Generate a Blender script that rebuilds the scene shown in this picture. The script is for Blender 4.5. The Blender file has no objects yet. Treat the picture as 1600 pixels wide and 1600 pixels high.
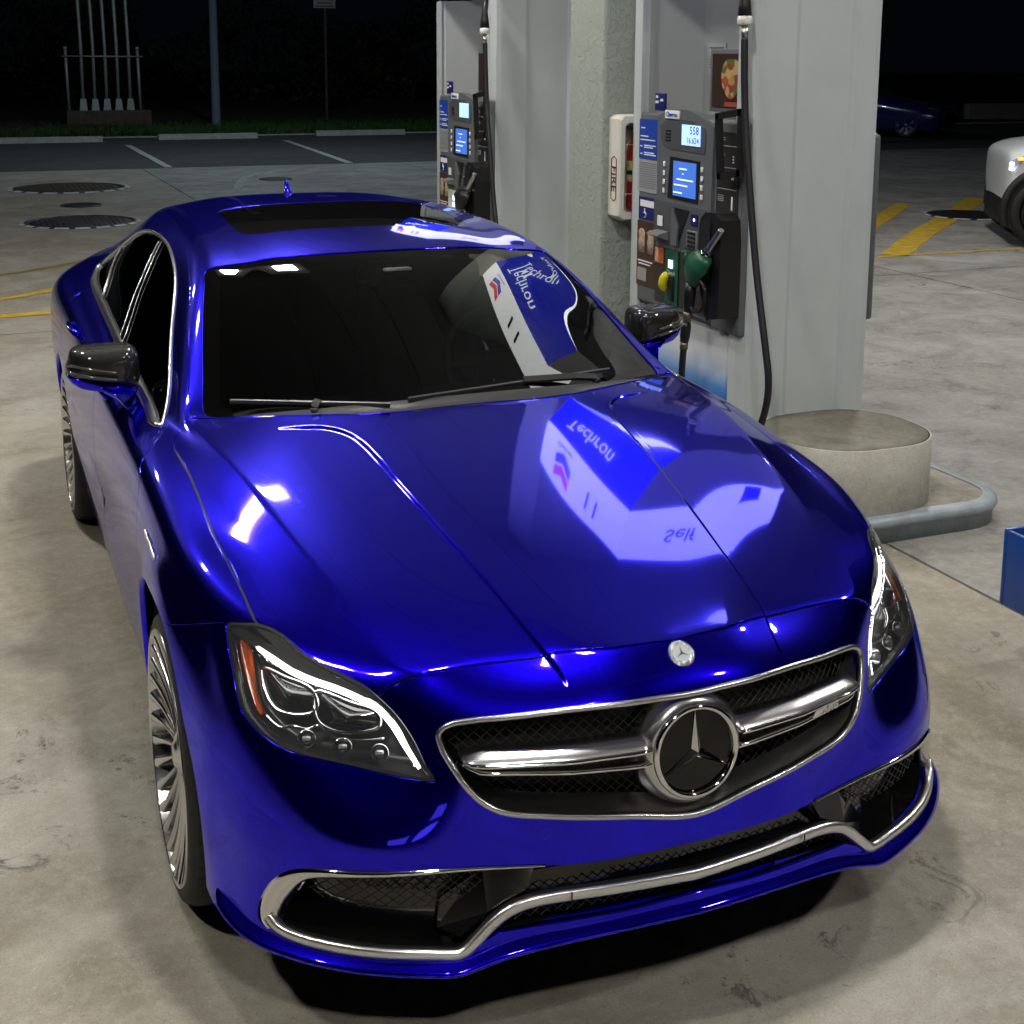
import bpy, bmesh, math, random
import numpy as np
from mathutils import Vector, Matrix
from mathutils.bvhtree import BVHTree

random.seed(7)
np.random.seed(7)
SC = bpy.context.scene
COL = SC.collection

# ------------------------------------------------------------------ camera
CAM_POS = Vector((-1.3106, -3.0637, 1.9882))
YAW, PITCH, ROLL = 0.392537, 0.176870, 0.005951
FPX, CX, CY, RES = 2113.89, 803.0, 465.69, 1600.0
cam_d = bpy.data.cameras.new('camera')
cam_o = bpy.data.objects.new('camera', cam_d)
COL.objects.link(cam_o)
cp, sp, cyw, syw = math.cos(PITCH), math.sin(PITCH), math.cos(YAW), math.sin(YAW)
fwd = Vector((syw * cp, cyw * cp, -sp))
r0 = Vector((cyw, -syw, 0))
u0 = r0.cross(fwd)
rgt = math.cos(ROLL) * r0 + math.sin(ROLL) * u0
upv = -math.sin(ROLL) * r0 + math.cos(ROLL) * u0
mw = Matrix((rgt, upv, -fwd)).transposed().to_4x4()
mw.translation = CAM_POS
cam_o.matrix_world = mw
cam_d.sensor_fit = 'HORIZONTAL'
cam_d.sensor_width = 36.0
cam_d.lens = 36.0 * FPX / RES
cam_d.shift_x = (RES / 2 - CX) / RES
cam_d.shift_y = (CY - RES / 2) / RES
cam_d.clip_start = 0.05
cam_d.clip_end = 500
SC.camera = cam_o

# ------------------------------------------------------------------ night sky
world = bpy.data.worlds.new('World')
SC.world = world
world.use_nodes = True
wn = world.node_tree
bg = wn.nodes['Background']
bg.inputs['Color'].default_value = (0.10, 0.13, 0.20, 1)
bg.inputs['Strength'].default_value = 0.010

SC.view_settings.view_transform = 'Standard'
SC.view_settings.look = 'None'
SC.view_settings.exposure = 0.0
SC.view_settings.gamma = 1.0
SC.cycles.max_bounces = 6
SC.cycles.diffuse_bounces = 3
SC.cycles.glossy_bounces = 4
SC.cycles.transparent_max_bounces = 12
SC.cycles.caustics_reflective = False
SC.cycles.caustics_refractive = False
SC.cycles.sample_clamp_indirect = 4.0

# ------------------------------------------------------------------ helpers
MATS = {}


def _sock(b, n, v):
    if n in b.inputs:
        b.inputs[n].default_value = v


def mat(name, col=(.5, .5, .5), rough=.5, metal=0., coat=0., spec=.5, emit=None, estr=0., bump=0., bscale=200.,
        var=0., vscale=6., trans=0., ior=1.45, coat_rough=.03, objspace=True):
    if name in MATS:
        return MATS[name]
    m = bpy.data.materials.new(name)
    m.use_nodes = True
    nt = m.node_tree
    b = nt.nodes['Principled BSDF']
    _sock(b, 'Base Color', (*col, 1))
    _sock(b, 'Roughness', rough)
    _sock(b, 'Metallic', metal)
    _sock(b, 'Coat Weight', coat)
    _sock(b, 'Coat Roughness', coat_rough)
    _sock(b, 'Specular IOR Level', spec)
    _sock(b, 'Transmission Weight', trans)
    _sock(b, 'IOR', ior)
    if emit:
        _sock(b, 'Emission Color', (*emit, 1))
        _sock(b, 'Emission Strength', estr)
        if estr < 20:
            m.cycles.emission_sampling = 'NONE'
    if bump or var:
        tc = nt.nodes.new('ShaderNodeTexCoord')
    if var:
        nz = nt.nodes.new('ShaderNodeTexNoise')
        nz.inputs['Scale'].default_value = vscale
        nz.inputs['Detail'].default_value = 6
        nz.inputs['Roughness'].default_value = .65
        nt.links.new(tc.outputs['Object'], nz.inputs['Vector'])
        mr = nt.nodes.new('ShaderNodeMapRange')
        mr.inputs['From Min'].default_value = .3
        mr.inputs['From Max'].default_value = .7
        mr.inputs['To Min'].default_value = 1 - var
        mr.inputs['To Max'].default_value = 1 + var
        nt.links.new(nz.outputs['Fac'], mr.inputs['Value'])
        mx = nt.nodes.new('ShaderNodeVectorMath')
        mx.operation = 'SCALE'
        mx.inputs[0].default_value = col
        nt.links.new(mr.outputs['Result'], mx.inputs['Scale'])
        nt.links.new(mx.outputs['Vector'], b.inputs['Base Color'])
    if bump:
        n2 = nt.nodes.new('ShaderNodeTexNoise')
        n2.inputs['Scale'].default_value = bscale
        n2.inputs['Detail'].default_value = 4
        nt.links.new(tc.outputs['Object'], n2.inputs['Vector'])
        bp = nt.nodes.new('ShaderNodeBump')
        bp.inputs['Strength'].default_value = bump
        bp.inputs['Distance'].default_value = .01
        nt.links.new(n2.outputs['Fac'], bp.inputs['Height'])
        nt.links.new(bp.outputs['Normal'], b.inputs['Normal'])
    MATS[name] = m
    return m


def empty(name, loc=(0, 0, 0), rz=0., label=None, cat=None, group=None):
    o = bpy.data.objects.new(name, None)
    o.empty_display_size = .2
    COL.objects.link(o)
    o.location = loc
    o.rotation_euler = (0, 0, rz)
    tag(o, label, cat, group)
    return o


def tag(o, label=None, cat=None, group=None, kind=None):
    if label:
        o['label'] = label
    if cat:
        o['category'] = cat
    if group:
        o['group'] = group
    if kind:
        o['kind'] = kind
    return o


def raw(name, verts, faces, m, parent=None, smooth=False, normals=None):
    me = bpy.data.meshes.new(name)
    me.from_pydata([tuple(map(float, v)) for v in verts], [], [tuple(map(int, f)) for f in faces])
    me.update()
    if smooth or normals is not None:
        me.polygons.foreach_set('use_smooth', [True] * len(me.polygons))
    if normals is not None:
        me.normals_split_custom_set_from_vertices([tuple(map(float, n)) for n in normals])
    return link(name, me, m, parent)


def link(name, me, m, parent=None):
    o = bpy.data.objects.new(name, me)
    COL.objects.link(o)
    if m is not None:
        for mm in (m if isinstance(m, (list, tuple)) else [m]):
            me.materials.append(mm)
    if parent is not None:
        o.parent = parent
    return o


class MB:
    """collects shapes into one mesh"""

    def __init__(self):
        self.v, self.f, self.mi, self.sm = [], [], [], []

    def add(self, verts, faces, mi=0, smooth=False):
        o = len(self.v)
        self.v += [tuple(map(float, p)) for p in verts]
        for f in faces:
            self.f.append(tuple(o + i for i in f))
            self.mi.append(mi)
            self.sm.append(smooth)
        return self

    def box(self, c, s, rz=0., mi=0, bev=0., M=None):
        hx, hy, hz = s[0] / 2, s[1] / 2, s[2] / 2
        bm = bmesh.new()
        bmesh.ops.create_cube(bm, size=1)
        bmesh.ops.scale(bm, vec=s, verts=bm.verts)
        if bev > 0:
            bmesh.ops.bevel(bm, geom=bm.edges[:], offset=bev, segments=2, profile=.6, affect='EDGES')
        R = Matrix.Rotation(rz, 3, 'Z') if M is None else M
        vs = [R @ v.co + Vector(c) for v in bm.verts]
        bm.verts.index_update()
        fs = [[v.index for v in f.verts] for f in bm.faces]
        bm.free()
        return self.add(vs, fs, mi, bev > 0)

    def prism(self, poly, a0, a1, axis=2, mi=0, smooth=False):
        """extrude a 2D polygon along an axis (the two other axes in order)"""
        n = len(poly)
        other = [i for i in range(3) if i != axis]
        vs = []
        for a in (a0, a1):
            for p in poly:
                q = [0, 0, 0]
                q[other[0]], q[other[1]], q[axis] = p[0], p[1], a
                vs.append(q)
        fs = [list(range(n)), list(range(2 * n - 1, n - 1, -1))]
        self.add(vs, fs, mi, False)
        self.add(vs, [[i, (i + 1) % n, n + (i + 1) % n, n + i] for i in range(n)], mi, smooth)
        return self

    def tube(self, pts, r, n=8, mi=0, caps=True, closed=False):
        pts = [Vector(p) for p in pts]
        m = len(pts)
        rs = r if isinstance(r, (list, tuple, np.ndarray)) else [r] * m
        vs, fs = [], []
        prev = None
        for i, p in enumerate(pts):
            if closed:
                t = pts[(i + 1) % m] - pts[i - 1]
            else:
                t = pts[min(i + 1, m - 1)] - pts[max(i - 1, 0)]
            t.normalize()
            if prev is None:
                a = Vector((0, 0, 1)) if abs(t.z) < .9 else Vector((1, 0, 0))
                prev = (a - t * a.dot(t)).normalized()
            else:
                prev = (prev - t * prev.dot(t)).normalized()
            b = t.cross(prev)
            for k in range(n):
                an = 2 * math.pi * k / n
                vs.append(p + (prev * math.cos(an) + b * math.sin(an)) * rs[i])
        seg = m if closed else m - 1
        for i in range(seg):
            for k in range(n):
                j = (i + 1) % m
                fs.append([i * n + k, i * n + (k + 1) % n, j * n + (k + 1) % n, j * n + k])
        self.add(vs, fs, mi, True)
        if caps and not closed:
            self.add(vs[:n], [list(range(n - 1, -1, -1))], mi)
            self.add(vs[-n:], [list(range(n))], mi)
        return self

    def lathe(self, prof, c=(0, 0, 0), axis='Z', n=32, mi=0, smooth=True, cap0=True, cap1=True):
        """prof: list of (radius, height)"""
        vs, fs = [], []
        for r, h in prof:
            for k in range(n):
                an = 2 * math.pi * k / n
                a, b = r * math.cos(an), r * math.sin(an)
                q = {'Z': (a, b, h), 'X': (h, a, b), 'Y': (b, h, a)}[axis]
                vs.append((q[0] + c[0], q[1] + c[1], q[2] + c[2]))
        for i in range(len(prof) - 1):
            for k in range(n):
                fs.append([i * n + k, i * n + (k + 1) % n, (i + 1) * n + (k + 1) % n, (i + 1) * n + k])
        self.add(vs, fs, mi, smooth)
        if cap0 and prof[0][0] > 1e-5:
            self.add(vs[:n], [list(range(n - 1, -1, -1))], mi)
        if cap1 and prof[-1][0] > 1e-5:
            self.add(vs[-n:], [list(range(n))], mi)
        return self

    def sweep(self, pts, prof, side, mi=0, smooth=False, closed=False, caps=True):
        """sweep a closed 2D profile (a along side vector, b along tangent x side) along pts; side: list of vectors"""
        pts = [Vector(p) for p in pts]
        m, n = len(pts), len(prof)
        vs, fs = [], []
        for i, p in enumerate(pts):
            t = (pts[(i + 1) % m] - pts[i - 1]) if closed else (pts[min(i + 1, m - 1)] - pts[max(i - 1, 0)])
            t.normalize()
            s = Vector(side[i]) if isinstance(side, list) else Vector(side)
            s = (s - t * s.dot(t)).normalized()
            b = t.cross(s)
            for q in prof:
                vs.append(p + s * q[0] + b * q[1])
        seg = m if closed else m - 1
        for i in range(seg):
            j = (i + 1) % m
            for k in range(n):
                fs.append([i * n + k, i * n + (k + 1) % n, j * n + (k + 1) % n, j * n + k])
        self.add(vs, fs, mi, smooth)
        if caps and not closed:
            self.add(vs[:n], [list(range(n - 1, -1, -1))], mi)
            self.add(vs[-n:], [list(range(n))], mi)
        return self

    def build(self, name, m, parent=None, fix=True):
        me = bpy.data.meshes.new(name)
        me.from_pydata(self.v, [], self.f)
        me.polygons.foreach_set('material_index', self.mi)
        me.polygons.foreach_set('use_smooth', self.sm)
        me.update()
        if fix:
            bm = bmesh.new()
            bm.from_mesh(me)
            bmesh.ops.remove_doubles(bm, verts=bm.verts, dist=1e-6)
            bmesh.ops.recalc_face_normals(bm, faces=bm.faces)
            bm.to_mesh(me)
            bm.free()
        return link(name, me, m, parent)


def spline(pts, n=8, closed=False):
    """Catmull-Rom through points -> list of Vectors"""
    P = [Vector(p) for p in pts]
    m = len(P)
    out = []
    seg = m if closed else m - 1
    for i in range(seg):
        if closed:
            a, b, c, d = P[i - 1], P[i], P[(i + 1) % m], P[(i + 2) % m]
        else:
            a, b, c, d = P[max(i - 1, 0)], P[i], P[i + 1], P[min(i + 2, m - 1)]
        # centripetal
        t0 = 0.
        t1 = t0 + max((b - a).length, 1e-6) ** .5
        t2 = t1 + max((c - b).length, 1e-6) ** .5
        t3 = t2 + max((d - c).length, 1e-6) ** .5
        for k in range(n):
            t = t1 + (t2 - t1) * k / n
            A1 = a * ((t1 - t) / (t1 - t0)) + b * ((t - t0) / (t1 - t0)) if t1 - t0 > 2e-3 else b.copy()
            A2 = b * ((t2 - t) / (t2 - t1)) + c * ((t - t1) / (t2 - t1))
            A3 = c * ((t3 - t) / (t3 - t2)) + d * ((t - t2) / (t3 - t2)) if t3 - t2 > 2e-3 else c.copy()
            B1 = A1 * ((t2 - t) / (t2 - t0)) + A2 * ((t - t0) / (t2 - t0))
            B2 = A2 * ((t3 - t) / (t3 - t1)) + A3 * ((t - t1) / (t3 - t1))
            out.append(B1 * ((t2 - t) / (t2 - t1)) + B2 * ((t - t1) / (t2 - t1)))
    if not closed:
        out.append(P[-1].copy())
    return out
# ================================================================== CAR BODY
# half-car net: stations run from the bottom of the nose over bonnet and roof to the tail, rows from the centre line
# out over the crest and down the flank to the sill and the wheel arch
NET = [
 [(0,-0.89,0.262),(0.14,-0.884,0.262),(0.265,-0.868,0.256),(0.42,-0.84,0.236),(0.55,-0.81,0.22),(0.66,-0.762,0.218),(0.755,-0.692,0.218),(0.838,-0.596,0.217),(0.872,-0.515,0.216),(0.892,-0.462,0.22),(0.902,-0.42,0.226),(0.906,-0.385,0.235)],
 [(0,-0.89,0.31),(0.14,-0.88,0.31),(0.265,-0.862,0.308),(0.42,-0.83,0.3),(0.55,-0.798,0.295),(0.66,-0.752,0.29),(0.755,-0.68,0.288),(0.83,-0.588,0.288),(0.868,-0.51,0.287),(0.89,-0.458,0.286),(0.902,-0.42,0.285),(0.908,-0.392,0.285)],
 [(0,-0.886,0.395),(0.14,-0.876,0.395),(0.265,-0.855,0.395),(0.42,-0.822,0.395),(0.55,-0.789,0.393),(0.66,-0.744,0.39),(0.755,-0.674,0.385),(0.828,-0.583,0.378),(0.866,-0.514,0.37),(0.89,-0.46,0.362),(0.904,-0.424,0.352),(0.911,-0.396,0.345)],
 [(0,-0.878,0.475),(0.14,-0.866,0.478),(0.265,-0.846,0.48),(0.42,-0.806,0.482),(0.55,-0.776,0.484),(0.66,-0.733,0.486),(0.755,-0.668,0.486),(0.828,-0.579,0.482),(0.866,-0.512,0.468),(0.892,-0.452,0.45),(0.907,-0.416,0.432),(0.915,-0.39,0.418)],
 [(0,-0.871,0.6),(0.14,-0.86,0.6),(0.265,-0.842,0.6),(0.42,-0.797,0.598),(0.53,-0.738,0.596),(0.655,-0.668,0.604),(0.755,-0.602,0.618),(0.828,-0.5,0.646),(0.868,-0.448,0.612),(0.895,-0.41,0.572),(0.911,-0.378,0.536),(0.921,-0.354,0.505)],
 [(0,-0.86,0.722),(0.14,-0.853,0.722),(0.265,-0.818,0.716),(0.42,-0.757,0.708),(0.555,-0.682,0.7),(0.655,-0.607,0.7),(0.75,-0.52,0.712),(0.834,-0.405,0.728),(0.872,-0.352,0.69),(0.9,-0.314,0.65),(0.917,-0.29,0.616),(0.928,-0.27,0.59)],
 [(0,-0.778,0.8066),(0.14,-0.757,0.8047),(0.262,-0.702,0.7985),(0.42,-0.672,0.7876),(0.55,-0.64,0.7766),(0.652,-0.56,0.768),(0.745,-0.455,0.79),(0.836,-0.318,0.793),(0.876,-0.262,0.757),(0.906,-0.222,0.725),(0.924,-0.198,0.7),(0.934,-0.18,0.682)],
 [(0,-0.6,0.8396),(0.145,-0.59,0.8389),(0.282,-0.555,0.8393),(0.43,-0.515,0.8367),(0.585,-0.469,0.8342),(0.668,-0.42,0.832),(0.763,-0.33,0.829),(0.852,-0.205,0.832),(0.89,-0.15,0.8),(0.918,-0.11,0.772),(0.934,-0.085,0.75),(0.941,-0.07,0.735)],
 [(0,-0.32,0.8984),(0.158,-0.31,0.8986),(0.317,-0.28,0.8998),(0.48,-0.262,0.8957),(0.632,-0.25,0.8902),(0.712,-0.19,0.878),(0.791,-0.123,0.869),(0.868,-0.055,0.862),(0.905,-0.01,0.825),(0.928,0.03,0.792),(0.94,0.058,0.764),(0.944,0.075,0.736)],
 [(0,-0.02,0.9551),(0.17,-0.015,0.9549),(0.345,0,0.9541),(0.52,0.015,0.9511),(0.681,0.03,0.9467),(0.748,0.068,0.9275),(0.815,0.112,0.906),(0.884,0.16,0.884),(0.914,0.215,0.836),(0.93,0.27,0.77),(0.938,0.31,0.7),(0.94,0.33,0.628)],
 [(0,0.22,0.9973),(0.19,0.23,0.9973),(0.37,0.25,0.9957),(0.55,0.29,0.9931),(0.722,0.31,0.9833),(0.77,0.345,0.964),(0.824,0.378,0.943),(0.893,0.4,0.912),(0.919,0.41,0.85),(0.929,0.42,0.74),(0.93,0.43,0.52),(0.912,0.385,0.24)],
 [(0,0.385,1.0253),(0.2,0.405,1.0258),(0.388,0.46,1.0256),(0.56,0.535,1.0195),(0.738,0.625,1.0015),(0.786,0.655,0.985),(0.826,0.68,0.966),(0.9,0.66,0.925),(0.922,0.64,0.858),(0.93,0.63,0.74),(0.922,0.63,0.48),(0.89,0.62,0.24)],
 [(0,0.8,1.2),(0.2,0.815,1.1975),(0.37,0.86,1.196),(0.53,0.925,1.193),(0.672,1.005,1.192),(0.764,1.02,1.075),(0.838,1.04,0.978),(0.908,1.04,0.93),(0.928,1.04,0.86),(0.934,1.04,0.74),(0.924,1.04,0.48),(0.89,1.04,0.24)],
 [(0,1.25,1.356),(0.2,1.258,1.353),(0.36,1.275,1.346),(0.49,1.3,1.336),(0.606,1.335,1.322),(0.73,1.4,1.155),(0.836,1.42,0.988),(0.912,1.42,0.938),(0.932,1.42,0.865),(0.937,1.42,0.74),(0.926,1.42,0.48),(0.89,1.42,0.24)],
 [(0,1.72,1.416),(0.2,1.72,1.413),(0.36,1.725,1.402),(0.48,1.735,1.386),(0.578,1.75,1.362),(0.716,1.77,1.2),(0.828,1.78,1),(0.908,1.78,0.948),(0.934,1.78,0.87),(0.941,1.78,0.74),(0.93,1.78,0.48),(0.89,1.78,0.24)],
 [(0,2.26,1.43),(0.2,2.26,1.427),(0.35,2.26,1.416),(0.46,2.26,1.398),(0.552,2.26,1.372),(0.704,2.26,1.22),(0.816,2.26,1.012),(0.904,2.26,0.96),(0.936,2.26,0.88),(0.945,2.26,0.74),(0.932,2.26,0.48),(0.89,2.26,0.24)],
 [(0,2.8,1.385),(0.2,2.8,1.383),(0.34,2.8,1.372),(0.44,2.8,1.355),(0.53,2.8,1.328),(0.672,2.8,1.185),(0.796,2.8,1.028),(0.898,2.8,0.97),(0.938,2.8,0.89),(0.948,2.8,0.74),(0.934,2.8,0.48),(0.888,2.8,0.24)],
 [(0,3.35,1.255),(0.2,3.35,1.252),(0.34,3.35,1.242),(0.43,3.35,1.228),(0.52,3.35,1.206),(0.63,3.35,1.13),(0.756,3.34,1.036),(0.884,3.33,0.968),(0.934,3.32,0.885),(0.944,3.32,0.74),(0.926,3.32,0.48),(0.878,3.32,0.25)],
 [(0,3.78,1.098),(0.2,3.78,1.096),(0.34,3.775,1.092),(0.45,3.77,1.086),(0.55,3.76,1.075),(0.64,3.75,1.05),(0.73,3.74,1.012),(0.858,3.72,0.946),(0.908,3.7,0.865),(0.918,3.69,0.74),(0.896,3.69,0.48),(0.846,3.68,0.27)],
 [(0,4.07,1.06),(0.2,4.066,1.056),(0.34,4.055,1.048),(0.45,4.04,1.036),(0.55,4.015,1.018),(0.64,3.985,0.992),(0.722,3.955,0.955),(0.806,3.92,0.9),(0.856,3.88,0.83),(0.87,3.86,0.73),(0.85,3.85,0.48),(0.806,3.84,0.29)],
 [(0,4.1,0.8),(0.2,4.092,0.798),(0.34,4.08,0.794),(0.45,4.06,0.788),(0.55,4.03,0.78),(0.64,3.995,0.768),(0.716,3.965,0.75),(0.78,3.935,0.72),(0.818,3.91,0.68),(0.832,3.89,0.62),(0.822,3.875,0.45),(0.79,3.86,0.3)],
 [(0,4.08,0.4),(0.2,4.072,0.4),(0.34,4.06,0.398),(0.45,4.04,0.396),(0.55,4.015,0.392),(0.64,3.985,0.388),(0.71,3.96,0.382),(0.762,3.935,0.374),(0.792,3.918,0.362),(0.806,3.905,0.35),(0.806,3.895,0.33),(0.786,3.88,0.31)],
]
NS, NR = len(NET), len(NET[0])


def build_body_surface(level=4):
    """Catmull-Clark surface through the net; returns verts, tris, normals, (row, station) per vertex"""
    full = {}
    T = []
    for s in range(NS):
        for r in range(NR):
            full[(s, r)] = len(T)
            T.append(NET[s][r])
    for s in range(NS):
        full[(s, 0, -1)] = full[(s, 0)]
        for r in range(1, NR):
            full[(s, r, -1)] = len(T)
            p = NET[s][r]
            T.append((-p[0], p[1], p[2]))
    T = np.array(T, float)
    idx = lambda s, r: full[(s, r)] if r >= 0 else full[(s, -r, -1)]
    faces, uvs = [], []
    for s in range(NS - 1):
        for r in range(-(NR - 1), NR - 1):
            faces.append([idx(s, r), idx(s, r + 1), idx(s + 1, r + 1), idx(s + 1, r)])
            uvs += [(r, s), (r + 1, s), (r + 1, s + 1), (r, s + 1)]
    me = bpy.data.meshes.new('net')
    me.from_pydata([tuple(t) for t in T], [], faces)
    uvl = me.uv_layers.new(name='rs')
    uvl.data.foreach_set('uv', np.array(uvs, np.float32).ravel())
    # creases
    cr = me.attributes.new('crease_edge', 'FLOAT', 'EDGE')
    key = {}
    for e in me.edges:
        key[tuple(sorted(e.vertices))] = e.index

    def crease(s0, r0_, s1, r1_, w):
        for sg in (1, -1):
            k = tuple(sorted((idx(s0, sg * r0_), idx(s1, sg * r1_))))
            if k in key:
                cr.data[key[k]].value = w
    for s in range(6, 10):
        crease(s, 2, s + 1, 2, .4)
    for s in range(6, 11):
        crease(s, 4, s + 1, 4, .8)
    for s in range(0, 6):
        crease(s, 0, s + 1, 0, .45)
    for s in range(10, 19):
        crease(s, 6, s + 1, 6, .35)
    for s in range(11, 17):
        crease(s, 4, s + 1, 4, .25)
    for r in range(0, 4):
        crease(6, r, 6, r + 1, .7)
        crease(11, r, 11, r + 1, .6)
    ob = bpy.data.objects.new('net', me)
    COL.objects.link(ob)
    md = ob.modifiers.new('s', 'SUBSURF')
    md.levels = md.render_levels = level
    md.uv_smooth = 'NONE'
    md.boundary_smooth = 'PRESERVE_CORNERS'
    md.use_limit_surface = True
    n0 = len(T)
    cur = T.copy()
    for it in range(7):
        md.levels = level if it == 6 else 2
        me.vertices.foreach_set('co', cur.astype(np.float32).ravel())
        me.update()
        dg = bpy.context.evaluated_depsgraph_get()
        dg.update()
        ev = ob.evaluated_get(dg)
        em = ev.to_mesh()
        co = np.empty(len(em.vertices) * 3, np.float32)
        em.vertices.foreach_get('co', co)
        co = co.reshape(-1, 3).astype(float)
        if it < 6:
            cur = cur + (T - co[:n0]) * .9
            ev.to_mesh_clear()
    V = co
    nrm = np.empty(len(V) * 3, np.float32)
    em.vertices.foreach_get('normal', nrm)
    N = nrm.reshape(-1, 3).astype(float)
    nl = len(em.loops)
    lv = np.empty(nl, np.int32)
    em.loops.foreach_get('vertex_index', lv)
    uv = np.empty(nl * 2, np.float32)
    em.uv_layers[0].data.foreach_get('uv', uv)
    uv = uv.reshape(-1, 2)
    RS = np.zeros((len(V), 2))
    RS[lv] = uv
    Q = lv.reshape(-1, 4)
    ev.to_mesh_clear()
    bpy.data.objects.remove(ob)
    tris = np.concatenate([Q[:, [0, 1, 2]], Q[:, [0, 2, 3]]])
    # outward normals
    if (N[:, 2] * (V[:, 2] > 1.3)).sum() < 0:
        N = -N
        tris = tris[:, ::-1]
    return V, tris, N, RS


BV, BT, BN, BRS = build_body_surface(4)
BODY_BVH = BVHTree.FromPolygons([tuple(v) for v in BV], [tuple(map(int, t)) for t in BT], all_triangles=True)


def on_body(p):
    """nearest surface point, its normal and (row, station)"""
    loc, n, fi, d = BODY_BVH.find_nearest(Vector(p))
    t = BT[fi]
    a, b, c = BV[t[0]], BV[t[1]], BV[t[2]]
    M_ = np.stack([b - a, c - a], 1)
    w, *_ = np.linalg.lstsq(M_, np.array(loc) - a, rcond=None)
    u = np.clip(1 - w[0] - w[1], 0, 1)
    rs = u * BRS[t[0]] + w[0] * BRS[t[1]] + w[1] * BRS[t[2]]
    nn = u * BN[t[0]] + w[0] * BN[t[1]] + w[1] * BN[t[2]]
    return np.array(loc), nn / np.linalg.norm(nn), rs
# ------------------------------------------------------------------ car materials
def car_paint():
    m = bpy.data.materials.new('blue_chrome_paint')
    m.use_nodes = True
    nt = m.node_tree
    b = nt.nodes['Principled BSDF']
    out = nt.nodes['Material Output']
    _sock(b, 'Base Color', (.012, .0025, .82, 1))
    _sock(b, 'Metallic', 1.)
    _sock(b, 'Roughness', .05)
    _sock(b, 'Coat Weight', .38)
    _sock(b, 'Coat Roughness', .015)
    c = nt.nodes.new('ShaderNodeBsdfPrincipled')
    _sock(c, 'Base Color', (.009, .0012, .86, 1))
    _sock(c, 'Metallic', 1.)
    _sock(c, 'Roughness', .33)
    _sock(c, 'Coat Weight', .38)
    _sock(c, 'Coat Roughness', .015)
    # fine metallic flake
    tc = nt.nodes.new('ShaderNodeTexCoord')
    vo = nt.nodes.new('ShaderNodeTexVoronoi')
    vo.inputs['Scale'].default_value = 1400
    nt.links.new(tc.outputs['Object'], vo.inputs['Vector'])
    bp = nt.nodes.new('ShaderNodeBump')
    bp.inputs['Strength'].default_value = .05
    bp.inputs['Distance'].default_value = .0006
    nt.links.new(vo.outputs['Distance'], bp.inputs['Height'])
    nt.links.new(bp.outputs['Normal'], c.inputs['Normal'])
    mx = nt.nodes.new('ShaderNodeMixShader')
    mx.inputs[0].default_value = .19
    nt.links.new(b.outputs[0], mx.inputs[1])
    nt.links.new(c.outputs[0], mx.inputs[2])
    nt.links.new(mx.outputs[0], out.inputs['Surface'])
    MATS['blue_chrome_paint'] = m
    return m


def thin_glass(name, tint=(.10, .10, .11), refl=1.0, rough=.0, glare_mix=0.):
    m = bpy.data.materials.new(name)
    m.use_nodes = True
    nt = m.node_tree
    out = nt.nodes['Material Output']
    nt.nodes.remove(nt.nodes['Principled BSDF'])
    tr = nt.nodes.new('ShaderNodeBsdfTransparent')
    tr.inputs['Color'].default_value = (*tint, 1)
    gl = nt.nodes.new('ShaderNodeBsdfGlossy')
    gl.inputs['Roughness'].default_value = rough
    gl.inputs['Color'].default_value = (refl, refl, refl, 1)
    fr = nt.nodes.new('ShaderNodeFresnel')
    fr.inputs['IOR'].default_value = 1.52
    mx = nt.nodes.new('ShaderNodeMixShader')
    nt.links.new(fr.outputs[0], mx.inputs[0])
    nt.links.new(tr.outputs[0], mx.inputs[1])
    nt.links.new(gl.outputs[0], mx.inputs[2])
    if glare_mix:
        df = nt.nodes.new('ShaderNodeBsdfDiffuse')
        df.inputs['Color'].default_value = (.8, .82, .85, 1)
        m3 = nt.nodes.new('ShaderNodeMixShader')
        m3.inputs[0].default_value = glare_mix
        nt.links.new(mx.outputs[0], m3.inputs[1])
        nt.links.new(df.outputs[0], m3.inputs[2])
        mx = m3
    nt.links.new(mx.outputs[0], out.inputs['Surface'])
    MATS[name] = m
    return m


PAINT = car_paint()
GLASS_WS = thin_glass('tinted_windscreen_glass', (.16, .16, .16))
GLASS_SIDE = thin_glass('dark_tinted_glass', (.035, .035, .035))
LENS = thin_glass('clear_lens', (.95, .96, .97), glare_mix=.016)  # whitish diffuse mixed into the lens stands in for lamp glare
CHROME = mat('bright_chrome', (.82, .82, .83), .06, 1.)
SATIN = mat('satin_chrome', (.62, .62, .63), .26, 1.)
BLACKGLOSS = mat('gloss_black_plastic', (.006, .006, .006), .08, 0., coat=.5)
BLACKMATT = mat('matt_black_plastic', (.012, .012, .012), .55)
DARKGREY = mat('dark_grey_trim', (.03, .03, .032), .45)
RUBBER = mat('black_rubber', (.014, .014, .014), .65, bump=.15, bscale=90)

# ------------------------------------------------------------------ cutting the surface into panels


class Surf:
    def __init__(s, V, T, N, D):
        s.V, s.T, s.N, s.D = V, T, N, D   # D: dict of scalar fields

    def compact(s):
        used = np.unique(s.T)
        mp = -np.ones(len(s.V), int)
        mp[used] = np.arange(len(used))
        return Surf(s.V[used], mp[s.T], s.N[used], {k: v[used] for k, v in s.D.items()})


def lerp_add(S, pairs):
    """append midpoint / interpolated vertices: pairs = (i, j, t) arrays"""
    i, j, t = pairs
    t1 = t[:, None]
    V = S.V[i] * (1 - t1) + S.V[j] * t1
    N = S.N[i] * (1 - t1) + S.N[j] * t1
    N /= np.linalg.norm(N, axis=1)[:, None]
    o = len(S.V)
    S.V = np.concatenate([S.V, V])
    S.N = np.concatenate([S.N, N])
    for k in S.D:
        d = S.D[k]
        tt = t if d.ndim == 1 else t1
        S.D[k] = np.concatenate([d, d[i] * (1 - tt) + d[j] * tt])
    return o


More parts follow.
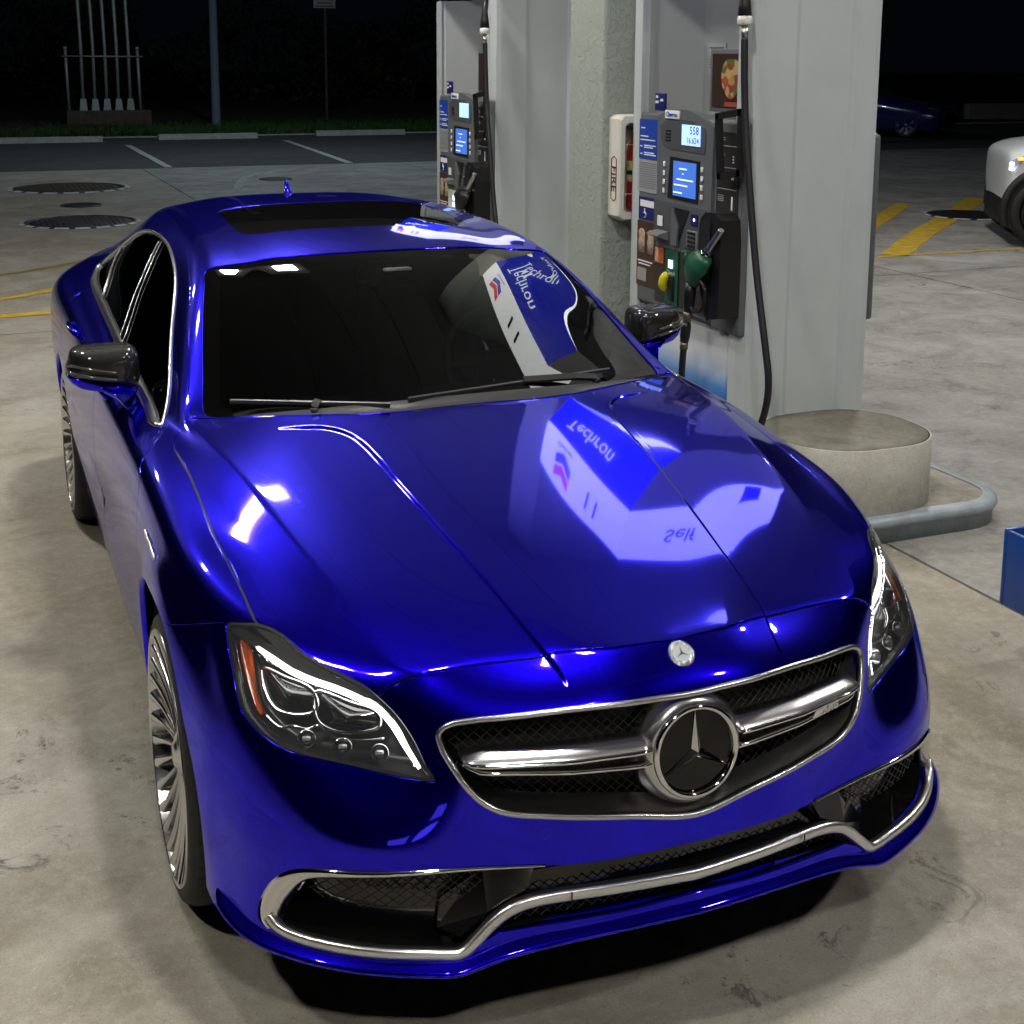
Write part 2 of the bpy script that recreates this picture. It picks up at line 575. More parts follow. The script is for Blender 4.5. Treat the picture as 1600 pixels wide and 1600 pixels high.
def refine(S, mask):
    """1-to-4 split of masked triangles"""
    T = S.T[mask]
    E = np.concatenate([T[:, [0, 1]], T[:, [1, 2]], T[:, [2, 0]]])
    Es = np.sort(E, 1)
    u, inv = np.unique(Es, axis=0, return_inverse=True)
    inv = inv.ravel()
    o = lerp_add(S, (u[:, 0], u[:, 1], np.full(len(u), .5)))
    n = len(T)
    a, b, c = o + inv[:n], o + inv[n:2 * n], o + inv[2 * n:]
    new = np.concatenate([np.stack([T[:, 0], a, c], 1), np.stack([a, T[:, 1], b], 1), np.stack([c, b, T[:, 2]], 1),
                          np.stack([a, b, c], 1)])
    S.T = np.concatenate([S.T[~mask], new])


def clip(S, f):
    """keep f <= 0 (f per vertex array); returns a new compact Surf"""
    S = Surf(S.V, S.T, S.N, dict(S.D))
    S.D['_f'] = f
    ins = f <= 0
    cnt = ins[S.T].sum(1)
    keep = S.T[cnt == 3]
    cross = S.T[(cnt == 1) | (cnt == 2)]
    if len(cross):
        # rotate so that the lone vertex is first
        c_ins = ins[cross]
        lone_is_in = c_ins.sum(1) == 1
        lone = np.where(lone_is_in, c_ins.argmax(1), (~c_ins).argmax(1))
        ar = np.arange(len(cross))
        a = cross[ar, lone]
        b = cross[ar, (lone + 1) % 3]
        c = cross[ar, (lone + 2) % 3]
        E = np.concatenate([np.stack([a, b], 1), np.stack([a, c], 1)])
        Es = np.sort(E, 1)
        u, inv = np.unique(Es, axis=0, return_inverse=True)
        inv = inv.ravel()
        t = f[u[:, 0]] / (f[u[:, 0]] - f[u[:, 1]])
        o = lerp_add(S, (u[:, 0], u[:, 1], t))
        n = len(cross)
        p, q = o + inv[:n], o + inv[n:]
        L = lone_is_in
        keep = np.concatenate([keep, np.stack([a, p, q], 1)[L], np.stack([p, b, c], 1)[~L], np.stack([p, c, q], 1)[~L]])
    S.T = keep
    S.D.pop('_f')
    return S.compact()


def pip(poly, P):
    x, y = P[:, 0], P[:, 1]
    ins = np.zeros(len(P), bool)
    n = len(poly)
    j = n - 1
    for i in range(n):
        xi, yi = poly[i]
        xj, yj = poly[j]
        c = (yi > y) != (yj > y)
        if yj != yi:
            ins ^= c & (x < (xj - xi) * (y - yi) / (yj - yi) + xi)
        j = i
    return ins


def mirror(pts):
    return [(-p[0], p[1], p[2]) for p in pts]


class Feature:
    """curve: 3D points near the surface (smoothed + snapped). extra: closing (row, station) points outside the sheet"""

    def __init__(s, curve, closed=True, extra=(), n=8, smooth=True):
        c = spline(curve, n, closed) if smooth else [Vector(p) for p in curve]
        if not smooth:   # resample straight pieces
            cc = []
            L = len(c)
            for i in range(L if closed else L - 1):
                a, b = c[i], c[(i + 1) % L]
                k = max(1, int((b - a).length / .01))
                cc += [a.lerp(b, t / k) for t in range(k)]
            if not closed:
                cc.append(c[-1])
            c = cc
        loc, nr, rs = [], [], []
        for p in c:
            a, b, d = on_body(p)
            loc.append(a)
            nr.append(b)
            rs.append(d)
        s.P, s.N, s.RS, s.closed = np.array(loc), np.array(nr), np.array(rs), closed
        s.poly = [tuple(p) for p in rs] + list(extra)
        # dense samples
        Q = s.P if not closed else np.concatenate([s.P, s.P[:1]])
        seg = np.linalg.norm(np.diff(Q, axis=0), axis=1)
        cum = np.r_[0, np.cumsum(seg)]
        k = int(cum[-1] / .0012) + 2
        t = np.linspace(0, cum[-1], k)
        s.dense = np.stack([np.interp(t, cum, Q[:, a]) for a in range(3)], 1)

    def field(s, S, near=.04):
        from mathutils.kdtree import KDTree
        ins = pip(s.poly, S.D['rs'])
        d = np.full(len(S.V), near)
        lo, hi = s.dense.min(0) - near, s.dense.max(0) + near
        cand = np.where(((S.V > lo) & (S.V < hi)).all(1))[0]
        kd = KDTree(len(s.dense))
        for i, p in enumerate(s.dense):
            kd.insert(p, i)
        kd.balance()
        dn = s.dense
        m = len(dn)
        for i in cand:
            v = S.V[i]
            _, j, dist = kd.find(v)
            if dist < near:
                best = dist
                for a, b in ((j - 1, j), (j, j + 1)):
                    if 0 <= a and b < m:
                        ab = dn[b] - dn[a]
                        L2 = ab @ ab
                        if L2 > 1e-14:
                            tt = min(1., max(0., (v - dn[a]) @ ab / L2))
                            dd = math.sqrt(((v - dn[a] - tt * ab) ** 2).sum())
                            best = min(best, dd)
                d[i] = best
        return np.where(ins, -d, d)


def flange_mesh(S, depth, name, m, parent, thick_mat=None, flange_edges=True):
    """panel with its borders turned inwards"""
    T = S.T
    E = np.concatenate([T[:, [0, 1]], T[:, [1, 2]], T[:, [2, 0]]])
    Es = np.sort(E, 1)
    u, idx, cnt = np.unique(Es, axis=0, return_index=True, return_counts=True)
    B = E[idx[cnt == 1]]
    V, N = S.V, S.N
    if depth > 0 and len(B):
        ve = V[B[:, 1]] - V[B[:, 0]]
        # outward direction in the surface
        out = np.cross(ve, N[B[:, 0]])
        O = np.zeros_like(V)
        np.add.at(O, B[:, 0], out)
        np.add.at(O, B[:, 1], out)
        ln = np.linalg.norm(O, axis=1)
        O[ln > 0] /= ln[ln > 0][:, None]
        bv = np.unique(B)
        mp = {int(i): k for k, i in enumerate(bv)}
        n0 = len(V)
        top = V[bv] + O[bv] * .0006 - N[bv] * .0006
        bot = V[bv] + O[bv] * .0006 - N[bv] * depth
        nt_ = (N[bv] + O[bv])
        nt_ /= np.linalg.norm(nt_, axis=1)[:, None]
        V2 = np.concatenate([V, top, bot])
        N2 = np.concatenate([N, nt_, O[bv]])
        k = len(bv)
        F = [tuple(t) for t in T]
        for a, b in B:
            ia, ib = mp[int(a)], mp[int(b)]
            F.append((b, a, n0 + ia, n0 + ib))
            F.append((n0 + ib, n0 + ia, n0 + k + ia, n0 + k + ib))
    else:
        V2, N2, F = V, N, [tuple(t) for t in T]
    return raw(name, V2, F, m, parent, True, N2)


# feature curves (right half, metres)
HL = [(.833,-.323,.794),(.804,-.352,.805),(.779,-.377,.809),(.752,-.410,.806),(.731,-.450,.798),(.714,-.489,.786),(.689,-.525,.774),(.652,-.568,.761),(.616,-.611,.747),(.592,-.641,.729),(.565,-.674,.699),(.543,-.707,.659),(.528,-.730,.620),(.512,-.748,.588),(.545,-.730,.588),(.594,-.703,.595),(.663,-.661,.607),(.746,-.606,.620),(.790,-.560,.629),(.819,-.513,.646),(.836,-.472,.667),(.840,-.413,.716),(.838,-.361,.757)]
GR = [(0,-.857,.729),(.070,-.854,.730),(.140,-.849,.730),(.256,-.818,.723),(.366,-.781,.711),(.440,-.750,.702),(.478,-.735,.694),(.498,-.730,.678),(.496,-.742,.650),(.479,-.764,.614),(.457,-.782,.579),(.430,-.796,.551),(.390,-.810,.530),(.294,-.838,.515),(.143,-.864,.496),(0,-.878,.476)]
OP = [(0,-.884,.419),(.124,-.876,.415),(.256,-.855,.412),(.320,-.840,.415),(.486,-.792,.421),(.660,-.719,.419),(.728,-.674,.412),(.761,-.648,.395),(.786,-.626,.360),(.803,-.611,.316),(.809,-.610,.279),(.776,-.651,.258),(.709,-.711,.256),(.626,-.763,.253),(.539,-.801,.250),(.488,-.817,.250),(.450,-.826,.266),(.411,-.833,.286),(.258,-.864,.294),(.124,-.882,.298),(0,-.890,.306)]
WS = [(0,.394,1.033),(.190,.398,1.031),(.329,.423,1.025),(.443,.461,1.018),(.540,.506,1.012),(.640,.560,1.005),(.694,.596,1.005),(.711,.622,1.009),(.684,.795,1.089),(.645,1.000,1.199),(.610,1.160,1.276),(.588,1.245,1.310),(.555,1.256,1.321),(.424,1.262,1.335),(.217,1.243,1.348),(0,1.232,1.352)]
DLO = [(.822,.690,.972),(.806,.735,.985),(.773,.848,1.036),(.731,1.070,1.132),(.666,1.385,1.253),(.639,1.610,1.298),(.623,1.859,1.321),(.621,2.172,1.319),(.625,2.458,1.292),(.638,2.760,1.232),(.668,2.980,1.155),(.700,3.120,1.085),(.735,3.140,1.050),(.770,3.000,1.042),(.787,2.812,1.036),(.805,2.259,1.028),(.813,1.829,1.020),(.819,1.445,1.008),(.823,1.112,.996),(.824,.867,.984)]
SUN = [(0,1.498,1.399),(.220,1.505,1.394),(.370,1.514,1.386),(.398,1.530,1.386),(.414,1.580,1.388),(.412,1.876,1.402),(.408,2.000,1.407),(.392,2.040,1.410),(.340,2.052,1.416),(.205,2.052,1.426),(0,2.045,1.430)]
REARGLASS = [(0,2.78,1.39),(.30,2.79,1.378),(.45,2.84,1.345),(.48,2.92,1.32),(.50,3.35,1.21),(.52,3.68,1.10),(.45,3.72,1.10),(0,3.75,1.11)]
HOODGAP = [(.744,.622,1.003),(.775,.592,.985),(.806,.555,.962),(.814,.500,.951),(.809,.402,.942),(.803,.283,.928),(.803,.121,.904),(.803,-.020,.879),(.793,-.160,.854),(.786,-.265,.832),(.783,-.362,.812)]
HOODLEAD = [(.593,-.640,.731),(.570,-.644,.751),(.533,-.654,.766),(.462,-.669,.776),(.388,-.681,.781),(.264,-.708,.790),(.134,-.760,.814),(0,-.779,.819)]
HOODREAR = [(0,.384,1.030),(.190,.388,1.028),(.329,.413,1.022),(.443,.451,1.015),(.540,.497,1.010),(.646,.556,1.004),(.744,.622,1.003)]


def both(h):   # half loop from centre to centre -> full closed loop
    return h + mirror(h[1:-1])[::-1]


hood_half = HOODREAR[:-1] + HOODGAP + [(.74, -.47, .78), (.66, -.57, .74)] + HOODLEAD
FE = {}
for sgn, sfx in ((1, 'l'), (-1, 'r')):
    mm = (lambda h: h) if sgn == 1 else mirror
    FE['headlight_' + sfx] = Feature(mm(HL), n=6)
    FE['window_' + sfx] = Feature(mm(DLO), n=8)
    arc = [(.94, 2.874 + .385 * math.cos(a), .345 + .385 * math.sin(a)) for a in np.radians(np.arange(-12, 193, 8))]
    FE['reararch_' + sfx] = Feature(mm(arc), closed=False, extra=[(sgn * 12.5, 14.5), (sgn * 12.5, 17.5)], n=3)
    fd = [(.838,.618,.956),(.868,.566,.940),(.901,.506,.914),(.912,.462,.895),(.919,.440,.853),(.924,.436,.810),(.928,.436,.758),(.930,.440,.660),(.928,.455,.500),(.918,.490,.360),(.912,.560,.310),(.912,.80,.300),(.912,1.30,.300),(.915,1.42,.310),(.932,1.462,.420),(.936,1.475,.60),(.938,1.478,.741),(.935,1.465,.833),(.929,1.450,.877),(.905,1.44,.945),(.845,1.435,.992),(.76,1.42,1.10),(.735,1.20,1.11),(.785,.85,1.03),(.81,.70,.975)]
    FE['front_door_' + sfx] = Feature(mm(fd), n=5)
    rd = [(.845,1.450,.992),(.905,1.455,.945),(.929,1.465,.877),(.935,1.480,.833),(.938,1.493,.741),(.936,1.490,.60),(.932,1.478,.420),(.915,1.46,.310),(.912,1.60,.300),(.912,2.20,.300),(.915,2.36,.33),(.930,2.42,.50),(.940,2.50,.64),(.943,2.62,.76),(.935,2.74,.88),(.900,2.80,.96),(.80,2.82,1.02),(.70,2.75,1.15),(.72,2.2,1.20),(.74,1.5,1.13)]
    FE['rear_door_' + sfx] = Feature(mm(rd), n=5)
    dt = [(.752,.640,.998),(.720,.814,1.085),(.668,1.092,1.222),(.634,1.294,1.290),(.602,1.559,1.343),(.574,1.892,1.368),(.553,2.259,1.373),(.532,2.80,1.33),(.52,3.2,1.25)]
    FE['roof_seam_' + sfx] = Feature(mm(dt), closed=False, n=8)
FE['grille'] = Feature(both(GR), n=6)
FE['opening'] = Feature(both(OP), n=5, smooth=False)
FE['windscreen'] = Feature(both(WS), n=6)
FE['sunroof'] = Feature(both(SUN), n=6)
FE['rear_glass'] = Feature(both(REARGLASS), n=5)
FE['hood'] = Feature(both(hood_half), n=6, smooth=False)
bg_half = [(.948,-.13,.735),(.921,-.160,.739),(.880,-.238,.766),(.845,-.303,.790),(.831,-.328,.793),(.74,-.47,.76),(.66,-.57,.735)] + HOODLEAD
FE['bumper'] = Feature(bg_half + mirror(bg_half[:-1])[::-1], closed=False, extra=[(-13, 6.2), (-13, -1), (13, -1), (13, 6.2)], smooth=False)

S0 = Surf(BV.copy(), BT.copy(), BN.copy(), {'rs': BRS.copy()})
from mathutils.kdtree import KDTree
_hc = [(.562,.407,.995),(.500,.395,.999),(.440,.372,1.0),(.398,.325,.999),(.380,.285,.997),(.364,.205,.990),(.347,.014,.952),(.320,-.243,.906),(.293,-.458,.858),(.277,-.600,.826),(.263,-.699,.797),(.254,-.760,.785),(.246,-.800,.745)]
_hcf = [Feature(_hc, closed=False, n=8), Feature(mirror(_hc), closed=False, n=8)]
_all = np.concatenate([f.dense[::3] for f in _hcf] + [f.dense[::3] for k, f in FE.items() if k not in ('rear_glass', 'reararch_l', 'rear_door_l')])
_kd = KDTree(len(_all))
for _i, _p in enumerate(_all):
    _kd.insert(_p, _i)
_kd.balance()
for _lev, _thr in ((0, .016), (1, .008)):
    dmin = np.array([_kd.find(v)[2] for v in S0.V])
    refine(S0, (dmin[S0.T] < _thr).any(1))
S0 = S0.compact()
for k, f in FE.items():
    S0.D[k] = f.field(S0)

# pressed lines: soft steps along the bonnet creases and the lower doors


def press(curve, ref, A_, W_, OUT_, f0=.06, f1=.04):
    """step down by A_ on the side of the curve that ref points to, fading out over OUT_"""
    cf = Feature(curve, closed=False, n=8)
    kd_ = KDTree(len(cf.dense))
    for i_, p_ in enumerate(cf.dense):
        kd_.insert(p_, i_)
    kd_.balance()
    ref = np.array(ref, float)
    lo_, hi_ = cf.dense.min(0) - OUT_, cf.dense.max(0) + OUT_
    cand_ = np.where(((S0.V > lo_) & (S0.V < hi_)).all(1))[0]
    newV, newN = S0.V.copy(), S0.N.copy()
    nd = len(cf.dense)
    for i_ in cand_:
        v_ = S0.V[i_]
        _, j_, dist_ = kd_.find(v_)
        if dist_ > OUT_ or j_ == 0 or j_ == nd - 1:
            continue
        t_ = cf.dense[j_ + 1] - cf.dense[j_ - 1]
        side_ = np.cross(t_, S0.N[i_])
        side_ = side_ / (np.linalg.norm(side_) + 1e-12)
        if side_ @ ref < 0:
            side_ = -side_
        d_ = float((v_ - cf.dense[j_]) @ side_)
        if d_ < -W_:
            continue
        fr_ = j_ / nd
        amp_ = A_ * min(1., fr_ / f0) * min(1., (1 - fr_) / f1)
        if d_ <= W_:
            u_ = (d_ + W_) / (2 * W_)
            h_ = u_ * u_ * (3 - 2 * u_)
            g_ = 6 * u_ * (1 - u_) / (2 * W_)
        else:
            u_ = min(1., (d_ - W_) / (OUT_ - W_))
            h_ = 1 - u_ * u_ * (3 - 2 * u_)
            g_ = -6 * u_ * (1 - u_) / (OUT_ - W_)
        newV[i_] = v_ - S0.N[i_] * amp_ * h_
        nn_ = S0.N[i_] + side_ * amp_ * g_
        newN[i_] = nn_ / np.linalg.norm(nn_)
    S0.V, S0.N = newV, newN


DC = [(.930,.46,.545),(.931,.80,.555),(.933,1.2,.572),(.935,1.6,.595),(.938,2.0,.625),(.940,2.36,.665)]
for sg in (1, -1):
    mm = (lambda h: h) if sg == 1 else mirror
    press(mm(_hc), (sg, 0, 0), .0068, .0060, .27)
    press(mm(DC), (0, 0, -1), .017, .030, .22, .15, .15)

LIN = S0
for _k in ('headlight_l', 'headlight_r', 'grille', 'opening', 'windscreen', 'window_l', 'window_r', 'rear_glass', 'reararch_l', 'reararch_r'):
    LIN = clip(LIN, .001 - LIN.D[_k])
car = empty('sports_saloon', (0, 0, 0), 0, 'glossy metallic blue four-door saloon with its daytime running lights on, parked beside the fuel pumps', 'car')


def take(base, key, g_in, g_out):
    piece = clip(base, base.D[key] + g_in)
    rest = clip(base, g_out - base.D[key])
    return piece, rest


BODY = S0
PIECE = {}
for key, gi, go in (('headlight_l', .0015, .0015), ('headlight_r', .0015, .0015), ('grille', 0, 0), ('opening', 0, 0),
                    ('windscreen', .0, .0), ('window_l', .0, .0), ('window_r', .0, .0), ('sunroof', .001, .001),
                    ('rear_glass', 0, 0), ('reararch_l', 0, 0), ('reararch_r', 0, 0),
                    ('hood', .0040, .0034), ('bumper', .0013, .0013), ('front_door_l', .0018, .0018),
                    ('front_door_r', .0018, .0018), ('rear_door_l', .0018, .0018), ('rear_door_r', .0018, .0018)):
    PIECE[key], BODY = take(BODY, key, gi, go)

for sfx in 'lr':
    BODY = clip(BODY, .0016 - np.abs(BODY.D['roof_seam_' + sfx]))
body_o = flange_mesh(BODY, .014, 'body_shell', PAINT, car)
hood_o = flange_mesh(PIECE['hood'], .014, 'bonnet', PAINT, car)
bumper_o = flange_mesh(PIECE['bumper'], .016, 'front_bumper', PAINT, car)
doors = {}
for sfx in 'lr':
    doors['f' + sfx] = flange_mesh(PIECE['front_door_' + sfx], .014, 'front_door', PAINT, car)
    doors['r' + sfx] = flange_mesh(PIECE['rear_door_' + sfx], .014, 'rear_door', PAINT, car)


def inset(S, d):
    return Surf(S.V - S.N * d, S.T, S.N, S.D)


ws_o = flange_mesh(inset(PIECE['windscreen'], .004), 0, 'windscreen', GLASS_WS, car)
side_glass = {s: flange_mesh(inset(PIECE['window_' + s], .006), 0, 'side_window', GLASS_SIDE, car) for s in 'lr'}
sun_o = flange_mesh(inset(PIECE['sunroof'], .001), .01, 'sunroof', mat('black_roof_glass', (.004, .004, .004), .02, 0., coat=0.), car)
rear_o = flange_mesh(inset(PIECE['rear_glass'], .004), 0, 'rear_window', GLASS_SIDE, car)
lens = {s: flange_mesh(PIECE['headlight_' + s], .004, 'headlight_lens', LENS, None) for s in 'lr'}


raw('inner_lining', LIN.V - LIN.N * .022, LIN.T, BLACKMATT, car, True)


def ribbon(f, half, depth, mb):
    """dark strip under a shut line"""
    P, N = f.P, f.N
    n = len(P)
    vs, fs = [], []
    for i in range(n):
        a = P[(i - 1) % n] if f.closed else P[max(i - 1, 0)]
        b = P[(i + 1) % n] if f.closed else P[min(i + 1, n - 1)]
        t = b - a
        t /= np.linalg.norm(t) + 1e-12
        o = np.cross(t, N[i])
        o /= np.linalg.norm(o) + 1e-12
        vs += [P[i] - N[i] * depth + o * half, P[i] - N[i] * depth - o * half]
    for i in range(n if f.closed else n - 1):
        j = (i + 1) % n
        fs.append([2 * i, 2 * i + 1, 2 * j + 1, 2 * j])
    mb.add(vs, fs)


mb = MB()
for k in ('hood', 'bumper', 'front_door_l', 'front_door_r', 'rear_door_l', 'rear_door_r', 'sunroof', 'roof_seam_l', 'roof_seam_r'):
    ribbon(FE[k], .010, .012, mb)
mb.build('shut_line_backing', BLACKMATT, car, fix=False)  # black backing strips stand in for the shade inside the panel gaps
# ================================================================== CAR DETAILS
def V3(p):
    return np.array(p, float)


def polyoff(P2, d):
    """inset a closed 2D polygon by d (positive = inwards for a CCW loop)"""
    P2 = np.array(P2)
    n = len(P2)
    area = .5 * np.sum(P2[:, 0] * np.roll(P2[:, 1], -1) - np.roll(P2[:, 0], -1) * P2[:, 1])
    t = np.roll(P2, -1, 0) - np.roll(P2, 1, 0)
    t /= np.linalg.norm(t, axis=1)[:, None] + 1e-12
    nr = np.stack([-t[:, 1], t[:, 0]], 1) * (1 if area > 0 else -1)
    return P2 + nr * d


def lattice(poly, cell, ratio, yfun, wire, name, parent, m):
    """diamond mesh of flat wires inside a 2D (x, z) polygon"""
    P2 = np.array(poly)
    lo, hi = P2.min(0), P2.max(0)
    mb = MB()
    for sg in (1, -1):
        dx, dz = cell * ratio, cell
        L = (hi[1] - lo[1])
        k0 = int((lo[0] - L * ratio) / dx) - 1
        k1 = int((hi[0] + L * ratio) / dx) + 1
        for k in range(k0, k1):
            x0 = k * dx
            n = int(L / (dz * .25)) + 2
            pts = []
            for i in range(n + 1):
                z = lo[1] + L * i / n
                x = x0 + sg * ratio * (z - lo[1]) + (0 if sg > 0 else ratio * L * 0)
                pts.append((x, z))
            ins = pip([tuple(q) for q in P2], np.array(pts))
            run = []
            for q, a in zip(pts + [None], list(ins) + [False]):
                if a:
                    run.append(q)
                else:
                    if len(run) > 1:
                        mb.tube([(p[0], yfun(p[0], p[1]), p[1]) for p in run], wire, 4, caps=False)
                    run = []
    o = mb.build(name, m, parent, fix=False)
    o['kind'] = 'stuff'
    return o


def surf_y(x, z, y0=-1.5):
    """front surface of the nose at (x, z)"""
    h = BODY_BVH.ray_cast(Vector((x, y0, z)), Vector((0, 1, 0)))
    return h[0].y if h[0] else -.6


# ---- nose: grille
grille = empty('radiator_grille', (0, 0, 0))
grille.parent = car
gl = FE['grille']
G2 = np.stack([gl.P[:, 0], gl.P[:, 2]], 1)
mb = MB()
ss = [Vector(n) for n in gl.N]
mb.sweep([Vector(p) + Vector(n) * .002 for p, n in zip(gl.P, gl.N)], [(-.010, -.0055), (.003, -.0062), (.0065, -.003), (.0065, .003), (.003, .0062), (-.010, .0055)], ss, closed=True, smooth=True)
mb.build('grille_frame', SATIN, car).parent = grille
# inner dark chrome funnel
I1, I2 = polyoff(G2, .004), polyoff(G2, .026)
mb = MB()
n = len(G2)
vs = [(G2[i][0], gl.P[i][1] + .002, G2[i][1]) for i in range(n)] + [(I1[i][0], gl.P[i][1] + .010, I1[i][1]) for i in range(n)] + [(I2[i][0], gl.P[i][1] + .046, I2[i][1]) for i in range(n)]
fs = [[r * n + i, r * n + (i + 1) % n, (r + 1) * n + (i + 1) % n, (r + 1) * n + i] for r in range(2) for i in range(n)]
mb.add(vs, fs, 0, True)
mb.build('grille_funnel', mat('dark_chrome', (.16, .16, .165), .24, 1.), grille)
gb = inset(PIECE['grille'], .075)
raw('grille_backing', gb.V, gb.T, BLACKMATT, grille, True)
lattice([tuple(p) for p in polyoff(G2, .020)], .020, 1.15, lambda x, z: surf_y(x, z) + .046, .0013, 'grille_mesh', grille, mat('mesh_black', (.018, .018, .018), .38))


def nose_y(x):
    ax = abs(x)
    return np.interp(ax, [0, .14, .265, .42, .53], [-.874, -.862, -.843, -.795, -.738])


for sg in (1, -1):
    # broad upper bar with bright lower lip, and the slim lower bar
    xs = np.linspace(.100, .462, 22)
    mb = MB()
    vs, fs = [], []
    for i, x in enumerate(xs):
        f = (x - .100) / .362
        y = nose_y(x)
        zt = .648 - .008 * f
        zb = .634 - .006 * f
        tp = max(0, (f - .9) / .1)
        zt -= tp * .012
        dep = .036
        ring = [(y + dep, zt + .010), (y + .016, zt + .005), (y + .002, (zt + zb) / 2 + .005), (y - .009, zb + .004), (y - .011, zb), (y - .007, zb - .003), (y + dep, zb - .002)]
        vs += [(sg * x, a, b) for a, b in ring]
    m7 = 7
    for i in range(len(xs) - 1):
        for k in range(m7):
            fs.append([i * m7 + k, i * m7 + (k + 1) % m7, (i + 1) * m7 + (k + 1) % m7, (i + 1) * m7 + k])
    fs += [list(range(m7)), [len(vs) - 1 - k for k in range(m7)]]
    mb.add(vs, fs, 0, True)
    b1 = mb.build('grille_bar', SATIN, grille)
    mb = MB()
    pts = [(sg * x, nose_y(x) - .014, .6345 - .006 * (x - .075) / .387) for x in np.linspace(.104, .455, 20)]
    mb.tube(pts, .0042, 8)
    mb.build('bar_lip', CHROME, grille)
    mb = MB()
    pts = [(sg * x, nose_y(x) - .006, .600 + .012 * (x - .09) / .34) for x in np.linspace(.100, .435, 20)] + [(sg * .450, nose_y(.45) + .002, .616), (sg * .468, nose_y(.468) + .018, .622)]
    mb.sweep(pts, [(-.018, -.003), (.002, -.0045), (.0055, 0), (.002, .0045), (-.018, .003)], [Vector((0, -1, 0))] * len(pts), smooth=True)
    mb.build('grille_bar_slim', CHROME, grille)

# star
SC_ = Vector((0, -.866, .611))
tilt = Matrix.Rotation(math.radians(-6), 3, 'X')


def star_pt(x, h, z):
    return SC_ + tilt @ Vector((x, -h, z))


star = empty('grille_star', (0, 0, 0))
star.parent = grille


def lathe_y(prof, n=56):
    vs, fs = [], []
    for r_, h_ in prof:
        for k in range(n):
            a_ = 2 * math.pi * k / n
            vs.append(star_pt(r_ * math.cos(a_), h_, r_ * math.sin(a_)))
    for i in range(len(prof) - 1):
        for k in range(n):
            fs.append([i * n + k, i * n + (k + 1) % n, (i + 1) * n + (k + 1) % n, (i + 1) * n + k])
    return vs, fs


grille_ch = []
mb = MB()
mb.add(*lathe_y([(.1245, -.055), (.118, -.02), (.108, -.004), (.101, .003), (.096, .004)]), 0, True)
mb.build('star_bezel', SATIN, grille)
mb = MB()
mb.add(*lathe_y([(.097, .000), (.0975, .008), (.094, .014), (.0885, .015), (.0845, .010), (.083, .002)]), 0, True)
mb.build('star_ring', CHROME, grille)
mb = MB()
v_, f_ = lathe_y([(.084, .003), (.04, .005), (.0005, .006)])
mb.add(v_, f_, 0, True)
mb.build('star_disc', mat('star_black_gloss', (.003, .003, .003), .03), grille)
mb = MB()
for k in range(3):
    a_ = math.radians(90 + 120 * k)
    d_ = Vector((math.cos(a_), 0, math.sin(a_)))
    p_ = Vector((-d_.z, 0, d_.x))
    tip, l_, r_ = d_ * .085, p_ * .0125 - d_ * .0072, -p_ * .0125 - d_ * .0072
    base = [tip, l_, r_, Vector((0, 0, 0))]
    vs = [star_pt(q.x, h_, q.z) for q, h_ in ((tip, .0065), (l_, .0065), (r_, .0065), (Vector((0, 0, 0)), .017), (tip * .985, .0085))]
    mb.add(vs, [[0, 1, 3, 4], [0, 4, 3, 2]], 0, False)
mb.build('star_emblem', CHROME, grille)
bpy.data.objects.remove(star)


# text helper
def text_mesh(name, s, size, M_, m, parent=None, depth=.001, align='CENTER', shear=0., bold=0., mi=None, space=1.):
    cu = bpy.data.curves.new(name, 'FONT')
    cu.body = s
    cu.size = size
    cu.extrude = depth
    cu.align_x = align
    cu.align_y = 'CENTER'
    cu.shear = shear
    cu.offset = bold
    cu.space_character = space
    cu.resolution_u = 3
    o = bpy.data.objects.new(name, cu)
    COL.objects.link(o)
    dg = bpy.context.evaluated_depsgraph_get()
    me = bpy.data.meshes.new_from_object(o.evaluated_get(dg))
    bpy.data.objects.remove(o)
    me.transform(M_)
    me.name = name
    me.materials.clear()
    return link(name, me, m, parent)


def frame(o, x, y):
    """matrix with local x, y axes (text runs along x)"""
    x = Vector(x).normalized()
    z = x.cross(Vector(y)).normalized()
    y = z.cross(x)
    M_ = Matrix((x, y, z)).transposed().to_4x4()
    M_.translation = Vector(o)
    return M_


mb = MB()
ax = .362
text_mesh('grille_badge', 'AMG', .023, frame((.352, nose_y(.352) - .017, .621), (.075, nose_y(.40) - nose_y(.325), 0), (0, 0, 1)), mat('badge_bright', (.75, .75, .76), .3, .55), grille, .0015, bold=.0006, space=1.05)
mb = MB()
for k in range(4):
    x_ = .300 + k * .007
    mb.add([(x_ - .004, nose_y(x_) - .017, .614), (x_ + .001, nose_y(x_) - .017, .614), (x_ + .009, nose_y(x_) - .017, .629), (x_ + .004, nose_y(x_) - .017, .629)], [[0, 1, 2, 3]])
mb.build('badge_stripes', MATS['badge_bright'], grille)

